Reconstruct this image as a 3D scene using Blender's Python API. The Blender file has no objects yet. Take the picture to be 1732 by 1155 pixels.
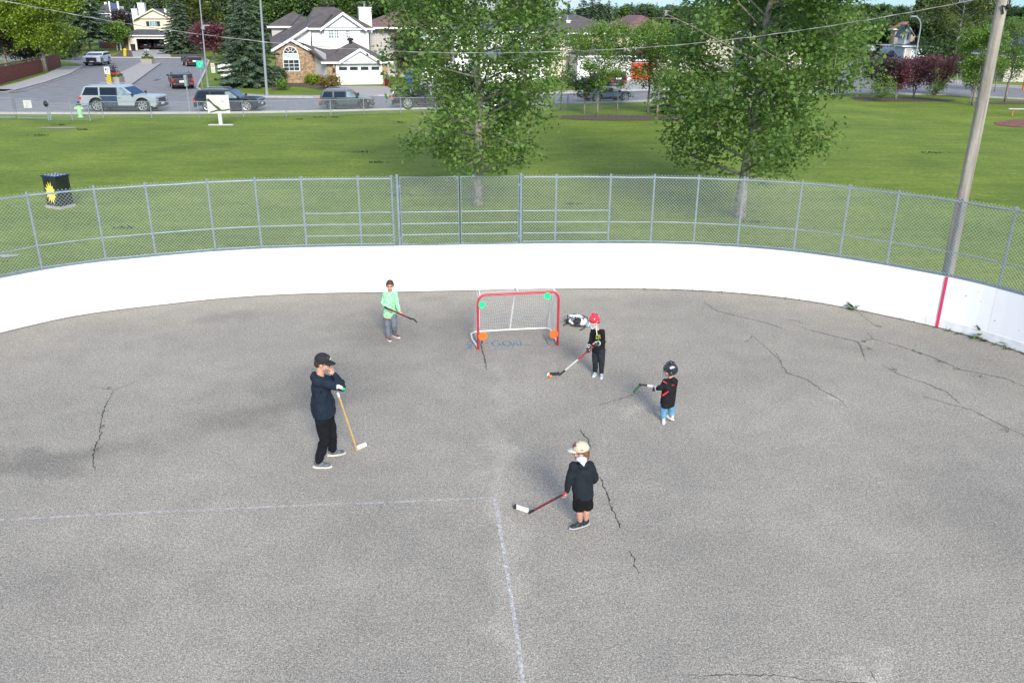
import bpy, bmesh, math, random
import numpy as np
from mathutils import Vector, Matrix, noise
R = math.radians; PI = math.pi
scene = bpy.context.scene
col = scene.collection
# ---------------------------------------------------------------- camera
F, HY, XV, CX, CY, CH = 1412.0, 28.0, 845.0, 866.0, 577.5, 6.1   # measured in the photo
TH = math.atan((CY-HY)/F)
ROLL = math.atan((XV-CX)/(F/math.tan(TH)))
cam = bpy.data.objects.new('camera', bpy.data.cameras.new('camera'))
col.objects.link(cam); scene.camera = cam
cam.data.sensor_width = 36; cam.data.lens = F/1732*36
cam.data.clip_start = .1; cam.data.clip_end = 3000
cam.matrix_world = Matrix.Translation((0,0,CH)) @ Matrix.Rotation(PI/2-TH,4,'X') @ Matrix.Rotation(-ROLL,4,'Z')
# ---------------------------------------------------------------- sky, sun, exposure
SUN_EL, SUN_AZ = R(28), R(-15)      # azimuth measured from -Y (behind the camera) towards +X
sd = Vector((math.sin(-SUN_AZ)*math.cos(SUN_EL), -math.cos(SUN_AZ)*math.cos(SUN_EL), math.sin(SUN_EL)))
w = bpy.data.worlds.new('World'); scene.world = w; w.use_nodes = True
nt = w.node_tree; nt.nodes.clear()
o_ = nt.nodes.new('ShaderNodeOutputWorld'); bg = nt.nodes.new('ShaderNodeBackground')
sky = nt.nodes.new('ShaderNodeTexSky'); sky.sky_type = 'NISHITA'; sky.sun_disc = False
sky.sun_elevation = SUN_EL; sky.sun_rotation = math.atan2(sd.x, sd.y)
sky.air_density = 1.0; sky.dust_density = .1; sky.ozone_density = 3
tc = nt.nodes.new('ShaderNodeTexCoord'); mp = nt.nodes.new('ShaderNodeMapping')
mp.inputs['Scale'].default_value = (3, 3, 16)
ns = nt.nodes.new('ShaderNodeTexNoise'); ns.inputs['Scale'].default_value = 1.6; ns.inputs['Detail'].default_value = 7
cr = nt.nodes.new('ShaderNodeValToRGB'); cr.color_ramp.elements[0].position = .42; cr.color_ramp.elements[1].position = .62
mx = nt.nodes.new('ShaderNodeMixRGB'); mx.inputs[2].default_value = (4.4, 4.5, 4.7, 1)
L_ = nt.links.new
L_(tc.outputs['Generated'], mp.inputs[0]); L_(mp.outputs[0], ns.inputs['Vector']); L_(ns.outputs['Fac'], cr.inputs[0])
# bluer and dimmer low sky, unseen thin cloud overhead brightened to add ambient light
sx = nt.nodes.new('ShaderNodeSeparateXYZ'); L_(tc.outputs['Generated'], sx.inputs[0])
el = nt.nodes.new('ShaderNodeMapRange'); el.interpolation_type = 'SMOOTHSTEP'; el.inputs[1].default_value = .06; el.inputs[2].default_value = .4; L_(sx.outputs[2], el.inputs[0])
tl = nt.nodes.new('ShaderNodeMixRGB'); tl.inputs[1].default_value = (.20, .36, .56, 1); tl.inputs[2].default_value = (.62, .86, 1.1, 1); L_(el.outputs[0], tl.inputs[0])
cl = nt.nodes.new('ShaderNodeMixRGB'); cl.inputs[1].default_value = (2.75, 3.0, 3.2, 1); cl.inputs[2].default_value = (5.2, 5.2, 5.3, 1); L_(el.outputs[0], cl.inputs[0]); L_(cl.outputs[0], mx.inputs[2])
L_(cr.outputs[0], mx.inputs[0]); tn = nt.nodes.new('ShaderNodeMixRGB'); tn.blend_type = 'MULTIPLY'; tn.inputs[0].default_value = 1; tn.inputs[2].default_value = (.50, .74, 1.02, 1); L_(tl.outputs[0], tn.inputs[2]); L_(sky.outputs[0], tn.inputs[1]); L_(tn.outputs[0], mx.inputs[1]); L_(mx.outputs[0], bg.inputs[0]); L_(bg.outputs[0], o_.inputs[0])
bg.inputs[1].default_value = .15
sun = bpy.data.objects.new('sun', bpy.data.lights.new('sun', 'SUN')); col.objects.link(sun)
sun.data.energy = 2.8; sun.data.angle = R(19); sun.data.color = (1, .93, .82)
sun.rotation_euler = (-sd).to_track_quat('-Z', 'Y').to_euler()
vs = scene.view_settings; vs.view_transform = 'Standard'; vs.look = 'None'; vs.gamma = 1; vs.exposure = .95
scene.render.engine = 'CYCLES'
scene.cycles.use_denoising = True
scene.render.resolution_x = 1024; scene.render.resolution_y = 682

# ---------------------------------------------------------------- pixel -> world
_ct, _st = math.cos(TH), math.sin(TH)
def ray(px, py):
    u, v = (px-CX)/F, -(py-CY)/F
    c, s = math.cos(ROLL), math.sin(ROLL)
    u, v = u*c+v*s, -u*s+v*c
    return Vector((u, _ct+_st*v, -_st+_ct*v))
def at(px, py, z=0.):
    d = ray(px, py); t = (z-CH)/d.z
    p = Vector((0,0,CH))+d*t; p.z = z; return p
def ptY(px, py, Y):
    d = ray(px, py); return Vector((0,0,CH))+d*(Y/d.y)

# ---------------------------------------------------------------- materials
MATS = {}
def mat(name, c, rough=.7, var=.12, scale=6, bump=0., bscale=40, metal=0., c2=None, trans=0., spec=.5, coat=0., wave=None, det=5, st=None):
    if name in MATS: return MATS[name]
    m = bpy.data.materials.new(name); m.use_nodes = True; n = m.node_tree.nodes; l = m.node_tree.links.new
    b = n['Principled BSDF']; b.inputs['Roughness'].default_value = rough; b.inputs['Metallic'].default_value = metal
    b.inputs['Specular IOR Level'].default_value = spec
    if coat: b.inputs['Coat Weight'].default_value = coat; b.inputs['Coat Roughness'].default_value = .08
    t = n.new('ShaderNodeTexCoord'); z = n.new('ShaderNodeTexNoise')
    z.inputs['Scale'].default_value = scale; z.inputs['Detail'].default_value = det
    if st: mq = n.new('ShaderNodeMapping'); mq.inputs['Scale'].default_value = st; l(t.outputs['Object'], mq.inputs[0]); l(mq.outputs[0], z.inputs['Vector'])
    else: l(t.outputs['Object'], z.inputs['Vector'])
    r = n.new('ShaderNodeValToRGB'); r.color_ramp.elements[0].position = .3; r.color_ramp.elements[1].position = .7
    a = [max(0, x*(1-var)) for x in c]; d = [min(1, x*(1+var)) for x in c] if c2 is None else c2
    r.color_ramp.elements[0].color = (*a, 1); r.color_ramp.elements[1].color = (*d, 1)
    l(z.outputs['Fac'], r.inputs[0])
    src = r.outputs[0]
    if wave:   # wave = (axis, metres per course, darkness) : siding, shingles, planks
        sp = n.new('ShaderNodeSeparateXYZ'); l(t.outputs['Object'], sp.inputs[0])
        m1 = n.new('ShaderNodeMath'); m1.operation = 'DIVIDE'; m1.inputs[1].default_value = wave[1]; l(sp.outputs[wave[0]], m1.inputs[0])
        m2 = n.new('ShaderNodeMath'); m2.operation = 'FRACT'; l(m1.outputs[0], m2.inputs[0])
        m3 = n.new('ShaderNodeMath'); m3.operation = 'LESS_THAN'; m3.inputs[1].default_value = .16; l(m2.outputs[0], m3.inputs[0])
        q = n.new('ShaderNodeMixRGB'); q.blend_type = 'MULTIPLY'; q.inputs[2].default_value = (wave[2],)*3+(1,)
        l(m3.outputs[0], q.inputs[0]); l(src, q.inputs[1]); src = q.outputs[0]
    l(src, b.inputs['Base Color'])
    if bump:
        z2 = n.new('ShaderNodeTexNoise'); z2.inputs['Scale'].default_value = bscale; z2.inputs['Detail'].default_value = 4
        l(t.outputs['Object'], z2.inputs['Vector'])
        bp = n.new('ShaderNodeBump'); bp.inputs['Strength'].default_value = bump; bp.inputs['Distance'].default_value = .02
        l(z2.outputs['Fac'], bp.inputs['Height']); l(bp.outputs[0], b.inputs['Normal'])
    if trans:
        tr = n.new('ShaderNodeBsdfTranslucent'); l(src, tr.inputs[0]); ms = n.new('ShaderNodeMixShader'); ms.inputs[0].default_value = trans
        l(b.outputs[0], ms.inputs[1]); l(tr.outputs[0], ms.inputs[2]); l(ms.outputs[0], n['Material Output'].inputs[0])
    MATS[name] = m; return m
def worn(name, c, lo, hi, scale, maxa=1.):   # paint or chalk that has partly worn away
    m = mat(name, c, .8, .1); n = m.node_tree.nodes; l = m.node_tree.links.new; b = n['Principled BSDF']
    z = n.new('ShaderNodeTexNoise'); z.inputs['Scale'].default_value = scale; z.inputs['Detail'].default_value = 6
    t = n.new('ShaderNodeTexCoord'); l(t.outputs['Object'], z.inputs['Vector'])
    r = n.new('ShaderNodeMapRange'); r.inputs[1].default_value = lo; r.inputs[2].default_value = hi; r.inputs[4].default_value = maxa
    l(z.outputs['Fac'], r.inputs[0]); l(r.outputs[0], b.inputs['Alpha']); return m

# ---------------------------------------------------------------- mesh builder
class MB:
    def __init__(s, M=None): s.v = []; s.f = []; s.mi = []; s.M = M or Matrix(); s.k = 0
    def add(s, vs, fs, k=None):
        o = len(s.v); s.v += [tuple(s.M @ Vector(p)) for p in vs]
        s.f += [tuple(i+o for i in f) for f in fs]; s.mi += [s.k if k is None else k]*len(fs)
    def box(s, c, d, M=None, k=None):
        x, y, z = d[0]/2, d[1]/2, d[2]/2
        vs = [Vector((a*x, b*y, e*z)) for a in (-1,1) for b in (-1,1) for e in (-1,1)]
        if M is not None: vs = [M @ p for p in vs]
        s.add([p+Vector(c) for p in vs], [(0,1,3,2),(4,6,7,5),(0,4,5,1),(2,3,7,6),(0,2,6,4),(1,5,7,3)], k)
    def b2(s, a, b, k=None):
        s.box([(a[i]+b[i])/2 for i in range(3)], [abs(b[i]-a[i]) for i in range(3)], None, k)
    def tube(s, pts, rs, n=8, cap=True, k=None, closed=False):
        pts = [Vector(p) for p in pts]
        if not isinstance(rs, (list, tuple)): rs = [rs]*len(pts)
        vs, fs = [], []
        up = None
        for i, p in enumerate(pts):
            if closed: d = pts[(i+1) % len(pts)]-pts[i-1]
            else: d = pts[min(i+1, len(pts)-1)]-pts[max(i-1, 0)]
            if d.length < 1e-9: d = Vector((0,0,1))
            d.normalize()
            if up is None: up = Vector((0,0,1)) if abs(d.z) < .9 else Vector((0,1,0))
            a = d.cross(up).normalized(); b = a.cross(d).normalized(); up = b
            for j in range(n):
                t = 2*PI*j/n; vs.append(p+(a*math.cos(t)+b*math.sin(t))*rs[i])
        m = len(pts)
        for i in range(m if closed else m-1):
            i2 = (i+1) % m
            for j in range(n): fs.append((i*n+j, i*n+(j+1) % n, i2*n+(j+1) % n, i2*n+j))
        if cap and not closed: fs += [tuple(reversed(range(n))), tuple(range((m-1)*n, m*n))]
        s.add(vs, fs, k)
    def ell(s, c, r, M=None, n=12, k=None, z0=-1., z1=1.):
        vs, fs = [], []; m = max(4, n//2+1)
        for i in range(m+1):
            zz = z0+(z1-z0)*i/m if (z0 > -1 or z1 < 1) else -math.cos(PI*i/m)
            q = math.sqrt(max(0, 1-zz*zz)) or 1e-3
            for j in range(n):
                t = 2*PI*j/n; p = Vector((q*math.cos(t)*r[0], q*math.sin(t)*r[1], zz*r[2]))
                if M is not None: p = M @ p
                vs.append(p+Vector(c))
        for i in range(m):
            for j in range(n): fs.append((i*n+j, i*n+(j+1) % n, (i+1)*n+(j+1) % n, (i+1)*n+j))
        fs += [tuple(reversed(range(n))), tuple(range(m*n, m*n+n))]
        s.add(vs, fs, k)
    def rings(s, rg, n=16, k=None):       # rg: (cx,cy,z,rx,ry)
        vs, fs = [], []
        for (cx, cy, z, rx, ry) in rg:
            for j in range(n):
                t = 2*PI*j/n; vs.append((cx+rx*math.cos(t), cy+ry*math.sin(t), z))
        m = len(rg)
        for i in range(m-1):
            for j in range(n): fs.append((i*n+j, i*n+(j+1) % n, (i+1)*n+(j+1) % n, (i+1)*n+j))
        fs += [tuple(reversed(range(n))), tuple(range((m-1)*n, m*n))]
        s.add(vs, fs, k)
    def prism(s, poly, fn0, fn1, k=None):  # poly (a,b) mapped to two skins by fn0 / fn1
        n = len(poly)
        s.add([fn0(*p) for p in poly]+[fn1(*p) for p in poly],
              [tuple(range(n)), tuple(reversed(range(n, 2*n)))]+[(i, (i+1) % n, n+(i+1) % n, n+i) for i in range(n)], k)
    def sheet(s, poly, z, k=None): s.add([(p[0], p[1], z) for p in poly], [tuple(range(len(poly)))], k)
    def hexa(s, a, k=None):      # 8 points: bottom 4, top 4
        s.add(a, [(3,2,1,0),(4,5,6,7),(0,1,5,4),(1,2,6,5),(2,3,7,6),(3,0,4,7)], k)
    def build(s, name, mats, parent=None, smooth=False, bevel=0, seg=2, fix=True):
        me = bpy.data.meshes.new(name)
        me.from_pydata(s.v, [], s.f)
        if not isinstance(mats, (list, tuple)): mats = [mats]
        for m in mats: me.materials.append(m)
        if len(mats) > 1: me.polygons.foreach_set('material_index', s.mi)
        if fix:
            bm = bmesh.new(); bm.from_mesh(me); bmesh.ops.recalc_face_normals(bm, faces=bm.faces); bm.to_mesh(me); bm.free()
        if smooth: me.polygons.foreach_set('use_smooth', [True]*len(me.polygons))
        o = bpy.data.objects.new(name, me); col.objects.link(o)
        if parent is not None: o.parent = parent
        if bevel:
            b = o.modifiers.new('bevel', 'BEVEL'); b.width = bevel; b.segments = seg; b.limit_method = 'ANGLE'; b.angle_limit = R(30)
        return o
def tag(o, label=None, cat=None, group=None, kind=None):
    if label: o['label'] = label
    if cat: o['category'] = cat
    if group: o['group'] = group
    if kind: o['kind'] = kind
    return o
def thing(name, label, cat, loc=(0,0,0), rz=0, group=None):
    o = bpy.data.objects.new(name, None); col.objects.link(o); o.location = loc; o.rotation_euler = (0,0,rz); o.empty_display_size = .3
    return tag(o, label, cat, group)
def dup(o, loc=None, rz=None, label=None, scale=None, parent=None):
    c = o.copy(); col.objects.link(c)
    if parent is not None: c.parent = parent
    if loc is not None: c.location = loc
    if rz is not None: c.rotation_euler = (0,0,rz)
    if scale is not None: c.scale = scale
    if label: c['label'] = label
    for ch in list(o.children): dup(ch, parent=c)
    return c
def struct(name, mb, m, **k):
    o = mb.build(name, m, **k); o['kind'] = 'structure'; return o
def blob(mb, name, mats, parent, voxel=.012, smooth=4, wrinkle=0., wsc=14., pick=None, seed=0):
    """fuse overlapping shapes into one continuous skin"""
    o = mb.build(name, mats, None)
    r = o.modifiers.new('r', 'REMESH'); r.mode = 'VOXEL'; r.voxel_size = voxel; r.use_smooth_shade = True
    sm = o.modifiers.new('s', 'SMOOTH'); sm.iterations = smooth; sm.factor = .5
    dg = bpy.context.evaluated_depsgraph_get(); ev = o.evaluated_get(dg)
    me = bpy.data.meshes.new_from_object(ev); old = o.data
    o.modifiers.clear(); o.data = me; bpy.data.meshes.remove(old); me.name = name
    if wrinkle:
        for v in me.vertices:
            p = v.co; q = noise.noise(Vector((p.x*wsc, p.y*wsc, p.z*wsc*.8+seed)))+.5*noise.noise(Vector((p.x*wsc*2+p.z*9, p.y*wsc*2, p.z*wsc*1.5+seed)))
            v.co = p+v.normal*wrinkle*q
    me.materials.clear()
    ml = mats if isinstance(mats, (list, tuple)) else [mats]
    for m in ml: me.materials.append(m)
    n = len(me.polygons); me.polygons.foreach_set('use_smooth', [True]*n)
    if pick: me.polygons.foreach_set('material_index', [pick(p.center) for p in me.polygons])
    else: me.polygons.foreach_set('material_index', [0]*n)
    if parent is not None: o.parent = parent
    return o
def flatpoly(me_name, pts, z, m, kind='structure', label=None):
    mb = MB(); mb.sheet(pts, z); o = mb.build(me_name, m, fix=False); o['kind'] = kind
    if o.data.polygons[0].normal.z < 0: o.data.flip_normals()
    return o
# ================================================================ SETTING
def asphalt_mat():
    m = bpy.data.materials.new('weathered_asphalt'); m.use_nodes = True; n = m.node_tree.nodes; l = m.node_tree.links.new
    b = n['Principled BSDF']; b.inputs['Roughness'].default_value = .9; b.inputs['Specular IOR Level'].default_value = .25
    t = n.new('ShaderNodeTexCoord')
    def nz(sc, det=6, ro=.6):
        z = n.new('ShaderNodeTexNoise'); z.inputs['Scale'].default_value = sc; z.inputs['Detail'].default_value = det; z.inputs['Roughness'].default_value = ro
        l(t.outputs['Object'], z.inputs['Vector']); return z.outputs['Fac']
    def ramp(f, a, ca, b_, cb):
        r = n.new('ShaderNodeValToRGB'); r.color_ramp.elements[0].position = a; r.color_ramp.elements[1].position = b_
        r.color_ramp.elements[0].color = (*ca, 1); r.color_ramp.elements[1].color = (*cb, 1); l(f, r.inputs[0]); return r.outputs[0]
    def mul(a, b_, f=1.):
        q = n.new('ShaderNodeMixRGB'); q.blend_type = 'MULTIPLY'; q.inputs[0].default_value = f
        l(a, q.inputs[1]); l(b_, q.inputs[2]); return q.outputs[0]
    base = ramp(nz(42, 3, .8), .34, (.158, .15, .134), .62, (.368, .35, .306))
    fine = ramp(nz(70, 2, .7), .38, (.5, .5, .52), .62, (1.45, 1.42, 1.36)); base = mul(base, fine, .85)
    big = ramp(nz(.35, 6), .3, (.87, .875, .89), .7, (1.09, 1.08, 1.05)); base = mul(base, big)
    mid = ramp(nz(2.2, 4), .3, (.92, .92, .93), .7, (1.06, 1.06, 1.05)); base = mul(base, mid)
    grit = ramp(nz(17, 4, .75), .38, (.86, .86, .87), .62, (1.14, 1.13, 1.11)); base = mul(base, grit)
    vor = n.new('ShaderNodeTexVoronoi'); vor.inputs['Scale'].default_value = 38; l(t.outputs['Object'], vor.inputs['Vector'])
    stone = ramp(vor.outputs['Distance'], .08, (1.55, 1.5, 1.4), .26, (1, 1, 1)); base = mul(base, stone, .6)
    # damp / oily marks, pale scuffs and the players' cast shadows painted in: (px,py, half width m, half depth m, angle, gain)
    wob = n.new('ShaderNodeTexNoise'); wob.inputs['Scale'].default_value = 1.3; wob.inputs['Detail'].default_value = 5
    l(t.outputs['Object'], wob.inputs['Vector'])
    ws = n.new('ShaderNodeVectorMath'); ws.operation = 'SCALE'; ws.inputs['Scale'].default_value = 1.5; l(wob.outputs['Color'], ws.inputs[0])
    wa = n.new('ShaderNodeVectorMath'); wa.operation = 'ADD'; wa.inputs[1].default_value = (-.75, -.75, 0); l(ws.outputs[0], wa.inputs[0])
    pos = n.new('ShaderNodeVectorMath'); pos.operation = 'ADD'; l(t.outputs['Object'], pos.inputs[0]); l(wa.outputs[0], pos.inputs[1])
    stains_and_shadows = [(640,560,1.3,1.3,0,.76),(560,640,1.5,1.1,.4,.76),(430,700,1.7,.6,.5,.76),(385,535,.8,.5,.3,.8),(60,785,1.2,.35,.1,.72),(200,762,.9,.3,.15,.82),  # the ellipse up-left of the man partly paints in his shadow
              (770,560,.5,1.6,0,.85),(735,500,1.5,.3,0,.9),(930,770,.45,1.0,-.2,.93),(960,590,.7,.5,0,.86),(1090,650,.35,.7,.5,.93),(1640,520,2.2,.5,-.6,.88),  # dark ellipses left of the three nearer children paint in their cast shadows
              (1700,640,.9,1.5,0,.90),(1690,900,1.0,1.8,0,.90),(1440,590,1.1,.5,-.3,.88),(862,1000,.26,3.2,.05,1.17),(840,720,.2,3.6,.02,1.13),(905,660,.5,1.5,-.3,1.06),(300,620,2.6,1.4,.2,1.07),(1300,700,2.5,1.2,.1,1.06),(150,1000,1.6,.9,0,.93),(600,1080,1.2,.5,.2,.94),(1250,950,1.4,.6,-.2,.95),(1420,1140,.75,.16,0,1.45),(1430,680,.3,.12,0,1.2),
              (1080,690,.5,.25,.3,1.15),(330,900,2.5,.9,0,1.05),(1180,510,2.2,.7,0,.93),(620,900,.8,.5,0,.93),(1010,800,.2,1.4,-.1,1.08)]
    for (px, py, a, b_, ang, g) in stains_and_shadows:
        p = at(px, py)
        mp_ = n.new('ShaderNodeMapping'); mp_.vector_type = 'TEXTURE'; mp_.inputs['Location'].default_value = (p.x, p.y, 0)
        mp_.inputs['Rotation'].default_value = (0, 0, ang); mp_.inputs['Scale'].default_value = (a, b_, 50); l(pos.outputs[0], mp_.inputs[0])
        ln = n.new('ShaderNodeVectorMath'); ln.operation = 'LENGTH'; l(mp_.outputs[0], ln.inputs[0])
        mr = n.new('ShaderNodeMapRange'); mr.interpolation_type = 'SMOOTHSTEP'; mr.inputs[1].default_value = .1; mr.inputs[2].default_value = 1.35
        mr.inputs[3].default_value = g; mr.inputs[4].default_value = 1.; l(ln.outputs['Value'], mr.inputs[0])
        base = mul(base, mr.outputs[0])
    l(base, b.inputs['Base Color'])
    bp = n.new('ShaderNodeBump'); bp.inputs['Strength'].default_value = .5; bp.inputs['Distance'].default_value = .008; l(nz(60, 3), bp.inputs['Height']); l(bp.outputs[0], b.inputs['Normal'])
    return m
def grass_mat():
    m = bpy.data.materials.new('mown_grass'); m.use_nodes = True; n = m.node_tree.nodes; l = m.node_tree.links.new
    b = n['Principled BSDF']; b.inputs['Roughness'].default_value = .85; b.inputs['Specular IOR Level'].default_value = .15
    t = n.new('ShaderNodeTexCoord')
    def nz(sc, det=5, s3=(1,1,1), ro=.6):
        mp_ = n.new('ShaderNodeMapping'); mp_.inputs['Scale'].default_value = s3; l(t.outputs['Object'], mp_.inputs[0])
        z = n.new('ShaderNodeTexNoise'); z.inputs['Scale'].default_value = sc; z.inputs['Detail'].default_value = det; z.inputs['Roughness'].default_value = ro
        l(mp_.outputs[0], z.inputs['Vector']); return z.outputs['Fac']
    def ramp(f, a, ca, b_, cb):
        r = n.new('ShaderNodeValToRGB'); r.color_ramp.elements[0].position = a; r.color_ramp.elements[1].position = b_
        r.color_ramp.elements[0].color = (*ca, 1); r.color_ramp.elements[1].color = (*cb, 1); l(f, r.inputs[0]); return r.outputs[0]
    def mul(a, b_, f=1.):
        q = n.new('ShaderNodeMixRGB'); q.blend_type = 'MULTIPLY'; q.inputs[0].default_value = f
        l(a, q.inputs[1]); l(b_, q.inputs[2]); return q.outputs[0]
    c = ramp(nz(.22, 6), .3, (.095, .148, .020), .7, (.172, .232, .034))
    c = mul(c, ramp(nz(1.1, 5, (.35, 1.5, 1)), .3, (.80, .85, .8), .7, (1.15, 1.1, 1.15)))
    c = mul(c, ramp(nz(9, 5, (.6, 1, 1), .75), .32, (.62, .68, .6), .68, (1.35, 1.3, 1.3)))
    c = mul(c, ramp(nz(40, 3, (1, 1, 1), .8), .3, (.6, .66, .6), .7, (1.4, 1.32, 1.4)), .8)
    c = mul(c, ramp(nz(.75, 3, (.5, 1.6, 1)), .66, (1, 1, 1), .78, (.72, .8, .75)))      # darker coarse tufts
    l(c, b.inputs['Base Color'])
    bp = n.new('ShaderNodeBump'); bp.inputs['Strength'].default_value = .7; bp.inputs['Distance'].default_value = .04; l(nz(22, 5), bp.inputs['Height']); l(bp.outputs[0], b.inputs['Normal'])
    return m
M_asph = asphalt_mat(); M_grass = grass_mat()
M_road = mat('street_asphalt', (.15, .15, .155), .85, .10, 1.2, bump=.2, bscale=30, c2=(.2, .2, .205))
M_conc = mat('concrete', (.30, .29, .275), .85, .12, 2.5, bump=.15)
M_kerb = mat('kerb_concrete', (.36, .355, .34), .85, .1, 3)
M_mulch = mat('bark_mulch', (.055, .036, .025), .95, .5, 7, bump=.8, bscale=18, c2=(.14, .10, .075))
M_dirt = mat('red_shale', (.16, .05, .04), .95, .3, 2.5, bump=.4, c2=(.22, .085, .06))
M_soil = mat('garden_soil', (.06, .045, .035), .95, .4, 5, bump=.5, c2=(.12, .095, .07))

# boards line (world), and the rink inside it
BASE = [(0,564),(130,532),(250,519),(350,507),(450,499.5),(560,496),(679,494.5),(780,492),(876,490),(990,488.5),(1100,489),(1180,491),(1247,496),(1310,501.5),(1365,508.5),(1445,523),(1522,540),(1578,551.5),(1641,567),(1732,598.5)]
bl = [at(*p).to_2d() for p in BASE]
d0 = (bl[0]-bl[1]).normalized(); d1 = (bl[-1]-bl[-2]).normalized()
rot2 = lambda v, a: Vector((v.x*math.cos(a)-v.y*math.sin(a), v.x*math.sin(a)+v.y*math.cos(a)))
pre = []; p = bl[0].copy(); d = d0.copy()
for i in range(9):
    p = p+d*1.0; pre.append(p.copy()); d = rot2(d, R(9.5))if d.y > -.995 else d
post = []; p = bl[-1].copy(); d = d1.copy()
for i in range(9):
    p = p+d*1.0; post.append(p.copy()); d = rot2(d, R(-7)) if d.x > 0 else Vector((0,-1))
pre.append(pre[-1]+Vector((0,-14))); post.append(post[-1]+Vector((0,-14)))
poly = list(reversed(pre))+bl+post
def resample(pl, step):
    seg = [(pl[i+1]-pl[i]).length for i in range(len(pl)-1)]; tot = sum(seg); n = int(tot/step); out = []
    for k in range(n+1):
        s = tot*k/n; i = 0
        while i < len(seg)-1 and s > seg[i]: s -= seg[i]; i += 1
        out.append(pl[i]+(pl[i+1]-pl[i])*(s/seg[i]))
    return out
def smoothl(pl, it):
    for _ in range(it):
        pl = [pl[0]]+[(pl[i-1]+pl[i]*2+pl[i+1])/4 for i in range(1, len(pl)-1)]+[pl[-1]]
    return pl
CURVE = smoothl(resample(poly, .25), 12)
CN = len(CURVE)
def nrm(i):
    t = CURVE[min(i+1, CN-1)]-CURVE[max(i-1, 0)]; t.normalize(); return Vector((-t.y, t.x))   # outward (away from rink)
def nearest(px, py, z=0):
    q = at(px, py, z).to_2d(); return min(range(CN), key=lambda i: (CURVE[i]-q).length)

g = MB(); g.sheet([(-900,-60),(900,-60),(900,1500),(-900,1500)], -.03); struct('ground', g, M_grass, fix=False)
inner = [CURVE[i]+nrm(i)*.08 for i in range(CN)]
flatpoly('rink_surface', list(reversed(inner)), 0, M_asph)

NEARK = [Vector((-90,54)), Vector((-60,55.4))]+[at(*p).to_2d() for p in [(0,192),(200,192),(400,191),(560,188),(740,183),(900,177),(1100,171),(1300,164),(1470,158),(1600,161),(1732,168)]]+[Vector((60,55))]
FARK = [Vector((-90,77))]+[at(*p).to_2d() for p in [(0,157),(15,157),(78,140),(118,126),(141,113),(128,107),(110,104)]]+[Vector((-100,125)), Vector((-110,148))]+[at(*p).to_2d() for p in [(80,97.5),(345,98.5),(352,104),(345,122),(331,150),(345,158),(427,165),(530,166),(640,163),(900,160),(1100,153),(1300,148),(1400,147),(1440,104),(1470,96.5),(1545,102),(1562,112),(1575,136),(1592,142),(1732,150)]]+[Vector((80,72))]
flatpoly('street', NEARK+list(reversed(FARK)), -.012, M_road)
def strip(name, pl, w0, w1, h, m, z0=-.03):
    mb = MB(); n = len(pl)
    for i in range(n-1):
        a, b = pl[i], pl[i+1]
        def nn(j):
            t = pl[min(j+1, n-1)]-pl[max(j-1, 0)]; t.normalize(); return Vector((-t.y, t.x))
        na, nb = nn(i), nn(i+1)
        q = [a+na*w0, b+nb*w0, b+nb*w1, a+na*w1]
        mb.hexa([(p.x, p.y, z0) for p in q]+[(p.x, p.y, h) for p in q])
    bm_ = struct(name, mb, m); return bm_
strip('near_kerb', NEARK, -.25, 0, .09, M_kerb)
strip('pavement_near_fence', [p for p in NEARK[:4]], -1.3, -.25, .05, M_conc) if False else None
strip('kerb', FARK[1:6], 0, .2, .1, M_kerb)
strip('pavement', FARK[0:6], .2, 2.3, .075, M_conc)
strip('kerb', FARK[10:18], 0, .2, .1, M_kerb)
strip('kerb', FARK[18:23], 0, .2, .1, M_kerb)
strip('pavement', FARK[15:21], .2, 1.5, .07, M_conc)
strip('kerb', FARK[24:], 0, .2, .1, M_kerb)
strip('pavement', FARK[27:], 1.6, 3.0, .07, M_conc)
# median island
isl = [at(*p).to_2d() for p in [(186,150),(200,127),(238,107.5),(272,108.5),(216,150)]]
mb = MB(); mb.prism([tuple(p) for p in isl], lambda x, y: (x, y, -.03), lambda x, y: (x, y, .13)); struct('median_island', mb, M_conc, bevel=.03)
def gpoly(name, pts, z, m): return flatpoly(name, [at(*p).to_2d() for p in pts], z, m)
gpoly('driveway', [(568,145.5),(652,146),(702,161),(606,163.5)], -.005, mat('driveway_concrete', (.30,.275,.25), .9, .06, 1))
gpoly('driveway', [(222,86),(283,86),(291,98.6),(226,98.4)], -.005, M_conc)
gpoly('driveway', [(1064,134),(1103,133),(1110,152),(1060,155),(1050,142)], -.005, M_conc)
gpoly('driveway', [(965,133),(1052,133),(1056,156),(1000,158)], -.004, M_conc)
gpoly('driveway', [(700,134),(800,134),(830,160),(730,161)], -.004, M_conc)
gpoly('garden_bed', [(188,97),(206,87),(221,86),(225,98)], -.004, M_soil)
gpoly('garden_bed', [(122,97),(132,90),(205,86.5),(196,89),(150,92)], -.006, M_soil)
gpoly('garden_bed', [(288,96),(292,91),(345,90),(345,95)], -.004, M_soil)
gpoly('garden_bed', [(457,147),(475,136),(535,137),(570,152),(560,155),(520,148),(495,146),(480,153),(462,152)], -.004, M_soil)
def bed(name, c, a, b, m, z=-.008, seed=1):
    random.seed(seed); pts = []
    for i in range(40):
        t = 2*PI*i/40; q = 1+.12*math.sin(3*t+seed)+random.uniform(-.04, .04); pts.append(Vector((c[0]+a*q*math.cos(t), c[1]+b*q*math.sin(t))))
    return flatpoly(name, pts, z, m)
c = at(1062,199); bed('mulch_bed', (c.x, c.y), 5.1, 1.5, M_mulch)
c = at(1518,168); bed('mulch_bed', (c.x, c.y), 4.1, 1.9, M_mulch, seed=2)
c = at(1712,174); bed('mulch_bed', (c.x+1.2, c.y), 4.6, 1.0, M_mulch, seed=3)
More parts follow.
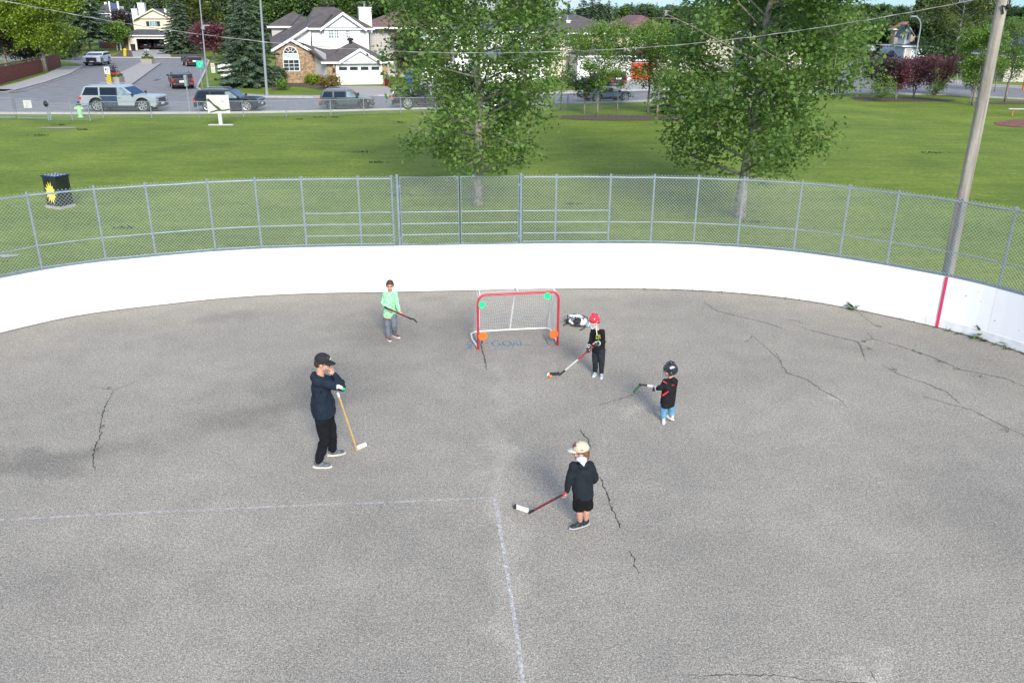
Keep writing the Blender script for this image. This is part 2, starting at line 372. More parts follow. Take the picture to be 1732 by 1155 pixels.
c = at(1738,210); bed('shale_patch', (c.x+.9, c.y), 2.7, 2.4, M_dirt, seed=4)
c = at(98,216); bed('bare_soil_patch', (c.x, c.y), 1.1, .35, mat('dry_soil', (.26,.23,.2), .9, .2), seed=5)
c = at(12,432); bed('grey_patch', (c.x, c.y), .3, .13, mat('pale_stone', (.3,.32,.34), .9, .2), seed=6)
# street wear: tar patches, drain grates
M_tar = worn('tar_patch', (.07,.068,.065), .35, .55, 2.5, .8)
for (x0, y0, x1, y1, wd) in [(16,158,40,155,.5),(40,155,112,132,.1),(112,132,141,119,.09),(78,148,100,147,.3),(262,137,268,134,.5),(270,129,274,129,.3),(263,99.5,273,99.5,.8),(277,99.5,286,99.5,.8),(291,107,297,107,.3)]:
    a, b = at(x0,y0).to_2d(), at(x1,y1).to_2d(); t = (b-a).normalized(); q = Vector((-t.y, t.x))*wd/2
    flatpoly('tar_patch', [a-q, b-q, b+q, a+q], -.006, M_tar)
# painted rink lines (faded)
M_line = worn('faded_white_paint', (.6,.6,.6), .36, .62, 22, .75)
M_line3 = worn('half_worn_white_paint', (.6,.6,.6), .33, .6, 14, .55)
M_line2 = worn('very_faded_white_paint', (.6,.6,.6), .45, .7, 14, .4)
def ribbon(name, pts, wd, m, z=.004, jit=0, seed=0, taper=False):
    random.seed(seed); pl = [p if isinstance(p, Vector) else at(*p).to_2d() for p in pts]
    if jit:
        q = []
        for i in range(len(pl)-1):
            n = max(2, int((pl[i+1]-pl[i]).length/.045))
            for k in range(n): q.append(pl[i].lerp(pl[i+1], k/n)+Vector((random.gauss(0, jit), random.gauss(0, jit))))
        pl = q+[pl[-1]]
    n = len(pl); L, Rr = [], []
    for i in range(n):
        t = pl[min(i+1, n-1)]-pl[max(i-1, 0)]; t.normalize(); nn = Vector((-t.y, t.x)); wv = wd/2
        if jit: wv *= random.uniform(.2, 1.35)
        if taper: wv *= min(1, .45+4*min(i, n-1-i)/n)
        L.append(pl[i]+nn*wv); Rr.append(pl[i]-nn*wv)
    mb = MB(); mb.add([(p.x, p.y, z) for p in L+Rr], [(i, n+i, n+i+1, i+1) for i in range(n-1)])
    return struct(name, mb, m, fix=False)
ribbon('painted_line', [(837,842),(851,925),(872,1060),(888,1175)], .045, M_line)
ribbon('painted_line', [(840,841.5),(640,850)], .042, M_line3)
ribbon('painted_line', [(640,850),(430,858),(0,879)], .045, worn('faint_white_paint', (.6,.6,.6), .36, .62, 12, .5))
ribbon('painted_line', [(850,839),(960,833),(1130,826)], .045, M_line2)
ribbon('painted_line', [(1130,840),(1560,812)], .045, M_line2)
M_crack = mat('crack', (.03,.03,.03), .95, .3, 9)
M_crack2 = mat('hairline_crack', (.115,.11,.092), .95, .35, 9)
ci = 0
for pts, wd, mm in [
    ([(818,573),(813,583),(818,602),(824,626)], .03, M_crack), ([(918,565),(924,575),(928,584)], .015, M_crack2),
    ([(982,727),(987,737),(995,743),(1000,760)], .024, M_crack), ([(1015,806),(1020,822),(1030,842),(1033,858),(1042,873),(1049,893)], .03, M_crack),
    ([(1064,930),(1072,945),(1074,957),(1081,970)], .022, M_crack), ([(192,660),(187,672),(178,685),(171,712),(168,740),(160,760),(157,778),(162,795)], .022, M_crack),
    ([(192,660),(215,651),(235,644)], .014, M_crack2), ([(192,660),(175,656),(152,654)], .012, M_crack2),
    ([(1190,511),(1215,527),(1250,535),(1300,547),(1330,558)], .024, M_crack2), ([(1350,551),(1365,557),(1400,566),(1447,577),(1455,583),(1460,600),(1466,611)], .028, M_crack2),
    ([(1318,539),(1350,543),(1358,548)], .02, M_crack2), ([(1445,522),(1465,540),(1487,554)], .018, M_crack2), ([(1452,579),(1475,573),(1468,562)], .02, M_crack2),
    ([(1475,573),(1520,585),(1580,605),(1625,625),(1700,640),(1735,655)], .028, M_crack2), ([(1493,618),(1520,633),(1560,646),(1600,662),(1622,682)], .022, M_crack2),
    ([(1560,670),(1600,682),(1640,692),(1700,722),(1735,738)], .022, M_crack2), ([(1312,596),(1320,612),(1330,630),(1365,642),(1390,660),(1420,675),(1431,686)], .022, M_crack2),
    ([(1258,580),(1265,577),(1272,568)], .02, M_crack2), ([(1158,1144),(1190,1144),(1250,1140),(1310,1141),(1360,1149),(1430,1154),(1470,1154)], .012, M_crack), ([(1470,1133),(1484,1155)], .008, M_crack2),
    ([(1012,686),(1040,677),(1072,668),(1082,662)], .02, M_crack2), ([(1270,565),(1320,610)], .01, M_crack2)]:
    ci += 1; ribbon('crack', pts, wd*(.72 if mm is M_crack else 1.15), mm, z=.0035+ci*.00002, jit=.0095, seed=ci, taper=True)
# chalk writing on the asphalt in front of the goal
M_chalk = worn('blue_chalk', (.12,.2,.32), .3, .5, 30, .85)
def chalk(u, v): return (832+u*70, 576.5+(1-v)*9)
GL = [[(.17,.85),(.1,.98),(.02,.8),(0,.45),(.04,.12),(.12,0),(.19,.15),(.19,.42),(.12,.42)], [(.12,.42),(.3,.45)],
      [(.36,.95),(.27,.75),(.25,.4),(.31,.08),(.4,.02),(.46,.25),(.46,.65),(.41,.93),(.36,.95)],
      [(.50,.02),(.57,.92),(.64,.05)], [(.53,.38),(.62,.38)], [(.69,.95),(.70,.15),(.8,.18),(1.0,.05)]]
for i, s_ in enumerate(GL): ribbon('chalk_writing', [chalk(*p) for p in s_], .035, M_chalk, z=.0045+i*.0001)
ribbon('chalk_writing', [(799,577),(791,579),(791,583),(797,584),(796,588),(789,590)], .03, M_chalk, z=.005)
ribbon('chalk_writing', [(800,580),(794,585),(790,591)], .025, M_chalk, z=.0052)
# ================================================================ RINK BOARDS AND FENCE
M_board = mat('white_board_paint', (.84,.85,.85), .45, .015, 1.5, bump=.04, bscale=6)
M_kick = mat('white_kickplate', (.66,.67,.66), .5, .05, 4, c2=(.80,.81,.81), det=8)
_n = M_board.node_tree.nodes; _l = M_board.node_tree.links.new; _b = _n['Principled BSDF']; _src = _b.inputs['Base Color'].links[0].from_socket
_t = _n.new('ShaderNodeTexCoord'); _z = _n.new('ShaderNodeTexNoise'); _z.inputs['Scale'].default_value = 11; _z.inputs['Detail'].default_value = 3; _l(_t.outputs['Object'], _z.inputs['Vector'])
_r = _n.new('ShaderNodeValToRGB'); _r.color_ramp.elements[0].position = .70; _r.color_ramp.elements[1].position = .76; _r.color_ramp.elements[0].color = (1,1,1,1); _r.color_ramp.elements[1].color = (.35,.35,.35,1); _l(_z.outputs['Fac'], _r.inputs[0])
_q = _n.new('ShaderNodeMixRGB'); _q.blend_type = 'MULTIPLY'; _q.inputs[0].default_value = 1; _l(_src, _q.inputs[1]); _l(_r.outputs[0], _q.inputs[2]); _l(_q.outputs[0], _b.inputs['Base Color'])
M_grime = worn('board_grime', (.35,.33,.28), .52, .75, 5, .55)
M_redline = mat('red_line_paint', (.62,.03,.10), .5, .06)
M_galv = mat('galvanised_steel', (.20,.255,.285), .5, .15, 12, metal=.25)
M_wire = mat('galvanised_wire', (.34,.385,.38), .5, .1, metal=.1)
BH = 1.12
def cpt(i, off=0.): q = CURVE[i]+nrm(i)*off; return q
I0, I1 = nearest(-330, 700), nearest(1990, 720)
I0, I1 = max(2, min(I0, I1)), min(CN-3, max(I0, I1))
boards = thing('rink_boards', 'long curved white rink board wall around the asphalt with one red line', 'boards', (0,0,0))
def wall(name, ia, ib, o0, o1, z0, z1, m, parent, gap=0, bevel=0):
    mb = MB(); idx = list(range(ia, ib+1)); n = len(idx); P0, P1 = [], []
    for k, i in enumerate(idx):
        a, b = cpt(i, o0), cpt(i, o1)
        if k == 0 and gap: e = (cpt(i+1)-cpt(i)).normalized()*gap; a, b = a+e, b+e
        if k == n-1 and gap: e = (cpt(i-1)-cpt(i)).normalized()*gap; a, b = a+e, b+e
        P0.append(a); P1.append(b)
    vs = []
    for a, b in zip(P0, P1): vs += [(a.x,a.y,z0), (b.x,b.y,z0), (b.x,b.y,z1), (a.x,a.y,z1)]
    fs = [(3,2,1,0), (4*n-4,4*n-3,4*n-2,4*n-1)]
    for k in range(n-1):
        for j in range(4): fs.append((4*k+j, 4*k+(j+1) % 4, 4*k+4+(j+1) % 4, 4*k+4+j))
    mb.add(vs, fs); return mb.build(name, m, parent, bevel=bevel)
i = I0; PAN = []
while i < I1: j = min(i+5, I1); PAN.append((i, j)); i = j
for k, (a, b) in enumerate(PAN):
    q = wall('board_panel', a, b, 0, .04, .015, BH+random.Random(k).uniform(-.003,.003), M_board, boards, gap=.0022)
    if k % 2 == 0: wall('kick_plate', a, min(PAN[min(k+1, len(PAN)-1)][1], I1), -.008, -.0015, .02, .2, M_kick, boards, gap=.003)
wall('back_frame', I0, I1, .05, .075, .1, BH-.08, M_galv, boards)
wall('cap_rail', I0, I1, .0, .07, BH+.004, BH+.025, M_galv, boards)
ir = nearest(1578, 551.5)
a = cpt(ir, -.016); t = (cpt(ir+1)-cpt(ir-1)).normalized(); n_ = nrm(ir)
mb = MB(); c = Vector((a.x, a.y, BH/2+.008)); mb.box(c, (.055,.012,BH-.012), Matrix(((t.x,n_.x,0),(t.y,n_.y,0),(0,0,1)))); mb.build('red_line', M_redline, boards)

fence = thing('chain_link_fence', 'tall galvanised chain link fence standing on top of the white rink boards', 'fence', (0,0,0))
FT = 2.70
pp = [(-130,505),(-28,475),(76,454.5),(175,440),(269,430),(359,423),(444,420),(527,418),(608,417),(672,416),(947,412),(1022,412),(1096.5,411.5),(1175,413.4),(1255,417.3),(1336.7,423.3),(1422,434),(1509.5,449),(1601,466),(1694.6,486),(1790,512),(1890,548)]
pidx = [nearest(x, y, BH) for x, y in pp]
OFF = .055
def v3(i, z, off=OFF): q = cpt(i, off); return Vector((q.x, q.y, z))
gL, gM, gR = nearest(676,416,BH), nearest(779,415,BH), nearest(879,413.6,BH)
def P_at(px, z=BH, off=OFF):      # exact spot on the curve for a pixel column
    i = nearest(px, 415, z); best = None
    for k in range(-3, 3):
        for s in range(8):
            q = CURVE[i+k].lerp(CURVE[i+k+1], s/8); d = abs(at(px, 415, BH).x-q.x)
            if best is None or d < best[0]: best = (d, q)
    q = best[1]+nrm(i)*off; return q
for i in pidx:
    mb = MB(); mb.tube([v3(i, .3), v3(i, FT+.02)], .024, 10); mb.ell(v3(i, FT+.03), (.03,.03,.025), n=8); mb.build('post', M_galv, fence, smooth=False)
for a, b in zip(pidx[:-1], pidx[1:]):
    if pp[pidx.index(a)][0] == 672: a = gR
    def rail(z, r_, nm):
        sag = random.Random(a*7+int(z*10)).uniform(-.012, .008)
        m_ = (v3(a,z)+v3(b,z))/2+Vector((0,0,sag)); mb = MB(); mb.tube([v3(a,z), m_, v3(b,z)], r_, 8); return mb.build(nm, M_galv, fence)
    rail(FT-.03, .019, 'top_rail'); rail(1.63, .015, 'mid_rail'); rail(BH+.05, .013, 'bottom_rail')
    if a == gR or 527 <= pp[pidx.index(a)][0] < 1022: rail(1.90, .015, 'mid_rail'); rail(1.37, .015, 'mid_rail')
# gate with two leaves
GX = [P_at(676), P_at(779), P_at(880)]
for q in (GX[0], GX[2], GX[0]+Vector((-.0,0))):
    pass
for q in [GX[0], GX[2]]:
    mb = MB(); mb.tube([(q.x,q.y,.2), (q.x,q.y,FT+.03)], .035, 10); mb.ell((q.x,q.y,FT+.04), (.04,.04,.03), n=8); mb.build('gate_post', M_galv, fence)
def diag_mesh(path, z0, z1, pitch, rad, name, m, parent):
    """woven wire: two families of diagonals following a path (list of 2-D points)"""
    seg = [(path[i+1]-path[i]).length for i in range(len(path)-1)]; cum = [0]
    for s in seg: cum.append(cum[-1]+s)
    tot = cum[-1]; H = z1-z0; cum = np.array(cum); X = np.array([p.x for p in path]); Y = np.array([p.y for p in path])
    vs, fs = [], []
    for fam in (1, -1):
        k = -int(H/pitch)-1
        while k*pitch < tot+H:
            s0 = k*pitch; k += 1
            n = 7; pts = []
            for q in range(n):
                u = q/(n-1); s = s0+fam*u*H if fam > 0 else s0+H-u*H; pts.append((s, z0+u*H))
            # clip
            cl = []
            for q in range(n-1):
                (sa, za), (sb, zb) = pts[q], pts[q+1]
                if max(sa, sb) <= 0 or min(sa, sb) >= tot: continue
                def cut(s, z, s2, z2):
                    if s < 0: u = (0-s)/(s2-s); return 0., z+(z2-z)*u
                    if s > tot: u = (tot-s)/(s2-s); return tot, z+(z2-z)*u
                    return s, z
                cl.append((cut(sa, za, sb, zb), cut(sb, zb, sa, za)))
            for (sa, za), (sb, zb) in cl:
                o = len(vs); off = .0025*fam
                for (s, z) in ((sa, za), (sb, zb)):
                    x, y = float(np.interp(s, cum, X)), float(np.interp(s, cum, Y))
                    for (dx, dz) in ((0, rad), (-rad, -rad*.5), (rad, -rad*.5)): vs.append((x+dx, y+dz*.7+off, z+dz))
                fs += [(o,o+1,o+4,o+3), (o+1,o+2,o+5,o+4), (o+2,o,o+3,o+5)]
    mb = MB(); mb.v = vs; mb.f = fs; mb.mi = [0]*len(fs); return mb.build(name, m, parent, fix=False)
def gate_leaf(a, b):
    d = (b-a).normalized(); a = a+d*.06; b = b-d*.03; z0, z1 = BH+.03, FT-.0
    mb = MB(); A = lambda p, z: (p.x, p.y, z)
    mb.tube([A(a,z0), A(a,z1), A(b,z1), A(b,z0)], .019, 8, closed=True)
    for z in (1.37, 1.63, 1.90): mb.tube([A(a,z), A(b,z)], .014, 8)
    g_ = mb.build('gate', M_galv, fence)
    h = MB()
    for z in (1.3, 1.9, 2.5): h.box((a.x-.03*d.x, a.y-.03*d.y, z), (.05,.05,.05))
    h.build('hinge', M_galv, g_); diag_mesh([a, b], z0, z1, .074, .0028, 'gate_mesh', M_wire, g_)
gate_leaf(GX[0], GX[1]); gate_leaf(GX[2], GX[1])
iA, iB = pidx[0], pidx[-1]
ch1 = [cpt(i, .032) for i in range(iA, gL)]+[GX[0]+Vector((-.04,0))]; ch2 = [GX[2]+Vector((.04,0))]+[cpt(i, .032) for i in range(gR+1, iB)]
diag_mesh(ch1, BH+.04, FT+.035, .074, .0028, 'chain_link', M_wire, fence)
diag_mesh(ch2, BH+.04, FT+.035, .074, .0028, 'chain_link', M_wire, fence)

# ---- utility pole and cable
M_pole = mat('weathered_pole_wood', (.17,.15,.125), .9, .25, 9, bump=.8, bscale=9, c2=(.43,.39,.33), st=(1,1,.06), det=8)
M_cable = mat('twisted_cable', (.2,.21,.21), .6, .6, 3)
ip = nearest(1601, 466, BH); q = cpt(ip, .3); q = Vector((ptY(1602, 466, q.y).x, q.y))
def util_pole(loc, h, label, r=.116):
    t = thing('utility_pole', label, 'utility pole', loc); mb = MB(); rr = random.Random(3)
    mb.tube([(rr.uniform(-.006,.006), rr.uniform(-.006,.006), -.1+k*h/14) for k in range(15)], [r*(1-.2*k/14)*rr.uniform(.985,1.015) for k in range(15)], 14)
    mb.build('shaft', M_pole, t, smooth=True)
    m2 = MB(); m2.box((0,0,h-.8), (1.8,.1,.12)); m2.build('crossarm', M_pole, t)
    m3 = MB()
    for x in (-.8,-.3,.8): m3.rings([(x,0,h-.74,.03,.03),(x,0,h-.68,.05,.05),(x,0,h-.62,.03,.03),(x,0,h-.58,.045,.045),(x,0,h-.54,.02,.02)], 8)
    m3.build('insulator', mat('brown_porcelain', (.08,.04,.03), .2), t)
    return t
up_ = util_pole((q.x, q.y, 0), 10.5, 'thick weathered wooden utility pole behind the rink boards at the right')
m4 = MB(); pz = [ptY(1697, 24, q.y-.12), ptY(1695, 10, q.y-.12), ptY(1706, 12, q.y-.12), ptY(1711, -8, q.y-.12), ptY(1712, -40, q.y-.12)]
m4.tube([p-Vector((q.x,q.y,0)) for p in pz], .018, 6); m4.ell(pz[2]-Vector((q.x,q.y,0)), (.05,.05,.05), n=8); m4.build('conduit_clamp', mat('black_rubber', (.015,.015,.016), .6), up_)
lp = util_pole((-25.5, 20.9, 0), 12.5, 'second wooden utility pole carrying the far end of the cable')
WP = [(0,1),(78,16),(153,31),(245,47),(340,60),(450,73),(560,83),(660,88.5),(760,91),(850,91.5),(960,89),(1071,83),(1140,78),(1206,72),(1280,63),(1380,49),(1486,33),(1588,12),(1645,1)]
Yw = q.y-.02
pts = [ptY(x, y, Yw) for x, y in WP]
def sm3(pl, it):
    for _ in range(it): pl = [pl[0]]+[(pl[i-1]+pl[i]*2+pl[i+1])/4 for i in range(1, len(pl)-1)]+[pl[-1]]
    return pl
pts = sm3(pts, 2); dl = pts[0]-pts[1]
pts = [Vector((-25.5, 20.9, 12.0)), (pts[0]+Vector((-25.5,20.9,12.0)))/2-Vector((0,0,.55))]+pts+[Vector((q.x-.1, Yw, pts[-1].z+.28))]
mb = MB(); mb.tube(pts, .0048, 5)
tp = []
for i in range(len(pts)-1):
    n = int((pts[i+1]-pts[i]).length/.05)
    for k in range(n):
        s = len(tp)*.45; tp.append(pts[i].lerp(pts[i+1], k/n)+Vector((0, math.cos(s)*.007, math.sin(s)*.007)))
mb.tube(tp, .0032, 3); tag(mb.build('overhead_cable', M_cable), 'thin twisted overhead cable sagging across the whole view to the wooden pole', 'cable')

# ---- low chain-link fence along the road
lowf = thing('low_fence', 'low galvanised chain link fence between the park grass and the road', 'fence', (0,0,0))
lf = [(83,204),(123,204),(153,205),(175,200.5),(257,200),(337,200),(412,199),(485,198),(560,196),(616,194),(678,192),(737,191),(800,189.5),(870,188),(960,186),(1050,181),(1130,178)]
lw = [at(*p) for p in lf]
for k, p in enumerate(lw):
    mb = MB(); hh = 1.05 if k > 1 else 1.2; mb.tube([p, p+Vector((0,0,hh))], .045 if k < 1 else .03, 8); mb.build('post', M_galv, lowf)
mb = MB(); mb.tube([lw[0]+Vector((.1,.05,0)), lw[0]+Vector((.1,.05,1.2))], .045, 8); mb.build('post', M_galv, lowf)
for a, b in zip(lw[:-1], lw[1:]):
    mb = MB(); mb.tube([a+Vector((0,0,1.0)), b+Vector((0,0,1.0))], .02, 6); mb.build('top_rail', M_galv, lowf)
diag_mesh([p.to_2d() for p in lw], .03, 1.02, .11, .0028, 'chain_link', M_wire, lowf)
def lowgate(x0, y0, x1, y1, label, sign):
    a, b = at(x0,y0), at(x1,y1); t = thing('park_gate', label, 'gate', a); v = b-a
    mb = MB(); mb.tube([(0,0,.12), (0,0,1.25), v+Vector((0,0,1.25)), v+Vector((0,0,.12))], .03, 6, closed=True); mb.build('frame', M_galv, t)
    g_ = diag_mesh([Vector((0,0)), v.to_2d()], .12, 1.25, .11, .0028, 'chain_link', M_wire, t)
    return t
lowgate(-40,203,27,202,'left leaf of the steel park gate, cut by the edge of the view',0)
lowgate(31,203,82,204,'steel framed park gate leaf with a square white notice on it',1)
p = ptY(46.5, 176.5, at(55,203.5).y-.06)
t = thing('notice', 'square white notice hanging on the low park gate', 'sign', p)
mb = MB(); mb.box((0,0,0), (.5,.012,.46)); mb.build('plate', mat('sign_white', (.48,.48,.45), .5, .03), t)
mb = MB(); rr = random.Random(2)
for k in range(5): mb.box((rr.uniform(-.05,.05), -.008, .16-k*.07), (.22+.1*rr.random(), .003, .016))
mb.box((-.1,-.009,-.14), (.1,.003,.08)); mb.build('print', mat('faded_print', (.25,.33,.25), .6), t)
p = ptY(77, 176, at(80,204).y-.1)
mb = MB(); mb.ell((0,0,0), (.13,.1,.17), n=10); mb.box((0,0,.12), (.1,.12,.12)); o = mb.build('hanging_lock_box', mat('black_plastic', (.012,.012,.014), .5)); o.location = p
tag(o, 'round black lock box hanging at the hinge end of the park gate', 'lock box')
# ================================================================ VEGETATION
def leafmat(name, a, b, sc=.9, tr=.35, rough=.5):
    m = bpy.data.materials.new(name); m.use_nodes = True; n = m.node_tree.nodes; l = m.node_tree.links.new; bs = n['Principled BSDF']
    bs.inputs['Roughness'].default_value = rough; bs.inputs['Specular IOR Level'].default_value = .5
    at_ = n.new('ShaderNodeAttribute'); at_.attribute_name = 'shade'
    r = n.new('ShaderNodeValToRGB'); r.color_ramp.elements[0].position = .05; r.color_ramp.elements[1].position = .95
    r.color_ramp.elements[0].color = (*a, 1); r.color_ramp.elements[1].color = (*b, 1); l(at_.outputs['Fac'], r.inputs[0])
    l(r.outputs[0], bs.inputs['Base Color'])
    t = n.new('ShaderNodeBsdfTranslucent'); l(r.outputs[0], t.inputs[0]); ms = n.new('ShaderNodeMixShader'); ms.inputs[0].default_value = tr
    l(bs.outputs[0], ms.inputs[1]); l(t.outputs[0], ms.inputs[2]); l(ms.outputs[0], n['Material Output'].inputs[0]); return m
ML = dict(poplar=leafmat('poplar_leaf', (.078,.155,.03), (.24,.38,.095), tr=.5), light=leafmat('light_green_leaf', (.085,.17,.018), (.19,.32,.045)),
          lime=leafmat('yellow_green_leaf', (.12,.20,.012), (.27,.37,.035)), dark=leafmat('dark_green_leaf', (.032,.07,.02), (.09,.155,.04)),
          spruce=leafmat('spruce_needles', (.036,.075,.036), (.14,.21,.12), tr=.1, rough=.7), purple=leafmat('purple_leaf', (.07,.022,.028), (.21,.07,.08)),
          plum=leafmat('dark_plum_leaf', (.032,.02,.022), (.09,.055,.055)), wood=leafmat('far_foliage', (.062,.125,.025), (.17,.27,.06)),
          birch=leafmat('birch_leaf', (.075,.11,.02), (.16,.20,.05)), rust=leafmat('orange_green_leaf', (.13,.13,.02), (.25,.16,.04)), weed=leafmat('weed_leaf', (.06,.12,.02), (.13,.21,.05)))
M_bark = mat('grey_bark', (.13,.115,.10), .9, .3, 8, bump=.6, bscale=18, c2=(.27,.25,.21))
M_bark2 = mat('pale_poplar_bark', (.16,.145,.12), .9, .3, 9, bump=.6, bscale=20, c2=(.36,.34,.29))
M_birch = mat('white_birch_bark', (.3,.29,.27), .8, .3, 7, c2=(.6,.59,.56))
def leaves(P, size, rng, shade, flat=.5, aspect=1.2):
    """P (n,3): one small folded leaf per point"""
    n = len(P); d = rng.normal(size=(n,3)); d[:,2] = d[:,2]*.6-.35; d /= np.linalg.norm(d, axis=1)[:,None]
    nn = rng.normal(size=(n,3)); nn[:,2] = np.abs(nn[:,2])+flat; a = np.cross(d, nn); a /= np.linalg.norm(a, axis=1)[:,None]+1e-9
    s = size*rng.uniform(.65, 1.3, (n,1)); up = np.cross(a, d)
    L = s*aspect
    v0 = P-d*L*.5; v1 = P+a*s*.5+up*s*.10; v2 = P+d*L*.5; v3_ = P-a*s*.5+up*s*.10
    V = np.stack([v0, v1, v2, v3_], 1).reshape(-1,3); return V, np.repeat(shade, 4)
def leaf_object(name, V, sh, m, parent):
    n = len(V)//4; me = bpy.data.meshes.new(name); me.vertices.add(len(V)); me.vertices.foreach_set('co', V.astype(np.float32).ravel())
    me.loops.add(n*4); me.loops.foreach_set('vertex_index', np.arange(n*4, dtype=np.int32))
    me.polygons.add(n); me.polygons.foreach_set('loop_start', np.arange(0, n*4, 4, dtype=np.int32))
    me.update(calc_edges=True); a = me.attributes.new('shade', 'FLOAT', 'POINT'); a.data.foreach_set('value', sh.astype(np.float32))
    me.materials.append(m); o = bpy.data.objects.new(name, me); col.objects.link(o); o.parent = parent; return o
def interp(prof, t):
    xs = [p[0] for p in prof]; ys = [p[1] for p in prof]; return float(np.interp(t, xs, ys))
def tree(name, label, x, y, H, z0, prof, nleaf, lsize, m, bark=None, tr=.15, nl=26, seed=1, cat='tree', group=None, up=.5, lean=(0,0), spread=.35, gap=0., wob=.12, multi=1, offs=None, clump=None, carve=None):
    """prof: crown radius over height fraction z0..H ; limbs grow from the trunk and carry leaf clusters"""
    rng = np.random.default_rng(seed); rr = random.Random(seed); root = thing(name, label, cat, (x, y, 0), 0, group)
    bark = bark or M_bark; mb = MB(); tips = []
    for mt in range(multi):
        a0 = 2*PI*mt/max(1, multi)+rr.random(); sp = (0 if multi == 1 else .16*H)
        path = []
        for k in range(13):
            u = k/12; path.append(Vector((lean[0]*u*H+math.cos(a0)*sp*u+wob*rr.uniform(-1,1)*min(1,u*3), lean[1]*u*H+math.sin(a0)*sp*u+wob*rr.uniform(-1,1)*min(1,u*3), u*H*.97-.05)))
        path[0] = Vector((0,0,-.05)); rad = [max(.012, tr*(1.25 if k == 0 else 1)*(1-k/12)**.8/(1 if multi == 1 else 1.5)) for k in range(13)]
        mb.tube(path, rad, 9)
        for b in range(nl):
            u = (b+.5)/nl; z = z0+(H*.96-z0)*u**1.05; f = z/(H*.97)*12; i = min(11, int(f)); p0 = path[i].lerp(path[i+1], f-i)
            ang = b*2.4+rr.uniform(-.5,.5)+mt; R_ = interp(prof, (z-z0)/(H-z0))*rr.uniform(.75,1.12)
            if offs: R_ *= 1+offs*math.cos(ang)
            d = Vector((math.cos(ang), math.sin(ang), 0)); rise = min(R_*up*rr.uniform(.4,1.3), max(.02*H, (H*.97-z)*.9))
            pl = [p0, p0+d*R_*.35+Vector((0,0,rise*.35)), p0+d*R_*.7+Vector((rr.uniform(-.1,.1),rr.uniform(-.1,.1),rise*.75)), p0+d*R_+Vector((0,0,rise))]
            r0 = max(.012, tr*.34*(1-u*.6)); mb.tube(pl, [r0, r0*.7, r0*.45, .006], 5)
            tips.append((pl, R_, d))
            for sb in range(4):
                s = rr.uniform(.3,.9); q = pl[1].lerp(pl[3], s); e = Vector((rr.uniform(-1,1), rr.uniform(-1,1), rr.uniform(-.2,.8))).normalized()*R_*rr.uniform(.25,.45)
                mb.tube([q, q+e*.5, q+e], [r0*.35, r0*.22, .004], 4); tips.append(([q, q+e*.5, q+e, q+e*1.05], R_*.5, e.normalized()))
    wts = np.array([t[1] for t in tips]); wts = wts/wts.sum(); cl = clump or 14; nc = int(nleaf*1.35/cl)
    ch = rng.choice(len(tips), nc, p=wts); C = []
    for c_ in ch:
        pl = tips[c_][0]; s = rng.uniform(.2, 1.)**.62*3; i = min(2, int(s)); q = pl[i].lerp(pl[i+1], s-i); C.append(q[:])
    C = np.array(C)+rng.normal(size=(nc,3))*spread*.45
    if carve: C = np.array([c_ for c_ in C if not carve(c_)]); nc = len(C)
    shc = rng.uniform(.1,.9,nc); P = np.repeat(C, cl, 0)+rng.normal(size=(nc*cl,3))*spread*np.array([.42,.42,.34]); sh = np.clip(np.repeat(shc, cl)*.5+rng.uniform(0,.5,nc*cl), 0, 1)
    P[:,2] = np.maximum(P[:,2], z0*.55)
    sc_ = min(1., H/np.percentile(P[:,2], 98)); P[:,2] *= sc_; mb.v = [(a_, b_, c_*sc_) for a_, b_, c_ in mb.v]; mb.build('trunk', bark, root, smooth=True)
    V, s4 = leaves(P, lsize, rng, sh); leaf_object('crown', V, s4, m, root); return root
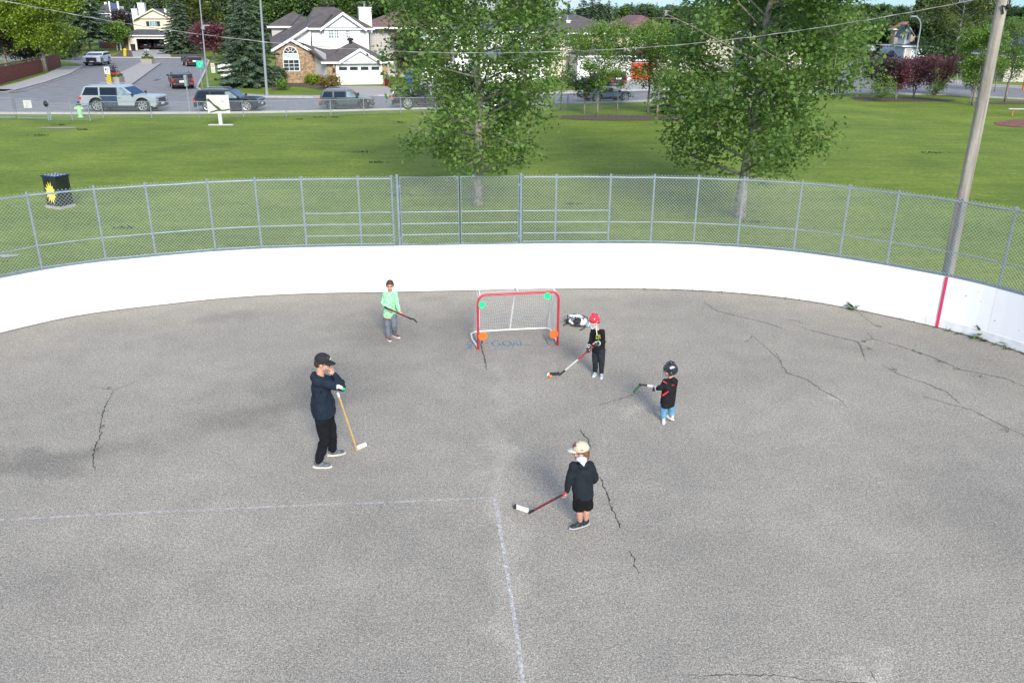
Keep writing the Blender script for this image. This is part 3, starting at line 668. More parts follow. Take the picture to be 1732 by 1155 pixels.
def conifer(name, label, x, y, H, Rb, m, n=9000, lsize=.16, seed=1, z0=.6, group=None, cat='spruce tree', droop=.25, tr=.16):
    rng = np.random.default_rng(seed); rr = random.Random(seed); root = thing(name, label, cat, (x, y, 0), 0, group)
    mb = MB(); mb.tube([(0,0,-.05), (0,0,H*.5), (0,0,H)], [tr, tr*.55, .02], 7); P = []; S = []
    tiers = int(H/.42); per = 9; A = []
    for k in range(tiers):
        u = k/tiers; z = z0+(H-z0)*u; Rz = Rb*(1-u)**.85*rr.uniform(.82,1.12)+.1
        nb = max(4, int(per*(1-u)+4))
        for b in range(nb):
            ang = 2*PI*(b/nb)+k*.7+rr.uniform(-.25,.25); L = Rz*rr.uniform(.72,1.15); d = np.array([math.cos(ang), math.sin(ang), 0]); A.append((z, L, d, rr.random()))
            if b % 2 == 0: mb.tube([(0,0,z), (d[0]*L*.6, d[1]*L*.6, z-L*droop*.4), (d[0]*L*.97, d[1]*L*.97, z-L*droop*.7)], [.03, .018, .005], 4)
    W = np.array([a[1] for a in A]); W /= W.sum(); ch = rng.choice(len(A), n, p=W)
    Z = np.array([a[0] for a in A])[ch]; Lc = np.array([a[1] for a in A])[ch]; D = np.array([a[2] for a in A])[ch]; Sh = np.array([a[3] for a in A])[ch]
    s = rng.uniform(.12,1.,n)**.7; side = rng.normal(size=n)*.17*Lc*(1.15-s); T = np.stack([-D[:,1], D[:,0], np.zeros(n)], 1)
    P = D*(s*Lc)[:,None]+T*side[:,None]; P[:,2] = Z-droop*Lc*s**1.3-np.abs(side)*.35+.18*Lc*np.maximum(0, s-.75)+rng.normal(size=n)*.05
    dirv = D+T*(side/(Lc*.2+.01))[:,None]*.5+rng.normal(size=(n,3))*.15; dirv[:,2] -= .25; dirv /= np.linalg.norm(dirv, axis=1)[:,None]
    nn = rng.normal(size=(n,3))*.35; nn[:,2] += 1; a = np.cross(dirv, nn); a /= np.linalg.norm(a, axis=1)[:,None]; q = lsize*rng.uniform(.6,1.3,(n,1))
    V = np.stack([P-dirv*q, P+a*q*.33, P+dirv*q, P-a*q*.33], 1).reshape(-1,3)
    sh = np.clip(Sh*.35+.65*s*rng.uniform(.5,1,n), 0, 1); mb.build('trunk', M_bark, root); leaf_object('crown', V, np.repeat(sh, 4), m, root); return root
def bush(name, label, x, y, r, h, m, n=1500, lsize=.09, seed=1, group=None, cat='shrub', stems=5, z0=.05):
    rng = np.random.default_rng(seed); rr = random.Random(seed); root = thing(name, label, cat, (x, y, 0), 0, group); mb = MB(); E_ = []
    for k in range(stems*3):
        a = rr.uniform(0, 2*PI); q = Vector((math.cos(a)*r*rr.uniform(.3,.95), math.sin(a)*r*rr.uniform(.3,.95), z0+(h-z0)*rr.uniform(.45,1))); mb.tube([(0,0,0), q*.5+Vector((0,0,.1*h)), q], [.02+r*.012, .012, .004], 5); E_.append(q[:])
    mb.build('stems', M_bark, root)
    nc = max(10, n//12); d = rng.normal(size=(nc,3)); d /= np.linalg.norm(d, axis=1)[:,None]; rad = rng.uniform(.35,1,(nc,1))**.5; C = d*rad*np.array([r, r, (h-z0)/2])*rng.uniform(.85,1.12,(nc,1)); C[:,2] += (h+z0)/2
    P = np.repeat(C, 12, 0)+rng.normal(size=(nc*12,3))*r*.13; P[:,2] = np.maximum(P[:,2], .03); sh = np.clip(np.repeat(rng.uniform(0,.55,nc), 12)+rng.uniform(0,.45,nc*12), 0, 1)
    V, s4 = leaves(P, lsize, rng, sh); leaf_object('foliage', V, s4, m, root); return root
# the two big poplars behind the fence
p = at(808, 346)
tree('poplar_tree', 'large green poplar behind the fence gate, left of the two big park trees', p.x, p.y, 11.2, 1.05, [(0,1.2),(.05,3.0),(.12,3.5),(.25,2.9),(.4,3.15),(.6,3.4),(.85,2.4),(1,.5)], 33000, .105, ML['poplar'], M_bark2, tr=.17, nl=50, seed=11, up=.34, lean=(.012,0), carve=lambda p: (p[0] < -1.35 and 2.3 < p[2] < 4.0) or (p[0] > 2.6 and p[2] > 3.2) or (-1.2 < p[0] < -.35 and 4.3 < p[2] < 5.0), spread=.5, clump=15)
p = at(1250, 366)
tree('poplar_tree', 'large dense green poplar behind the fence, right of the two big park trees', p.x, p.y, 11.8, 1.15, [(0,1.2),(.04,3.3),(.1,2.7),(.2,2.9),(.35,3.5),(.6,4.3),(.8,3.4),(1,.6)], 47000, .105, ML['poplar'], M_bark2, tr=.18, nl=54, seed=23, up=.42, lean=(.045,0), carve=lambda p: (p[0] < -2.3 and p[2] > 4.4) or (p[0] > 2.4 and 1.9 < p[2] < 2.8), spread=.5, clump=15)
# young trees in the mulch bed
def ytree(px, py, top, wpx, m, label, seed, n=5200, tr=.06, z0=1.5, nm='young_tree', lsize=.10, up=1.1, grp='young trees in the mulch bed', multi=1, dx=0):
    p = at(px, py); H = ptY(px, top, p.y).z; R_ = wpx/2/(F/(p.y*_ct+2)); return tree(nm, label, p.x, p.y, H, z0, [(0,.35*R_),(.15,.8*R_),(.4,R_),(.7,.95*R_),(1,.25*R_)], n, lsize, m, tr=tr, nl=24, seed=seed, up=up*.7, spread=.36, group=grp, wob=.05, clump=12, multi=multi)
ytree(949,186,52,95,ML['light'],'young tree at the left end of the mulch bed beside the big poplar',31,3000)
ytree(988,192,128,62,ML['dark'],'short dark twisted young tree in the mulch bed',32,1700,z0=1.2)
ytree(1010,196,42,88,ML['light'],'slender light green tree in front of the grey blue car',33,5600)
ytree(1044,190,80,60,ML['light'],'thin sapling with sparse leaves standing behind the mulch bed',34,1500,tr=.035)
ytree(1095,190,48,85,ML['light'],'light green tree with two stems in front of the red garage door',35,5200,tr=.09)
ytree(1111,196,36,120,ML['light'],'broad light green tree at the right end of the mulch bed',36,6500,tr=.075,z0=1.7)
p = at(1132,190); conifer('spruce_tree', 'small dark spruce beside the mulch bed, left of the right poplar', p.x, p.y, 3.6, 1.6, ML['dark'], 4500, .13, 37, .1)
# purple leaved trees right
for k, (px, py, top, wp, m, lb) in enumerate([(1484,168,96,58,'plum','dark purple bush with green shoots at the left of the purple group'),(1545,166,97,62,'purple','reddest purple leaved tree in the middle of the purple group'),(1582,160,96,78,'purple','widest purple leaved tree at the right of the purple group'),(1515,168,105,46,'purple','small leaning purple tree between its larger purple neighbours')]):
    ytree(px, py, top, wp, ML[m], lb, 41+k, 3600, z0=.8, nm='purple_tree', lsize=.11, up=.9, grp='purple leaved trees by the road', multi=2, tr=.08)
p = at(1487,170); bush('green_shrub', 'bright green suckers at the foot of the left purple bush', p.x, p.y-.3, 1.0, 2.0, ML['light'], 1300, .1, 51)
p = at(1580,161); bush('green_shrub', 'green suckers at the foot of the widest purple tree', p.x, p.y-.2, .8, 1.2, ML['light'], 700, .1, 52)
ytree(1645,178,48,70,ML['light'],'light green tree just left of the wooden utility pole',45,7000,tr=.11,grp=None,nm='park_tree')
ytree(1640,176,98,50,ML['light'],'low light green growth under the tree left of the pole',46,1500,tr=.05,grp=None,nm='sapling',z0=.9)
ytree(1682,155,92,66,ML['lime'],'small pale green boulevard tree right of the wooden pole',47,2600,tr=.06,grp=None,nm='boulevard_tree')
ytree(1700,172,34,76,ML['poplar'],'taller dark green tree at the right edge behind the pole',48,6500,tr=.1,grp=None,nm='park_tree',dx=0)
# left side
def bigtree(px, py, top, wpx, m, label, seed, n, nm='garden_tree', z0=2.5, lsize=.22, tr=.2, up=.6, bark=None, grp=None, prof=None, spread=.75, lean=(0,0)):
    p = at(px, py); H = ptY(px, top, p.y).z; R_ = wpx/2/(F/(p.y*_ct+2))
    return tree(nm, label, p.x, p.y, H, z0, [(a, b*R_) for a, b in (prof or [(0,.45),(.15,.85),(.4,1),(.7,.85),(1,.3)])], n, lsize, m, bark, tr=tr, nl=34, seed=seed, up=up, spread=spread, group=grp, clump=14, lean=lean)
bigtree(78,121,-22,150,ML['lime'],'big yellow green tree growing over the red wooden fence',61,15000,z0=2.2,lsize=.2)
bigtree(12,118,12,120,ML['plum'],'dark plum coloured tree behind the red fence at the left edge',62,9000,z0=1.5,lsize=.2)
bigtree(45,112,60,100,ML['dark'],'dark green tree filling the gap behind the red fence',63,6500,z0=.8,lsize=.2)
def con(px, py, top, wpx, label, seed, n=9000, m='spruce', ls=.2, z0=.6, grp=None):
    p = at(px, py); H = ptY(px, top, p.y).z; return conifer('spruce_tree', label, p.x, p.y, H, wpx/2/(F/(p.y*_ct+2)), ML[m], n, ls, seed, z0, grp)
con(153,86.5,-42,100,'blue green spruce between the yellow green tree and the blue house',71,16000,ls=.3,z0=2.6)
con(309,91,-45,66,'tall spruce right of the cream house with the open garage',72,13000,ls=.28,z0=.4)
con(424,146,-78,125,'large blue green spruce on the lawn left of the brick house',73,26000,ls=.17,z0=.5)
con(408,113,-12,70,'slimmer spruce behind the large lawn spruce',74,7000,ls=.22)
bigtree(362,100,42,72,ML['purple'],'red purple tree between the two spruces by the street corner',75,5500,z0=1.2,lsize=.24)
bigtree(341,88,-20,72,ML['birch'],'olive green tree behind the purple tree at the corner',76,6000,z0=2,lsize=.3)
bigtree(199,86,38,46,ML['light'],'small green tree in front of the blue house',77,2600,z0=1.8,lsize=.26,tr=.14)
bigtree(209,83,20,30,ML['plum'],'dark purple columnar tree between blue and cream houses',78,2600,z0=1.5,lsize=.26,tr=.12)
con(224,80,2,16,'narrow cedar between the blue house and the cream house',79,2500,'dark',.3,z0=.2)
# plants in front of the brick house
for k, (px, py, r_, h_, m, lb) in enumerate([(469,142,.95,1.5,'dark','round dark green bush under the spruce left of the arched window'),(492,137,1.5,1.75,'dark','wide dark shrub under the arched window'),(508,130,1.0,1.9,'birch','tall brownish green shrub at the right of the arched window'),
      (518,139,.6,.75,'lime','first low lime green shrub along the garden bed'),(527,141,.6,.75,'lime','middle low lime green shrub along the garden bed'),(537,144,.65,.8,'lime','last low lime green shrub next to the entry walk'),(559,150,1.0,1.15,'rust','orange tinged shrub at the left corner of the white garage door'),(478,152,.45,.85,'light','small bright green plant on the lawn beside a rock')]):
    p = at(px, py); bush('garden_shrub', lb, p.x, p.y, r_, h_, ML[m], 1500, .12, 81+k, 'shrubs in front of the brick house')
p = at(688,131); tree('ornamental_tree', 'pinkish flowering tree between brick house and grey siding house', p.x, p.y, 4.4, .8, [(0,.8),(.4,1.5),(.8,1.3),(1,.4)], 3600, .16, leafmat('pinkish_leaf', (.07,.08,.03), (.2,.13,.10)), tr=.1, nl=24, seed=91, up=.8)
# weeds along the boards
for k, (px, py, s, lb) in enumerate([(1336,503,.13,'small leafy weed at the foot of the white boards, farthest of them'),(1443,523,.2,'leafy green weed growing where a crack meets the boards'),(1658,571,.3,'spiky green weed at the boards right of the red line'),(1722,590,.28,'leafy weed at the foot of the boards at the right edge of the view')]):
    p = at(px, py); root = thing('weed', lb, 'weed', p, 0, 'weeds along the boards'); rng = np.random.default_rng(100+k); mb = MB()
    for j in range(26):
        a = rng.uniform(0, 6.28); L = s*rng.uniform(.7,1.5); e = rng.uniform(.2,1.2); d = Vector((math.cos(a)*math.cos(e), math.sin(a)*math.cos(e), math.sin(e))); t = d.cross(Vector((0,0,1))).normalized()*L*.16
        mb.add([(0,0,.01), d*L*.5+t, d*L+Vector((0,0,-.25*L)), d*L*.5-t], [(0,1,2,3)])
    o = mb.build('leaves', ML['weed'], root, fix=False); at2 = o.data.attributes.new('shade', 'FLOAT', 'POINT'); at2.data.foreach_set('value', rng.uniform(0,1,len(o.data.vertices)).astype(np.float32))
rng = np.random.default_rng(5); V = []; rr = random.Random(8)
for i in range(nearest(1020,488), nearest(1740,600)):
    den = 3 if i < nearest(1100,489) else (10 if i < nearest(1250,496) else (5 if i < nearest(1600,557) else 34))
    for j in range(den):
        q = cpt(i, -.015-abs(rng.normal())*.025); h = rng.uniform(.02,.085)*(1.3 if rng.random() < .15 else .8); a = rng.uniform(0,6.28); w_ = .006
        b_ = np.array([q.x+rng.uniform(-.12,.12)*.9, q.y, 0.]); tt = np.array([math.cos(a), math.sin(a), 0]); tip = b_+np.array([rng.normal()*.03, -abs(rng.normal())*.02, h]); V += [b_-tt*w_, b_+tt*w_, tip+tt*w_*.3, tip-tt*w_*.3]
# tufts in the cracks
for (px, py) in [(175,697),(170,722),(1470,590),(1460,578),(1590,612),(1620,625),(1700,727),(1655,637),(1555,598),(1545,594),(1512,625),(1490,553),(182,657),(163,760)]:
    c = at(px, py)
    for j in range(16):
        b_ = np.array([c.x+rng.normal()*.03, c.y+rng.normal()*.03, 0]); a = rng.uniform(0,6.28); tt = np.array([math.cos(a), math.sin(a), 0])*.007; tip = b_+np.array([rng.normal()*.02, rng.normal()*.02, rng.uniform(.008,.022)]); V += [b_-tt, b_+tt, tip+tt*.5, tip-tt*.5]
V = np.array(V); o = leaf_object('grass_fringe', V, rng.uniform(0,1,len(V)), ML['weed'], None); tag(o, 'thin grass and small weeds sprouting along boards and cracks', 'grass', None, 'stuff')
# coarse tufts over the park lawn
V = []; rng = np.random.default_rng(9)
for k in range(45):
    x = rng.uniform(-30, 34); y = rng.uniform(20.5, 57)
    if abs(x) > 6+y*.62: continue
    c = (x, y); rad = rng.uniform(.07,.2)
    for j in range(36):
        b_ = np.array([c[0]+rng.normal()*rad*1.6, c[1]+rng.normal()*rad*.7, -.03]); a = rng.uniform(0,6.28); tt = np.array([math.cos(a), math.sin(a), 0])*.03; tip = b_+np.array([rng.normal()*.05, rng.normal()*.05, rng.uniform(.04,.09)]); V += [b_-tt, b_+tt, tip+tt*.2, tip-tt*.2]
V = np.array(V); o = leaf_object('grass_tufts', V, rng.uniform(0,.35,len(V)), leafmat('coarse_grass_blade', (.03,.07,.02), (.08,.15,.035)), None); tag(o, 'coarser dark grass tufts scattered over the mown park lawn', 'grass', None, 'stuff')
# wooded background: individual trees behind the houses
protos = []
def proto(kind, seed):
    rr = random.Random(seed)
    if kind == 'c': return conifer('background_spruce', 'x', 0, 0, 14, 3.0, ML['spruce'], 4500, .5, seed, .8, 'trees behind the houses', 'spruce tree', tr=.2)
    return tree('background_tree', 'x', 0, 0, 12, 1.5, [(0,1.5),(.2,3.4),(.5,4.0),(.8,3.0),(1,.8)] if kind == 'd' else [(0,.8),(.2,1.8),(.6,2.0),(1,.4)], 5200, .38, ML['wood'] if seed % 2 else ML['dark'], tr=.25, nl=30, seed=seed, group='trees behind the houses', spread=1.1, up=.7)
def bgt(pr, first, px, Y, top, scx, label):
    x = ptY(px, 60, Y).x; H = ptY(px, top, Y).z; base = 14. if pr['category'] == 'spruce tree' else 12.
    s = H/base
    if first: pr.location = (x, Y, 0); pr.scale = (s*scx, s*scx, s); pr['label'] = label; return pr
    rz_ = (px*1.7) % 6.28; return dup(pr, (x, Y, 0), rz_, label, (s*scx, s*scx, s))
# ================================================================ HOUSES
M_white = mat('white_siding', (.72,.71,.69), .6, .03, 2, wave=('Z',.15,.9))
M_trim = mat('white_trim', (.74,.74,.74), .5, .03)
M_cream = mat('cream_stucco', (.62,.57,.45), .85, .06, 3, bump=.1)
M_grey = mat('grey_siding', (.44,.42,.40), .7, .05, 2, wave=('Z',.2,.78))
M_blue = mat('navy_siding', (.035,.075,.16), .6, .15, 2, wave=('Z',.2,.85))
M_beige = mat('beige_stucco', (.48,.44,.37), .85, .07, 2)
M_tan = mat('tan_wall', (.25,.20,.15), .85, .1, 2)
def brick(name, a, b, mo):
    m = bpy.data.materials.new(name); m.use_nodes = True; n = m.node_tree.nodes; l = m.node_tree.links.new
    t = n.new('ShaderNodeTexCoord'); s = n.new('ShaderNodeSeparateXYZ'); c = n.new('ShaderNodeCombineXYZ'); ad = n.new('ShaderNodeMath'); ad.operation = 'ADD'
    l(t.outputs['Object'], s.inputs[0]); l(s.outputs[0], ad.inputs[0]); l(s.outputs[1], ad.inputs[1]); l(ad.outputs[0], c.inputs[0]); l(s.outputs[2], c.inputs[1])
    br = n.new('ShaderNodeTexBrick'); l(c.outputs[0], br.inputs[0]); br.inputs['Color1'].default_value = (*a, 1); br.inputs['Color2'].default_value = (*b, 1); br.inputs['Mortar'].default_value = (*mo, 1)
    br.inputs['Scale'].default_value = 1; br.inputs['Brick Width'].default_value = .32; br.inputs['Row Height'].default_value = .13; br.inputs['Mortar Size'].default_value = .012
    z = n.new('ShaderNodeTexNoise'); z.inputs['Scale'].default_value = 4; l(t.outputs['Object'], z.inputs['Vector']); r = n.new('ShaderNodeMapRange'); r.inputs[1].default_value = .3; r.inputs[2].default_value = .7; r.inputs[3].default_value = .6; r.inputs[4].default_value = 1.3; l(z.outputs['Fac'], r.inputs[0])
    q = n.new('ShaderNodeMixRGB'); q.blend_type = 'MULTIPLY'; q.inputs[0].default_value = 1; l(br.outputs[0], q.inputs[1]); l(r.outputs[0], q.inputs[2]); l(q.outputs[0], n['Principled BSDF'].inputs['Base Color']); n['Principled BSDF'].inputs['Roughness'].default_value = .9; return m
M_brick = brick('tan_brick', (.36,.23,.115), (.18,.115,.065), (.42,.35,.26)); M_rbrick = brick('red_brick', (.16,.05,.035), (.10,.035,.03), (.2,.15,.13))
def roofm(name, c): return mat(name, c, .95, .22, 1.6, bump=.5, bscale=10, wave=('Z',.17,.82), det=8)
M_rgrey = roofm('brown_grey_shingles', (.088,.077,.076)); M_rbrown = roofm('red_brown_shingles', (.15,.085,.08)); M_rblue = roofm('blue_grey_shingles', (.10,.12,.16)); M_rdark = roofm('charcoal_shingles', (.07,.072,.085)); M_rterra = roofm('terracotta_tiles', (.30,.13,.075)); M_rshed = roofm('slate_blue_shingles', (.06,.08,.13))
M_glass = mat('window_glass', (.03,.045,.05), .08, .3, 3, spec=.9); M_glass2 = mat('curtained_glass', (.22,.30,.29), .12, .35, 4, spec=.8)
M_garage = mat('white_garage_door', (.80,.80,.79), .5, .02, wave=('Z',.53,.93)); M_reddoor = mat('red_garage_door', (.85,.02,.02), .5, .04, wave=('Z',.53,.85))
M_flash = mat('dark_valley_flashing', (.03,.04,.06), .4, .1); M_vent = mat('black_roof_vent', (.012,.012,.015), .6)
class House:
    def __init__(s, name, label, px, py, rz, loc=None):
        g_ = loc or at(px, py); s.t = thing(name, label, 'house', (g_.x, g_.y, 0), rz); s.M = Matrix.Translation((g_.x, g_.y, 0)) @ Matrix.Rotation(rz, 4, 'Z'); s.I = s.M.inverted(); s.rz = rz
    def h(s, px, py, Y=0.):       # the point of the plane local-y = Y seen at a pixel
        o = s.I @ Vector((0,0,CH)); d = s.I.to_3x3() @ ray(px, py); q = o+d*((Y-o.y)/d.y); return (q.x, Y, q.z)
    def box(s, name, x0, x1, y0, y1, z0, z1, m, par=None, bevel=0):
        mb = MB(); mb.b2((x0,y0,z0), (x1,y1,z1)); return mb.build(name, m, par or s.t, bevel=bevel)
    def slab(s, name, pts, th, m, par=None, k=None):     # roof plane: quad/tri + thickness straight down
        mb = MB(); n = len(pts); mb.add(list(pts)+[(p[0], p[1], p[2]-th) for p in pts], [tuple(range(n)), tuple(reversed(range(n, 2*n)))]+[(i, (i+1) % n, n+(i+1) % n, n+i) for i in range(n)]); return mb.build(name, m, par or s.t)
    def hip(s, x0, x1, y0, y1, ze, zr, m, ov=.45, name='roof', ridge=None, gut=True, rid=None):
        x0 -= ov; x1 += ov; y0 -= ov; y1 += ov; w_, d_ = x1-x0, y1-y0
        if rid: w_ = d_+1; r0, r1 = (rid[0], (y0+y1)/2), (rid[1], (y0+y1)/2)
        elif w_ > d_: ins = d_/2 if ridge is None else ridge; r0, r1 = (x0+ins, (y0+y1)/2), (x1-ins, (y0+y1)/2)
        else: ins = w_/2 if ridge is None else ridge; r0, r1 = ((x0+x1)/2, y0+ins), ((x0+x1)/2, y1-ins)
        mb = MB(); A = [(x0,y0,ze), (x1,y0,ze), (x1,y1,ze), (x0,y1,ze)]; B = [(r0[0],r0[1],zr), (r1[0],r1[1],zr)]
        if w_ > d_: fs = [(0,1,5,4), (1,2,5), (2,3,4,5), (3,0,4)]
        else: fs = [(0,1,4), (1,2,5,4), (2,3,5), (3,0,4,5)]
        mb.add(A+B, fs+[(3,2,1,0)]); r = mb.build(name, m, s.t, fix=False)
        mb = MB(); z1 = ze+.01; z0 = ze-.16
        mb.b2((x0,y0-.02,z0), (x1,y0+.06,z1)); mb.b2((x0,y1-.06,z0), (x1,y1+.02,z1)); mb.b2((x0-.02,y0+.06,z0), (x0+.06,y1-.06,z1)); mb.b2((x1-.06,y0+.06,z0), (x1+.02,y1-.06,z1))
        if gut: mb.build('fascia', M_trim, r)
        return r
    def gable(s, apex, L, Rr, y0, y1, m, wallm, bargem=None, name='roof', ov=.3, th=.14):   # front gable; apex/L/Rr are (x,z)
        a, l, r = apex, L, Rr
        mb = MB(); mb.prism([l, a, r], lambda x, z: (x, y0+.02, z), lambda x, z: (x, y0+.2, z)); mb.build('gable_wall', wallm, s.t)
        rf = None
        for q, o in ((l, r), (r, l)):
            dx, dz = q[0]-a[0], q[1]-a[1]; k = 1+ov/abs(dx); e = (a[0]+dx*k, a[1]+dz*k); up = .1
            mb = MB(); mb.hexa([(e[0],y0-ov,e[1]+.02), (a[0],y0-ov,a[1]+.02), (a[0],y1,a[1]+.02), (e[0],y1,e[1]+.02), (e[0],y0-ov,e[1]+up), (a[0],y0-ov,a[1]+up), (a[0],y1,a[1]+up), (e[0],y1,e[1]+up)]); rf = mb.build(name, m, s.t)
            mb = MB(); mb.hexa([(e[0],y0-ov-.06,e[1]-.14), (a[0],y0-ov-.06,a[1]-.14), (a[0],y0-ov-.005,a[1]-.14), (e[0],y0-ov-.005,e[1]-.14), (e[0],y0-ov-.06,e[1]+up+.02), (a[0],y0-ov-.06,a[1]+up+.02), (a[0],y0-ov-.005,a[1]+up+.02), (e[0],y0-ov-.005,e[1]+up+.02)]); mb.build('bargeboard', bargem or M_trim, rf)
    def window(s, x0, z0, x1, z1, Y, nx=2, nz=2, glass=None, fr=.07, label=None, m=None, par=None):
        mb = MB(); y = Y-.05; m = m or M_trim
        mb.b2((x0-fr,y,z0-fr),(x1+fr,Y+.01,z0)); mb.b2((x0-fr,y,z1),(x1+fr,Y+.01,z1+fr)); mb.b2((x0-fr,y,z0),(x0,Y+.01,z1)); mb.b2((x1,y,z0),(x1+fr,Y+.01,z1))
        for i in range(1, nx): xx = x0+(x1-x0)*i/nx; mb.b2((xx-.02,y+.012,z0),(xx+.02,Y+.01,z1))
        for i in range(1, nz): zz = z0+(z1-z0)*i/nz; mb.b2((x0,y+.016,zz-.018),(x1,Y+.01,zz+.018))
        f_ = mb.build('window', m, par or s.t); g2 = MB(); g2.b2((x0,Y-.02,z0),(x1,Y-.005,z1)); g2.build('pane', glass or M_glass, f_)
        if label: f_['label'] = label
        return f_
    def gdoor(s, x0, x1, z1, Y, m=None, glaz=True, z0=0.):
        m = m or M_garage; mb = MB(); mb.b2((x0,Y-.04,z0),(x1,Y+.02,z1)); d = mb.build('garage_door', m, s.t)
        fr = MB(); fr.b2((x0-.14,Y-.07,z0),(x0,Y+.02,z1)); fr.b2((x1,Y-.07,z0),(x1+.14,Y+.02,z1)); fr.b2((x0-.14,Y-.07,z1),(x1+.14,Y+.02,z1+.14)); fr.build('door_frame', M_trim, d)
        for k in range(1, 4):
            g2 = MB(); zz = z0+(z1-z0)*k/4; g2.b2((x0+.02,Y-.045,zz-.012),(x1-.02,Y-.041,zz+.012)); g2.build('panel_groove', mat('panel_groove_grey', (.45,.45,.45), .6), d)
        if glaz:
            w_ = (x1-x0)/4
            for k in range(4): g2 = MB(); g2.b2((x0+w_*(k+.13),Y-.052,z1-.42),(x0+w_*(k+.87),Y-.04,z1-.12)); g2.build('pane', M_glass, d)
        return d
    def chimney(s, x0, x1, y0, y1, z0, z1, m):
        c = s.box('chimney', x0, x1, y0, y1, z0, z1, m, bevel=.02); s.box('chimney_cap', x0-.05, x1+.05, y0-.05, y1+.05, z1+.003, z1+.08, M_trim, c)
        mb = MB(); mb.tube([((x0+x1)/2,(y0+y1)/2,z1+.08), ((x0+x1)/2,(y0+y1)/2,z1+.45)], .09, 8); mb.tube([((x0+x1)/2,(y0+y1)/2,z1+.5), ((x0+x1)/2,(y0+y1)/2,z1+.58)], .15, 8); mb.build('flue', M_galv, c)
    def vent(s, x, y, z):
        mb = MB(); mb.tube([(x,y,z-.3),(x,y,z+.15)], .17, 8); mb.rings([(x,y,z+.15,.3,.3),(x,y,z+.28,.32,.32),(x,y,z+.4,.18,.18)], 10); mb.build('roof_vent', M_vent, s.t)
    def lamp(s, x, z, Y):
        mb = MB(); mb.rings([(x,Y-.12,z,.05,.05),(x,Y-.12,z+.2,.07,.07),(x,Y-.12,z+.26,.02,.02)], 6); mb.b2((x-.02,Y-.12,z+.08),(x+.02,Y,z+.12)); mb.build('wall_lamp', M_trim, s.t)
# ---- brick and white house with the double garage
H = House('brick_house', 'two storey house with tan brick front, white upper floor and white double garage door', 555, 144, R(16))
X0, Z_e = H.h(560,104.5)[0], H.h(600,104.5)[2]; X0 = H.h(555,140)[0]; X1 = H.h(656.5,140)[0]
H.box('garage_wall', X0, X1, 0, .25, -.03, Z_e-.16, M_brick)
H.box('garage_wall', X0, X0+.2, .25, 5.5, -.03, Z_e-.16, M_white)
H.box('garage_wall', X1-.2, X1, .25, 5.5, -.03, Z_e-.16, M_brick)
gx0, _, gz = H.h(570.5,111.5); gx1 = H.h(643.5,111.5)[0]; H.gdoor(gx0, gx1, gz, -.005)
zr = H.h(585,71,3)[2]; H.hip(X0, X1, 0, 6.2, Z_e, zr, M_rgrey, ov=.5)
ap = H.h(608.5,84,-.5); l_ = H.h(577,104,-.5); r_ = H.h(641,104,-.5); H.gable((ap[0],ap[2]), (l_[0],l_[2]), (r_[0],r_[2]), -.5, 2.4, M_rgrey, M_trim, ov=.2)
H.lamp(H.h(564.5,113)[0], H.h(564.5,113)[2], 0); H.lamp(H.h(649,112)[0], H.h(649,112)[2], 0)
a = H.h(564.5,120); mb = MB(); mb.b2((a[0]-.12,-.03,a[2]-.2),(a[0]+.12,-.003,a[2]+.2)); mb.build('house_number_plate', M_vent, H.t)
UY = 4.4; uL, uR = H.h(528,70,UY)[0], H.h(624,70,UY)[0]; uze = H.h(560,48,UY)[2]
H.box('upper_wall', uL, uR, UY, UY+8, 2.2, uze-.16, M_white)
H.box('upper_wall', H.h(548.5,60,UY)[0], H.h(609,60,UY)[0], UY-.35, UY-.002, 2.3, uze-.02, M_trim)
mr = H.hip(uL, uR, UY, UY+8, uze, H.h(545,12.5,UY+4)[2], M_rgrey, ov=.55, rid=(H.h(531,13,UY+4)[0], H.h(566,13,UY+4)[0]))
ap = H.h(579,23,UY-.4); l_ = H.h(546,47.5,UY-.4); r_ = H.h(614,47.5,UY-.4); H.gable((ap[0],ap[2]), (l_[0],l_[2]), (r_[0],r_[2]), UY-.4, UY+3.4, M_rgrey, M_trim, ov=.3)
def hw(a, b, c, d, Y, **k): p0, p1 = H.h(a, d, Y), H.h(c, b, Y); return H.window(p0[0], p0[2], p1[0], p1[2], Y, **k)
hw(556,50,564,65,UY-.37,nx=2,nz=3,glass=M_glass2); hw(565.5,50,572,65,UY-.37,nx=2,nz=3,glass=M_glass2); hw(586,51,592,64.5,UY-.37,nx=2,nz=3,glass=M_glass2); hw(593,51,601,64.5,UY-.37,nx=1,nz=1,glass=mat('white_blind', (.55,.57,.62), .5, .05))
mb = MB(); a = H.h(551,67.5,UY-.4); b = H.h(606,70,UY-.4); mb.b2((a[0],UY-.42,b[2]),(b[0],UY-.352,a[2])); mb.build('sill_band', M_trim, H.t)
BY = 3.2; bL, bR = H.h(466,100,BY)[0], H.h(532,100,BY)[0]; bze = H.h(500,84,BY)[2]
H.box('bay_wall', bL, bR, BY, BY+6, -.03, bze, M_brick)
ap = H.h(491,67,BY); l_ = H.h(462.5,84,BY); r_ = H.h(522,84,BY); H.gable((ap[0],ap[2]), (l_[0],l_[2]), (r_[0],r_[2]), BY-.05, BY+2, M_rgrey, M_brick, ov=.25)
hw(481,102,505,120,BY,nx=3,nz=3); hw(479.5,93,504.5,100,BY,nx=1,nz=1,glass=mat('pale_awning_pane', (.42,.52,.55), .3, .1), fr=.04)
c0 = H.h(491.5,91.5,BY); rad = H.h(503.5,91.5,BY)[0]-c0[0]
mb = MB(); arc = [(c0[0]+rad*math.cos(PI*k/14), c0[2]+rad*math.sin(PI*k/14)) for k in range(15)]; mb.prism(arc, lambda x, z: (x, BY-.03, z), lambda x, z: (x, BY-.005, z)); aw = mb.build('arched_window', M_glass, H.t)
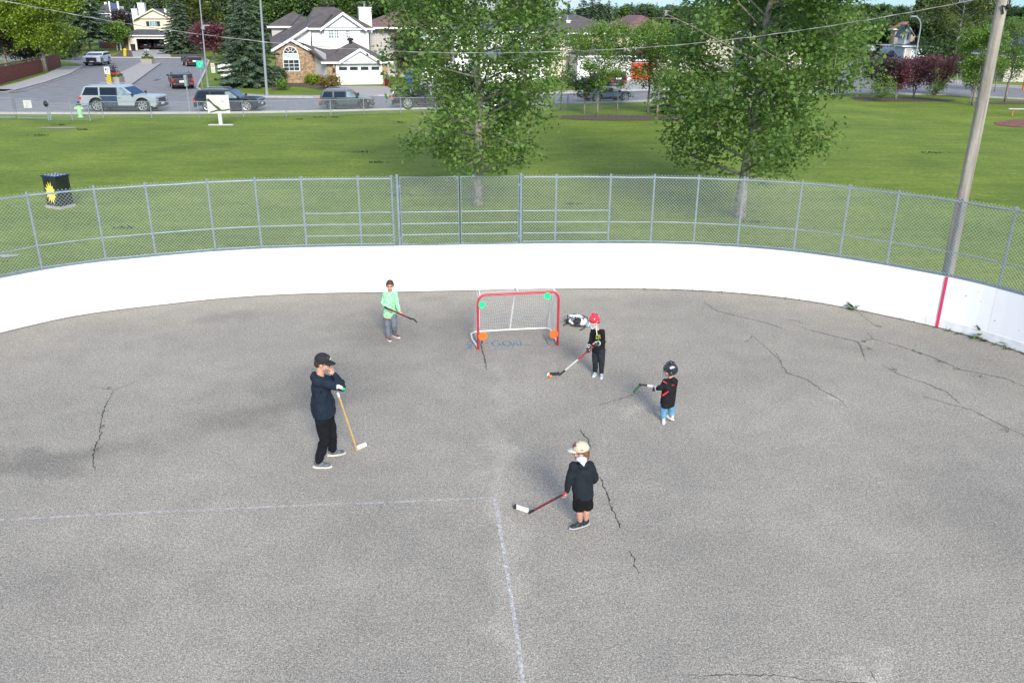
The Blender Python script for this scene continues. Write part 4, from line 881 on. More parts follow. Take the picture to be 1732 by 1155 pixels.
mb = MB(); mb.tube([(x, BY-.05, z) for x, z in arc], .05, 5)
for k in (2.8,5.6,8.4,11.2): t = PI*k/14; mb.tube([(c0[0]+rad*.4*math.cos(t),BY-.05,c0[2]+rad*.4*math.sin(t)), (c0[0]+rad*math.cos(t),BY-.05,c0[2]+rad*math.sin(t))], .03, 4)
mb.tube([(c0[0]+rad*.4*math.cos(PI*k/8),BY-.05,c0[2]+rad*.4*math.sin(PI*k/8)) for k in range(9)], .03, 4); mb.tube([(c0[0]-rad,BY-.05,c0[2]),(c0[0]+rad,BY-.05,c0[2])], .05, 5); mb.build('frame', M_trim, aw)
# big sloping roof on the left and the rear left upper block
P_ = lambda px, py, Y: H.h(px, py, Y)
H.slab('roof', [P_(522,45.5,UY-.2), P_(491,66,BY+.6), P_(461,83,BY+.2), P_(454,60,11), P_(530,30,7.5)], .14, M_rgrey)
wl = MB(); a, b, c, d = P_(495,68,BY+1.0), P_(526,50,BY+1.0), P_(526,78,BY+1.0), P_(501,70,BY+1.0)
wl.add([a, b, c, d, (a[0],BY+1.3,a[2]), (b[0],BY+1.3,b[2]), (c[0],BY+1.3,c[2]), (d[0],BY+1.3,d[2])], [(3,2,1,0),(4,5,6,7),(0,1,5,4),(1,2,6,5),(2,3,7,6),(3,0,4,7)]); wl.build('side_wall', M_white, H.t)
mb = MB(); a, b = P_(491,68,BY+.4), P_(521,48,BY+.4); mb.tube([a, b], .13, 4); mb.build('bargeboard', M_trim, H.t)
rl0, rl1 = P_(459,45,9)[0], P_(500,45,9)[0]; rz_ = P_(470,45,9)[2]; H.box('rear_wall', rl0, rl1, 9.3, 13.5, 2.5, rz_-.1, M_grey); H.hip(rl0, uL+1, 9.3, 14.2, rz_, P_(500,20,11.5)[2], M_rgrey, ov=.4)
a, b = P_(500,69.5,BY+1.4), P_(524,70,BY+1.4); H.slab('roof', [P_(500,70,BY+2), P_(528,71,BY+2), P_(560,105,BY-1), P_(523,84,BY-.6)], .1, M_rgrey)
H.slab('roof', [P_(530,79,UY-.1), P_(552,84,UY-.1), P_(572,83,2), P_(552,106,-.3), P_(537,99,1.5), P_(524,84,BY-.3)], .12, M_rgrey)
xq = H.h(533,110,BY)[0]; mb = MB(); mb.hexa([(X0-.01,.02,0),(xq,BY,0),(xq+.15,BY+.1,0),(X0-.01,.3,0),(X0-.01,.02,2.75),(xq,BY,3.1),(xq+.15,BY+.1,3.1),(X0-.01,.3,2.75)]); mb.build('entry_wall', M_white, H.t); H.box('porch_wall', bR+.01, xq, BY+.3, BY+.45, -.03, 3.0, M_white); a, b = H.h(525,96,BY+1), H.h(533,126,BY+1); mb = MB(); mb.b2((a[0],BY+.2,.35),(b[0],BY+.29,2.5)); dr = mb.build('entry_door', M_trim, H.t); mb = MB(); mb.b2((a[0]+.15,BY+.18,.9),(b[0]-.12,BY+.197,2.3)); mb.build('pane', M_glass, dr)
H.box('entry_step', bR+.05, X0-.05, .9, BY+2.2, -.03, .3, M_conc)
cx = H.h(617.5,40,UY+3)[0]; H.chimney(cx-.62, cx+.62, UY+2.4, UY+3.4, uze-.5, H.h(617,14,UY+3)[2], M_white)
for px, py in ((548.5,9.5),(562,9.5)): a = H.h(px, py+3, UY+4.3); H.vent(a[0], a[1], a[2])
a = H.h(589,70,2.6); H.vent(a[0]+.2, 2.6, a[2]-.1)
for (p0, p1) in (((514,21),(492,44)),((562,24),(544,45))):
    a, b = P_(p0[0], p0[1], UY+2.2), P_(p1[0], p1[1], UY-.1) ; mb = MB(); mb.tube([a, b], .07, 4); mb.build('valley_flashing', M_flash, H.t)
p = at(654,145.5); t = thing('flower_pot', 'dark red flower pot at the right of the white garage door', 'plant pot', (p.x, p.y, 0)); mb = MB(); mb.rings([(0,0,0,.15,.15),(0,0,.5,.24,.24),(0,0,.52,.26,.26),(0,0,.56,.26,.26)], 12); mb.build('pot', mat('dark_red_glaze', (.12,.01,.02), .3), t)
rng = np.random.default_rng(3); V, s4 = leaves(rng.normal(size=(160,3))*.15+np.array([0,0,.75]), .12, rng, rng.uniform(0,1,160)); leaf_object('flowers', V, s4, ML['weed'], t)

# ---- generic two storey neighbours, all set out from the street
def simple(name, label, pl, pr, base, eave, ridge, rz, depth, wm, rm, up=None, feats=(), hipr=None, ov=.5, D=None):
    loc = None
    if D: q = ptY(pl, base, D); loc = Vector((q.x, D, 0))
    S = House(name, label, pl, base, rz, loc); x1 = S.h(pr, (base+eave)/2)[0]; ze = S.h((pl+pr)/2, eave)[2]
    S.box('wall', 0, x1, 0, depth, -.03, ze-.1, wm)
    S.hip(0, x1, 0, depth, ze, S.h((pl+pr)/2, ridge, depth/2)[2], rm, ov=ov, ridge=hipr)
    for f_ in feats:
        k = f_[0]
        if k == 'v': a = S.h(f_[1], f_[2], depth/2); S.vent(a[0], a[1], a[2]); continue
        a, b = S.h(f_[1], f_[4], -.003), S.h(f_[3], f_[2], -.003)
        if k == 'w': S.window(a[0], a[2], b[0], b[2], -.003, nx=f_[5] if len(f_) > 5 else 2, nz=2, glass=M_glass2 if len(f_) > 6 else M_glass)
        if k == 'g': S.gdoor(a[0], b[0], b[2], -.01, m=f_[5] if len(f_) > 5 else None, glaz=False, z0=max(0, a[2]))
        if k == 'd': q = S.box('door', a[0], b[0], -.06, 0.01, max(0, a[2]), b[2], f_[5] if len(f_) > 5 else M_trim)
        if k == 'wall': S.box('garage_wing', a[0], b[0], -f_[5], -.003, -.03, b[2], f_[6]); S.hip(a[0], b[0], -f_[5], 0, b[2]+.1, b[2]+1.3, rm, ov=.4)
        if k == 'wg': Y = -f_[5]; a, b = S.h(f_[1], f_[4], Y), S.h(f_[3], f_[2], Y); S.gdoor(a[0], b[0], b[2], Y-.012, m=f_[6], glaz=False)
        if k == 'c': Y = f_[5]; a, b = S.h(f_[1], f_[4], Y), S.h(f_[3], f_[2], Y); S.chimney(a[0], b[0], Y, Y+.8, a[2]-.6, b[2], f_[6])
    return S
simple('siding_house', 'grey siding house with red brown roof beside the brick house, half hidden by the poplar', 634, 126, 46, 17, R(14), 9, M_grey, M_rbrown, None) if False else None
G = House('siding_house', 'grey siding house with red brown hip roof half hidden behind the left poplar', 629, 130, R(16))
xa, xb = 0, G.h(760,80)[0]; ze = G.h(660,46.5)[2]
G.box('wall', xa, G.h(672,80)[0], 0, 9, -.03, ze-.1, M_grey); G.box('wall', G.h(672,80)[0]+.01, xb, -.6, 9, -.03, ze-.12, M_beige)
G.hip(xa, xb, -.5, 9, ze, G.h(690,15,4.5)[2], M_rbrown, ov=.5)
for (a0, b0, a1, b1, y_) in ((636,49,638.5,59,-.003),(644,88,649.5,97,-.003),(674,51,681,69,-.603),(710,52,722,66,-.603),(735,52,745,72,-.603)):
    a, b = G.h(a0, b1, y_), G.h(a1, b0, y_); G.window(a[0], a[2], b[0], b[2], y_, nx=1, nz=2, glass=M_glass2)
a, b = G.h(715,133,-5), G.h(815,106,-5); G.box('garage_wing', a[0], b[0], -5, -.61, -.03, b[2], M_white); G.hip(a[0], b[0], -5, -.5, b[2]+.1, b[2]+1.7, M_rbrown, ov=.4)
a, b = G.h(728,133,-5), G.h(802,111,-5); G.gdoor(a[0], b[0], b[2], -5.01, glaz=False)
simple('white_house', 'white house with dark blue grey roof seen through the left poplar', 770, 925, 136, 53, 34, R(12), 9, M_white, M_rblue, feats=[('w',782,62,796,80,2),('w',815,62,830,80,2),('w',850,62,866,82,2,1),('wall',800,100,905,137,4,M_white)], ov=.5)
simple('white_garage_house', 'cream house with brown grey hip roof and white garage behind the slender young trees', 925, 1056, 132, 56, 25, R(14), 10, M_cream, M_rgrey,
       feats=[('w',1022,60,1034,74,2,1),('w',955,62,970,78,2),('wall',962,93,1045,133,4,M_white),('wg',978,99,1030,133,4,M_garage),('c',958,36,965,46,2.,M_cream)], ov=.6)
simple('red_door_house', 'house with red brown hip roof and bright red garage door behind the young trees', 1052, 1138, 131, 56, 26, R(12), 10, M_cream, M_rbrown,
       feats=[('w',1069,60,1079,72,2,1),('w',1100,62,1118,74,2),('wall',1058,100,1112,132,3,M_cream),('wg',1067,107,1105,134,3,M_reddoor),('v',1078,27),('v',1090,26),('v',1117,28)], ov=.6)
simple('beige_house', 'beige house with charcoal roof between red door house and right poplar', 1146, 1240, 122, 53, 32, R(8), 9, M_beige, M_rdark, feats=[('w',1160,60,1172,74,2),('w',1190,96,1205,108,2),('c',1172,36,1180,54,-.3,M_trim),('v',1136,27)], ov=.5)
simple('tall_white_house', 'white house with charcoal roof hidden behind the right poplar', 1268, 1400, 118, 60, 36, R(0), 9, M_beige, M_rdark, feats=[('w',1290,66,1310,84,2),('w',1340,66,1356,84,2),('w',1370,92,1390,112,2)])
simple('terracotta_house', 'pinkish beige house with orange terracotta roof behind the white box truck', 1508, 1556, 95, 49.5, 37, R(-14), 9, mat('pink_stucco', (.42,.33,.26), .85, .07), M_rterra, feats=[('w',1522,56,1530,63,1)])
S = simple('gabled_house', 'small pale blue house with steep grey gable behind the silver car', 1527, 1584, 100, 78, 70, R(-10), 6, mat('pale_blue_siding', (.42,.48,.52), .6, .05, wave=('Z',.2,.85)), M_rblue, feats=[('g',1530,83,1542,99,M_grey),('g',1547,86,1566,99,M_garage)])
a, b = S.h(1529,78,1.5), S.h(1549,47,1.5); S.box('upper_wall', S.h(1531,60,1.5)[0], S.h(1541,60,1.5)[0], 1.5, 6, a[2], S.h(1535,52,1.5)[2], M_trim)
ap = S.h(1536,43,1.2); l_ = S.h(1530,55,1.2); r_ = S.h(1543,55,1.2); S.gable((ap[0],ap[2]), (l_[0],l_[2]), (r_[0],r_[2]), 1.2, 6, M_rblue, M_trim, ov=.3); a, b = S.h(1533,68,1.48), S.h(1538,57,1.48); S.window(a[0], a[2], b[0], b[2], 1.48, nx=1, nz=1)
simple('slate_roof_house', 'low house with steep slate blue roof right of the wooden pole', 1696, 1800, 138, 95, 50, R(-10), 9, M_beige, M_rshed, feats=[('w',1714,104,1726,120,2,1)], ov=.6)
# ---- blue house
B = simple('blue_house', 'navy blue house with grey roof and white trim at the end of the street', 168, 216, 82, 23, 4, R(18), 9, M_blue, M_rdark, feats=[('w',178,66,188,75,3),('w',181,28,189,38,2),('w',196,28,203,37,1),('d',198,63,205,80,M_blue)], ov=.4)
a, b = B.h(170,83,-.3), B.h(198,72,-.3); B.box('brick_base', a[0]+.1, b[0], -.25, -.003, -.03, a[2]+1.2, M_rbrick)
a, b = B.h(190,30,-.4), B.h(198,6,-.4); B.box('chimney', a[0], b[0], -.9, -.26, 0, b[2], M_blue); B.box('chimney_trim', b[0]+.005, b[0]+.28, -.92, -.2, 0, b[2]+.3, M_trim); B.box('chimney_trim', a[0]-.25, a[0]-.005, -.92, -.2, a[2]-1, b[2]+.3, M_trim)
mb = MB(); a = B.h(203,14,2.0); mb.box((a[0],2.0,a[2]), (1.3,1.0,.08), Matrix.Rotation(R(32),3,'X')); mb.build('skylight', M_glass2, B.t)
a = B.h(178,4,4); B.box('chimney', a[0]-.2, a[0]+.2, 4, 4.5, a[2]-3, a[2], M_trim)
# ---- cream house with its open double garage (hollow, two cars inside)
K = House('cream_house', 'cream two storey house with open dark double garage at the end of the street', 219, 85.5, R(4))
kx1 = K.h(286,84)[0]; kze = K.h(250,60)[2]; o0, _, oz = K.h(230,66); o1 = K.h(277,66)[0]
K.box('wall', 0, o0, 0, .3, -.03, kze-.1, M_cream); K.box('wall', o1, kx1, 0, .3, -.03, kze-.1, M_cream); K.box('wall', o0+.001, o1-.001, 0, .3, oz, kze-.1, M_cream)
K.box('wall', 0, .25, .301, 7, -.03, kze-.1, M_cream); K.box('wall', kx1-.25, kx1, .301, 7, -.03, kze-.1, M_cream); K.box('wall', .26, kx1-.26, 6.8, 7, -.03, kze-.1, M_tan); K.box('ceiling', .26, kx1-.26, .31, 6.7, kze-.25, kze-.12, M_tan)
K.box('floor_slab', .26, kx1-.26, -.3, 6.79, -.02, .03, M_conc)
mb = MB(); mb.b2((o0-.15,-.06,0),(o0,-.002,oz)); mb.b2((o1,-.06,0),(o1+.15,-.002,oz)); mb.b2((o0-.15,-.06,oz),(o1+.15,-.002,oz+.18)); mb.build('door_frame', M_trim, K.t)
K.hip(-1.3, kx1, 0, 7.2, kze, K.h(245,46,3)[2], M_rdark, ov=.5)
K.box('side_gate', -1.3, -.01, 1.2, 1.35, -.03, 2.4, M_tan); K.box('porch_post', -1.5, -1.28, -.2, 0, -.03, kze-.15, M_cream)
ky = 2.4; ux0, ux1 = K.h(226,45,ky)[0], K.h(291,45,ky)[0]; uz = K.h(250,33,ky)[2]; K.box('upper_wall', ux0, ux1, ky, ky+8, kze-.4, uz, M_cream)
ap = K.h(259,16,ky-.3); l_ = K.h(229,32,ky-.3); r_ = K.h(291,32,ky-.3); K.gable((ap[0],ap[2]), (l_[0],l_[2]), (r_[0],r_[2]), ky-.3, ky+8.3, M_rdark, M_cream, bargem=M_cream, ov=.35)
a, b = K.h(254,45,ky), K.h(265,36,ky); K.window(a[0], a[2], b[0], b[2], ky, nx=3, nz=1, glass=M_glass2)
for (x0, x1) in ((248,252),(266,270)): a, b = K.h(x0,45,ky), K.h(x1,36.5,ky); K.box('shutter', a[0], b[0], ky-.05, ky-.001, a[2], b[2], M_vent)
for (p0, p1, top, bot, y_) in ((224,231,16,32,3.5),(234,243,6,22,7),(279,285,16,30,4.5)): a, b = K.h(p0,bot,y_), K.h(p1,top,y_); K.chimney(a[0], b[0], y_, y_+1, a[2]-1, b[2], M_trim)
for (px, lb) in ((226,'dark waste bin at the left of the open garage'),(283,'dark waste bin at the right of the open garage')):
    p = at(px, 86.5); t = thing('waste_bin', lb, 'bin', (p.x, p.y, 0)); mb = MB(); mb.hexa([(-.25,-.3,.03),(.25,-.3,.03),(.25,.3,.03),(-.25,.3,.03),(-.32,-.38,1.05),(.32,-.38,1.05),(.32,.38,1.05),(-.32,.38,1.05)]); mb.build('body', M_vent, t, bevel=.03); mb = MB(); mb.box((0,0,1.1),(.7,.8,.07)); mb.build('lid', M_vent, t, bevel=.02)
# far houses on the rise
for (pl, pr, b, e, r_, D, nm) in ((1124,1150,34,19,11,330,'distant house with dark roof above the red brown roof'),(1580,1600,42,27,22,300,'distant pale house left of the tall birch'),(1672,1700,48,32,26,300,'distant grey roofed house seen just behind the wooden pole'),(946,975,45,30,22,230,'distant tan roofed house above the brown grey roof')):
    simple('distant_house', nm, pl, pr, b, e, r_, 0, 9, M_cream, M_rdark, D=D, feats=[('w',pl+4,e+3,pl+9,e+7,2),('w',pr-10,e+3,pr-5,e+7,2)])
# background trees
c1 = proto('c', 201); c2_ = proto('c', 202); d1_ = proto('d', 211); d2_ = proto('d', 212); s1_ = proto('s', 221); s2_ = proto('s', 222)
BG = [(c1,[(985,150,-10,1.3),(1012,165,-4,1.2),(1040,190,4,1),(960,180,2,1),(1155,160,-14,.9),(345,175,-30,1),(268,185,-20,.9),(1108,300,4,1),(1075,330,6,1),(1500,300,14,.8),(1536,320,18,.9)]),
      (c2_,[(1000,170,-14,1.1),(1028,175,0,1.1),(1066,210,3,1),(935,200,-6,1),(1170,180,2,.9),(232,190,-12,.9),(1092,300,8,1),(1130,330,10,1),(1515,320,16,.8),(1715,330,30,.8),(1730,300,28,1)]),
      (d1_,[(445,150,-10,1),(470,155,0,1),(500,150,-16,1.1),(535,160,-8,1),(570,150,-12,1.2),(605,150,-4,1),(640,155,-14,1.1),(680,150,-6,1.1),(720,150,-10,1.2),(760,160,0,1),(95,125,38,1),(60,150,0,1.2),(170,190,-10,1.2),(215,200,-8,1),(250,195,-16,1.1),(320,180,-10,1),(376,170,-14,1.1),(900,190,2,1.2),(1250,170,4,1.2),(1300,180,6,1.1),(1205,200,12,1.2)]),
      (d2_,[(455,165,-6,1.1),(485,150,-8,1),(520,150,-4,1),(553,155,-14,1),(588,160,-10,1.1),(622,150,-10,1),(660,160,-12,1.2),(700,160,-12,1),(740,155,-6,1.1),(120,125,48,1.1),(140,180,-8,1.2),(190,200,-14,1.1),(240,210,-10,1),(290,190,-14,1.2),(355,180,-6,1),(395,165,-10,1),(875,200,0,1.2),(1350,190,8,1.1),(1410,200,10,1.2),(1170,230,14,1.2),(1450,180,24,1.1)]),
      (s1_,[(1495,240,24,1.6),(1562,200,22,1.8),(1590,230,30,1.8),(1655,200,26,1.6),(1685,220,34,1.8),(1600,165,26,1.5),(1060,250,12,2),(1100,260,14,2),(1540,260,24,1.6),(1720,170,40,1.6)]),
      (s2_,[(1510,220,28,1.6),(1570,190,32,1.8),(1605,210,28,1.6),(1660,190,36,1.7),(1700,230,32,1.8),(1640,230,24,1.6),(1085,240,16,2),(1140,250,16,2),(1478,200,34,1.8),(1545,250,28,1.6)])]
ORD = ['first','second','third','fourth','fifth','sixth','seventh','eighth','ninth','tenth','eleventh','twelfth']
def land(px):
    for x, n_ in ((160,'behind the wooden fence trees'),(225,'behind the blue house'),(330,'behind the cream house'),(450,'behind the lawn spruce'),(630,'behind the brick house'),(760,'behind the siding house'),(900,'behind the left poplar'),(1040,'behind the brown grey roof'),(1140,'behind the red brown roof'),(1480,'behind the right poplar'),(1560,'above the terracotta roof')):
        if px < x: return n_
    return 'near the birch and pole'
kindn = ['tall dark spruce','slim dark spruce','bright green tree','broad dark green tree','rounded green tree','darker rounded tree']
for (pr, L), kn in zip(BG, kindn):
    cnt = {}; tot = {}
    for e_ in L: tot[land(e_[0])] = tot.get(land(e_[0]), 0)+1
    order = sorted(range(len(L)), key=lambda i: L[i][0]); lab = {}
    for i in order:
        ld = land(L[i][0]); cnt[ld] = cnt.get(ld, 0)+1; lab[i] = kn+' '+ld+(', %s from the left' % ORD[cnt[ld]-1] if tot[ld] > 1 else '')
    for k, (px, Y, top, sx) in enumerate(L): bgt(pr, k == 0, px, Y, top, sx, lab[k])
# line of far trees on the horizon, one by one
rr = random.Random(77)
far = []
for k in range(150):
    px = 430+k*8.9+rr.uniform(-4,4); Y = rr.uniform(330,520); top = 28-rr.uniform(3,17)*(1.15 if px > 1000 else 1); pr = [c1, c2_, d2_, s2_][k % 4]; o = bgt(pr, False, px, Y, top, rr.uniform(.8,1.5) if pr in (c1, c2_) else rr.uniform(1.2,2), 'small far tree on the horizon '+land(px)); o['group'] = 'far trees along the horizon '+land(px)
for (px, Y, top, wd) in ((1562,140,-6,20),(1578,150,-10,22),(1592,145,4,16)):
    pass
for k, (px, top) in enumerate([(1551,-22),(1561,-8),(1572,-14),(1581,6)]):
    q = ptY(px, 60, 175); Hh = ptY(px, top, 175).z; tree('columnar_poplar', ['tallest columnar poplar left of the birch','second columnar poplar left of the birch','columnar poplar close to the birch','short columnar poplar touching the birch'][k], q.x, 175, Hh, 3, [(0,.7),(.3,1.5),(.7,1.2),(1,.2)], 1500, .5, ML['dark'], tr=.2, nl=20, seed=300+k, up=1.5, spread=.6, group='columnar poplars by the birch')
bigtree(1519,92,38,70,ML['dark'],'dark round tree left of the terracotta house',311,4500,lsize=.35,tr=.2,z0=2) if False else None
bigtree(1484,92,38,62,ML['dark'],'dark round tree left of the terracotta house behind the box truck',311,4500,lsize=.35,tr=.2,z0=2)
bigtree(1572,100,30,84,ML['dark'],'spreading dark green tree right of the gabled house',312,7000,lsize=.35,tr=.2,z0=2)
bigtree(1612,112,-40,120,ML['birch'],'tall pale birch with white forked trunk',313,11000,lsize=.2,tr=.22,z0=3.5,bark=M_birch,spread=.9,prof=[(0,.6),(.2,.9),(.5,.85),(.8,.6),(1,.15)])
bigtree(1300,135,20,110,ML['dark'],'broad green garden tree behind the right poplar, left of two',315,6000,lsize=.26,tr=.16,z0=1.6)
bigtree(1385,138,26,100,ML['wood'],'broad green garden tree behind the right poplar, right of two',316,6000,lsize=.26,tr=.16,z0=1.6)
p = at(1600,112); bush('dark_shrub', 'low dark juniper mass at the foot of the birch', p.x, p.y, 4.2, 3.4, ML['dark'], 3500, .3, 314)
# ================================================================ VEHICLES
M_tyre = mat('tyre_rubber', (.018,.018,.018), .8, .2, 10); M_rim = mat('alloy_rim', (.45,.46,.48), .3, .05, metal=.6); M_rimd = mat('dark_rim', (.06,.06,.065), .35, .1, metal=.5)
M_cglass = mat('car_glass', (.008,.011,.016), .1, .15, 2, spec=.4); M_cglass2 = mat('clear_car_glass', (.16,.22,.22), .06, .4, 3, spec=1.)
M_plast = mat('black_trim_plastic', (.02,.02,.022), .6, .15); M_hl = mat('headlight_lens', (.55,.58,.6), .1, .1, spec=.9); M_tl = mat('tail_light_red', (.55,.02,.02), .2, .1); M_amb = mat('amber_lens', (.8,.22,.05), .2)
M_plate = mat('number_plate', (.7,.7,.7), .5, .05); M_chrome = mat('chrome', (.6,.62,.64), .12, .05, metal=.9)
def paint(n, c): return mat(n, c, .32, .04, 2, spec=.35, coat=.2)
P_silver, P_navy, P_grey, P_black, P_white, P_dblue, P_gblue, P_slate = paint('silver_paint', (.27,.31,.33)), paint('dark_navy_paint', (.018,.024,.036)), paint('grey_green_paint', (.055,.068,.074)), paint('black_paint', (.015,.016,.02)), paint('white_paint', (.66,.69,.72)), paint('deep_blue_paint', (.02,.035,.085)), paint('grey_blue_paint', (.15,.20,.25)), paint('slate_blue_door_paint', (.035,.055,.095))
def vehicle(name, label, cat, p, ang, L, W, Hh, pnt, style='suv', grp='cars on the streets', r=.37, rim=None, reardoor=None, belt=None, glass=None, hood=None, roofm=None):
    t = thing(name, label, cat, (p.x, p.y, p.z), ang, grp); rim = rim or M_rim; h = L/2
    belt = belt or Hh*.625; r = r*1.06; zc = belt+.02; hood = hood or belt-.01
    if style == 'suv': xc, xw, xr, xb = h*.46, h*.13, -h*.86, -h*.985; xr_z = Hh-.05
    elif style == 'sedan': xc, xw, xr, xb = h*.42, h*.06, -h*.32, -h*.72; xr_z = Hh-.03
    elif style == 'van': xc, xw, xr, xb = h*.62, h*.34, -h*.95, -h*.985; xr_z = Hh-.03
    xf_, xrw = h-L*.185, -h+L*.215; R2 = r+.07
    def arch(x0): return [(x0+R2*math.cos(a), r+R2*math.sin(a)) for a in [PI-PI*k/8 for k in range(9)]]
    zb = .30; lo = [(-h+.12,zb+.08)]+[(x, max(z, zb)) for x, z in arch(xrw)]+[(x, max(z, zb)) for x, z in arch(xf_)]+[(h-.16,zb+.02), (h-.02,.48), (h,.9*hood), (h-.03,hood-.05), (h-.16,hood-.01), (xc,zc)]
    lo += [(xb,belt)] if style != 'sedan' else [(xb,belt), (-h+.12,belt-.03)]
    lo += [(-h+.02,belt-.12), (-h,.6), (-h+.02,.42)]
    mb = MB(); mb.prism(lo, lambda x, z: (x, -W/2, z), lambda x, z: (x, W/2, z)); body = mb.build('body', pnt, t, bevel=.06, seg=3)
    kt = .18; yy = lambda z: W/2-.035-(z-belt)*kt
    up = [(xb+.01,belt-.02), (xr,xr_z), (xr+.35,Hh), ((xr+xw)/2,Hh+.015), (xw-.2,Hh), (xw,Hh-.03), (xc,zc-.03)]
    mb = MB(); mb.prism(up, lambda x, z: (x, -yy(z), z), lambda x, z: (x, yy(z), z)); mb.build('cabin', roofm or pnt, t, bevel=.045, seg=3)
    gl = glass or M_cglass; zt, z0 = Hh-.10, belt+.03
    sl = lambda z, a, b: a[0]+(b[0]-a[0])*(z-a[1])/(b[1]-a[1])
    xfA = lambda z: sl(z, (xw,Hh-.03), (xc,zc-.03))-.12; xrA = lambda z: sl(z, (xr,xr_z), (xb,belt))+.14
    xm = (xc+xb)/2+.12*L; xn = xm-L*.225
    segs = [(xm+.05, None), (xn+.05, xm-.03)]+([(None, xn-.06)] if style != 'sedan' else [])
    for sgn in (-1, 1):
        for k, (a, b) in enumerate(segs):
            q = []
            for z in (z0, zt):
                xa = a if a is not None else xrA(z); xb_ = b if b is not None else xfA(z)
                if k == 1 and style == 'sedan': xa = max(xa, xrA(z))
                q.append((xa, xb_, z))
            pts = [(q[0][0],q[0][2]), (q[0][1],q[0][2]), (max(q[1][1], q[1][0]+.05),q[1][2]), (q[1][0],q[1][2])]
            mb = MB(); mb.prism(pts, lambda x, z: (x, sgn*(yy(z)-.01), z), lambda x, z: (x, sgn*(yy(z)+.006), z)); mb.build('window', gl if not (k == 0 and sgn < 0) else M_cglass2, t)
        # doors: thin panels with shut lines
        dz0 = .42
        for k, (a, b) in enumerate([(xm+.03, min(xc+.02, xf_-R2-.03)), (max(xn-.06, xrw+R2*.55), xm-.0)]):
            q = [(a, dz0), (b-.04, dz0), (b, belt-.14), (b-.02, belt-.01), (a, belt-.01)]
            if k == 1: q = [(xrw+R2+.02, dz0), (b, dz0), (b, belt-.01), (xn+.03, belt-.01), (xn+.03, r*2+.18), (xrw+R2*.8, r+R2*.75)]
            dm = reardoor if (k == 1 and reardoor and sgn < 0) else pnt
            mb = MB(); mb.prism(q, lambda x, z: (x, sgn*(W/2-.01), z), lambda x, z: (x, sgn*(W/2+.007), z)); d = mb.build('door', dm, t, bevel=.006, seg=1)
            if dm is not pnt: d['label'] = 'dark blue rear door'
            mb = MB(); mb.box((a+.16, sgn*(W/2+.025), belt-.13), (.2,.03,.035)); mb.build('handle', M_chrome if dm is pnt else M_plast, d, bevel=.008)
            mb = MB(); mb.b2((a-.028, sgn*(W/2-.02), dz0), (a-.004, sgn*(W/2+.0015), belt-.01)); mb.build('shut_line', M_plast, d)
        mb = MB(); mb.prism([(xrw+R2+.02,.30),(xf_-R2-.02,.30),(xf_-R2-.02,.41),(xrw+R2+.02,.41)], lambda x, z: (x, sgn*(W/2-.02), z), lambda x, z: (x, sgn*(W/2+.012), z)); mb.build('sill', M_plast, t)
        mb = MB(); mb.box((xc-.13, sgn*(W/2+.09), belt+.1), (.13,.2,.15)); mb.build('mirror', pnt if pnt in (P_black, P_navy) else M_plast, t, bevel=.03)
        if style != 'sedan': mb = MB(); mb.tube([(xr+.25,sgn*(yy(Hh)-.08),Hh+.02),(xr+.35,sgn*(yy(Hh)-.08),Hh+.07),(xw-.4,sgn*(yy(Hh)-.08),Hh+.07),(xw-.3,sgn*(yy(Hh)-.08),Hh+.02)], .018, 6); mb.build('roof_rail', M_chrome if pnt is not P_black else M_plast, t)
        mb = MB(); mb.hexa([(h-.42,sgn*(W/2-.02),hood-.26),(h+.01,sgn*(W/2-.10),hood-.28),(h+.01,sgn*(W/2-.42),hood-.28),(h-.2,sgn*(W/2-.42),hood-.26),(h-.45,sgn*(W/2+.004),hood-.12),(h-.03,sgn*(W/2-.10),hood-.13),(h-.03,sgn*(W/2-.42),hood-.13),(h-.2,sgn*(W/2-.42),hood-.13)]); mb.build('headlight', M_hl, t, bevel=.01)
        mb = MB(); mb.b2((-h-.012,sgn*(W/2+.006),belt-.26),(-h+.14,sgn*(W/2-.15),belt-.06)); mb.build('tail_light', M_tl, t, bevel=.02)
        for xx in (xf_, xrw): m6 = MB(); m6.tube([(xx+(R2+.01)*math.cos(a), sgn*(W/2+.004), r+(R2+.01)*math.sin(a)) for a in [PI*k/10 for k in range(11)]], .03, 5); m6.build('arch_trim', M_plast, t)
        m6 = MB(); m6.prism([(xm-.04,z0-.01),(xm+.06,z0-.01),(xm+.06,zt),(xm-.04,zt)], lambda x, z: (x, sgn*(yy(z)-.01), z), lambda x, z: (x, sgn*(yy(z)+.005), z)); m6.build('pillar_trim', M_plast, t)
        for xx in (xf_, xrw):
            w_ = MB(Matrix.Translation((xx, sgn*(W/2-.115), r)) @ Matrix.Rotation(PI/2, 4, 'X')); w_.rings([(0,0,-.11,r*.8,r*.8),(0,0,-.10,r*.97,r*.97),(0,0,0,r,r),(0,0,.10,r*.97,r*.97),(0,0,.11,r*.8,r*.8)], 24); wh = w_.build('wheel', M_tyre, t, smooth=False)
            w_ = MB(Matrix.Translation((xx, sgn*(W/2+.0), r)) @ Matrix.Rotation(PI/2, 4, 'X')); w_.rings([(0,0,-.004,r*.66,r*.66),(0,0,.004,r*.66,r*.66)], 20); w_.build('rim_dish', M_rimd, wh)
            w_ = MB(Matrix.Translation((xx, sgn*(W/2+.008), r)) @ Matrix.Rotation(PI/2, 4, 'X'))
            for q in range(7): a = 2*PI*q/7; w_.box((math.cos(a)*r*.36, math.sin(a)*r*.36, 0), (r*.62, r*.13, .02), Matrix.Rotation(a, 3, 'Z'))
            w_.tube([(math.cos(2*PI*q/20)*r*.66, math.sin(2*PI*q/20)*r*.66, 0) for q in range(20)], .016, 5, closed=True); w_.build('rim', rim, wh)
    def slope(z, A, Bp, off): return sl(z, A, Bp)+off
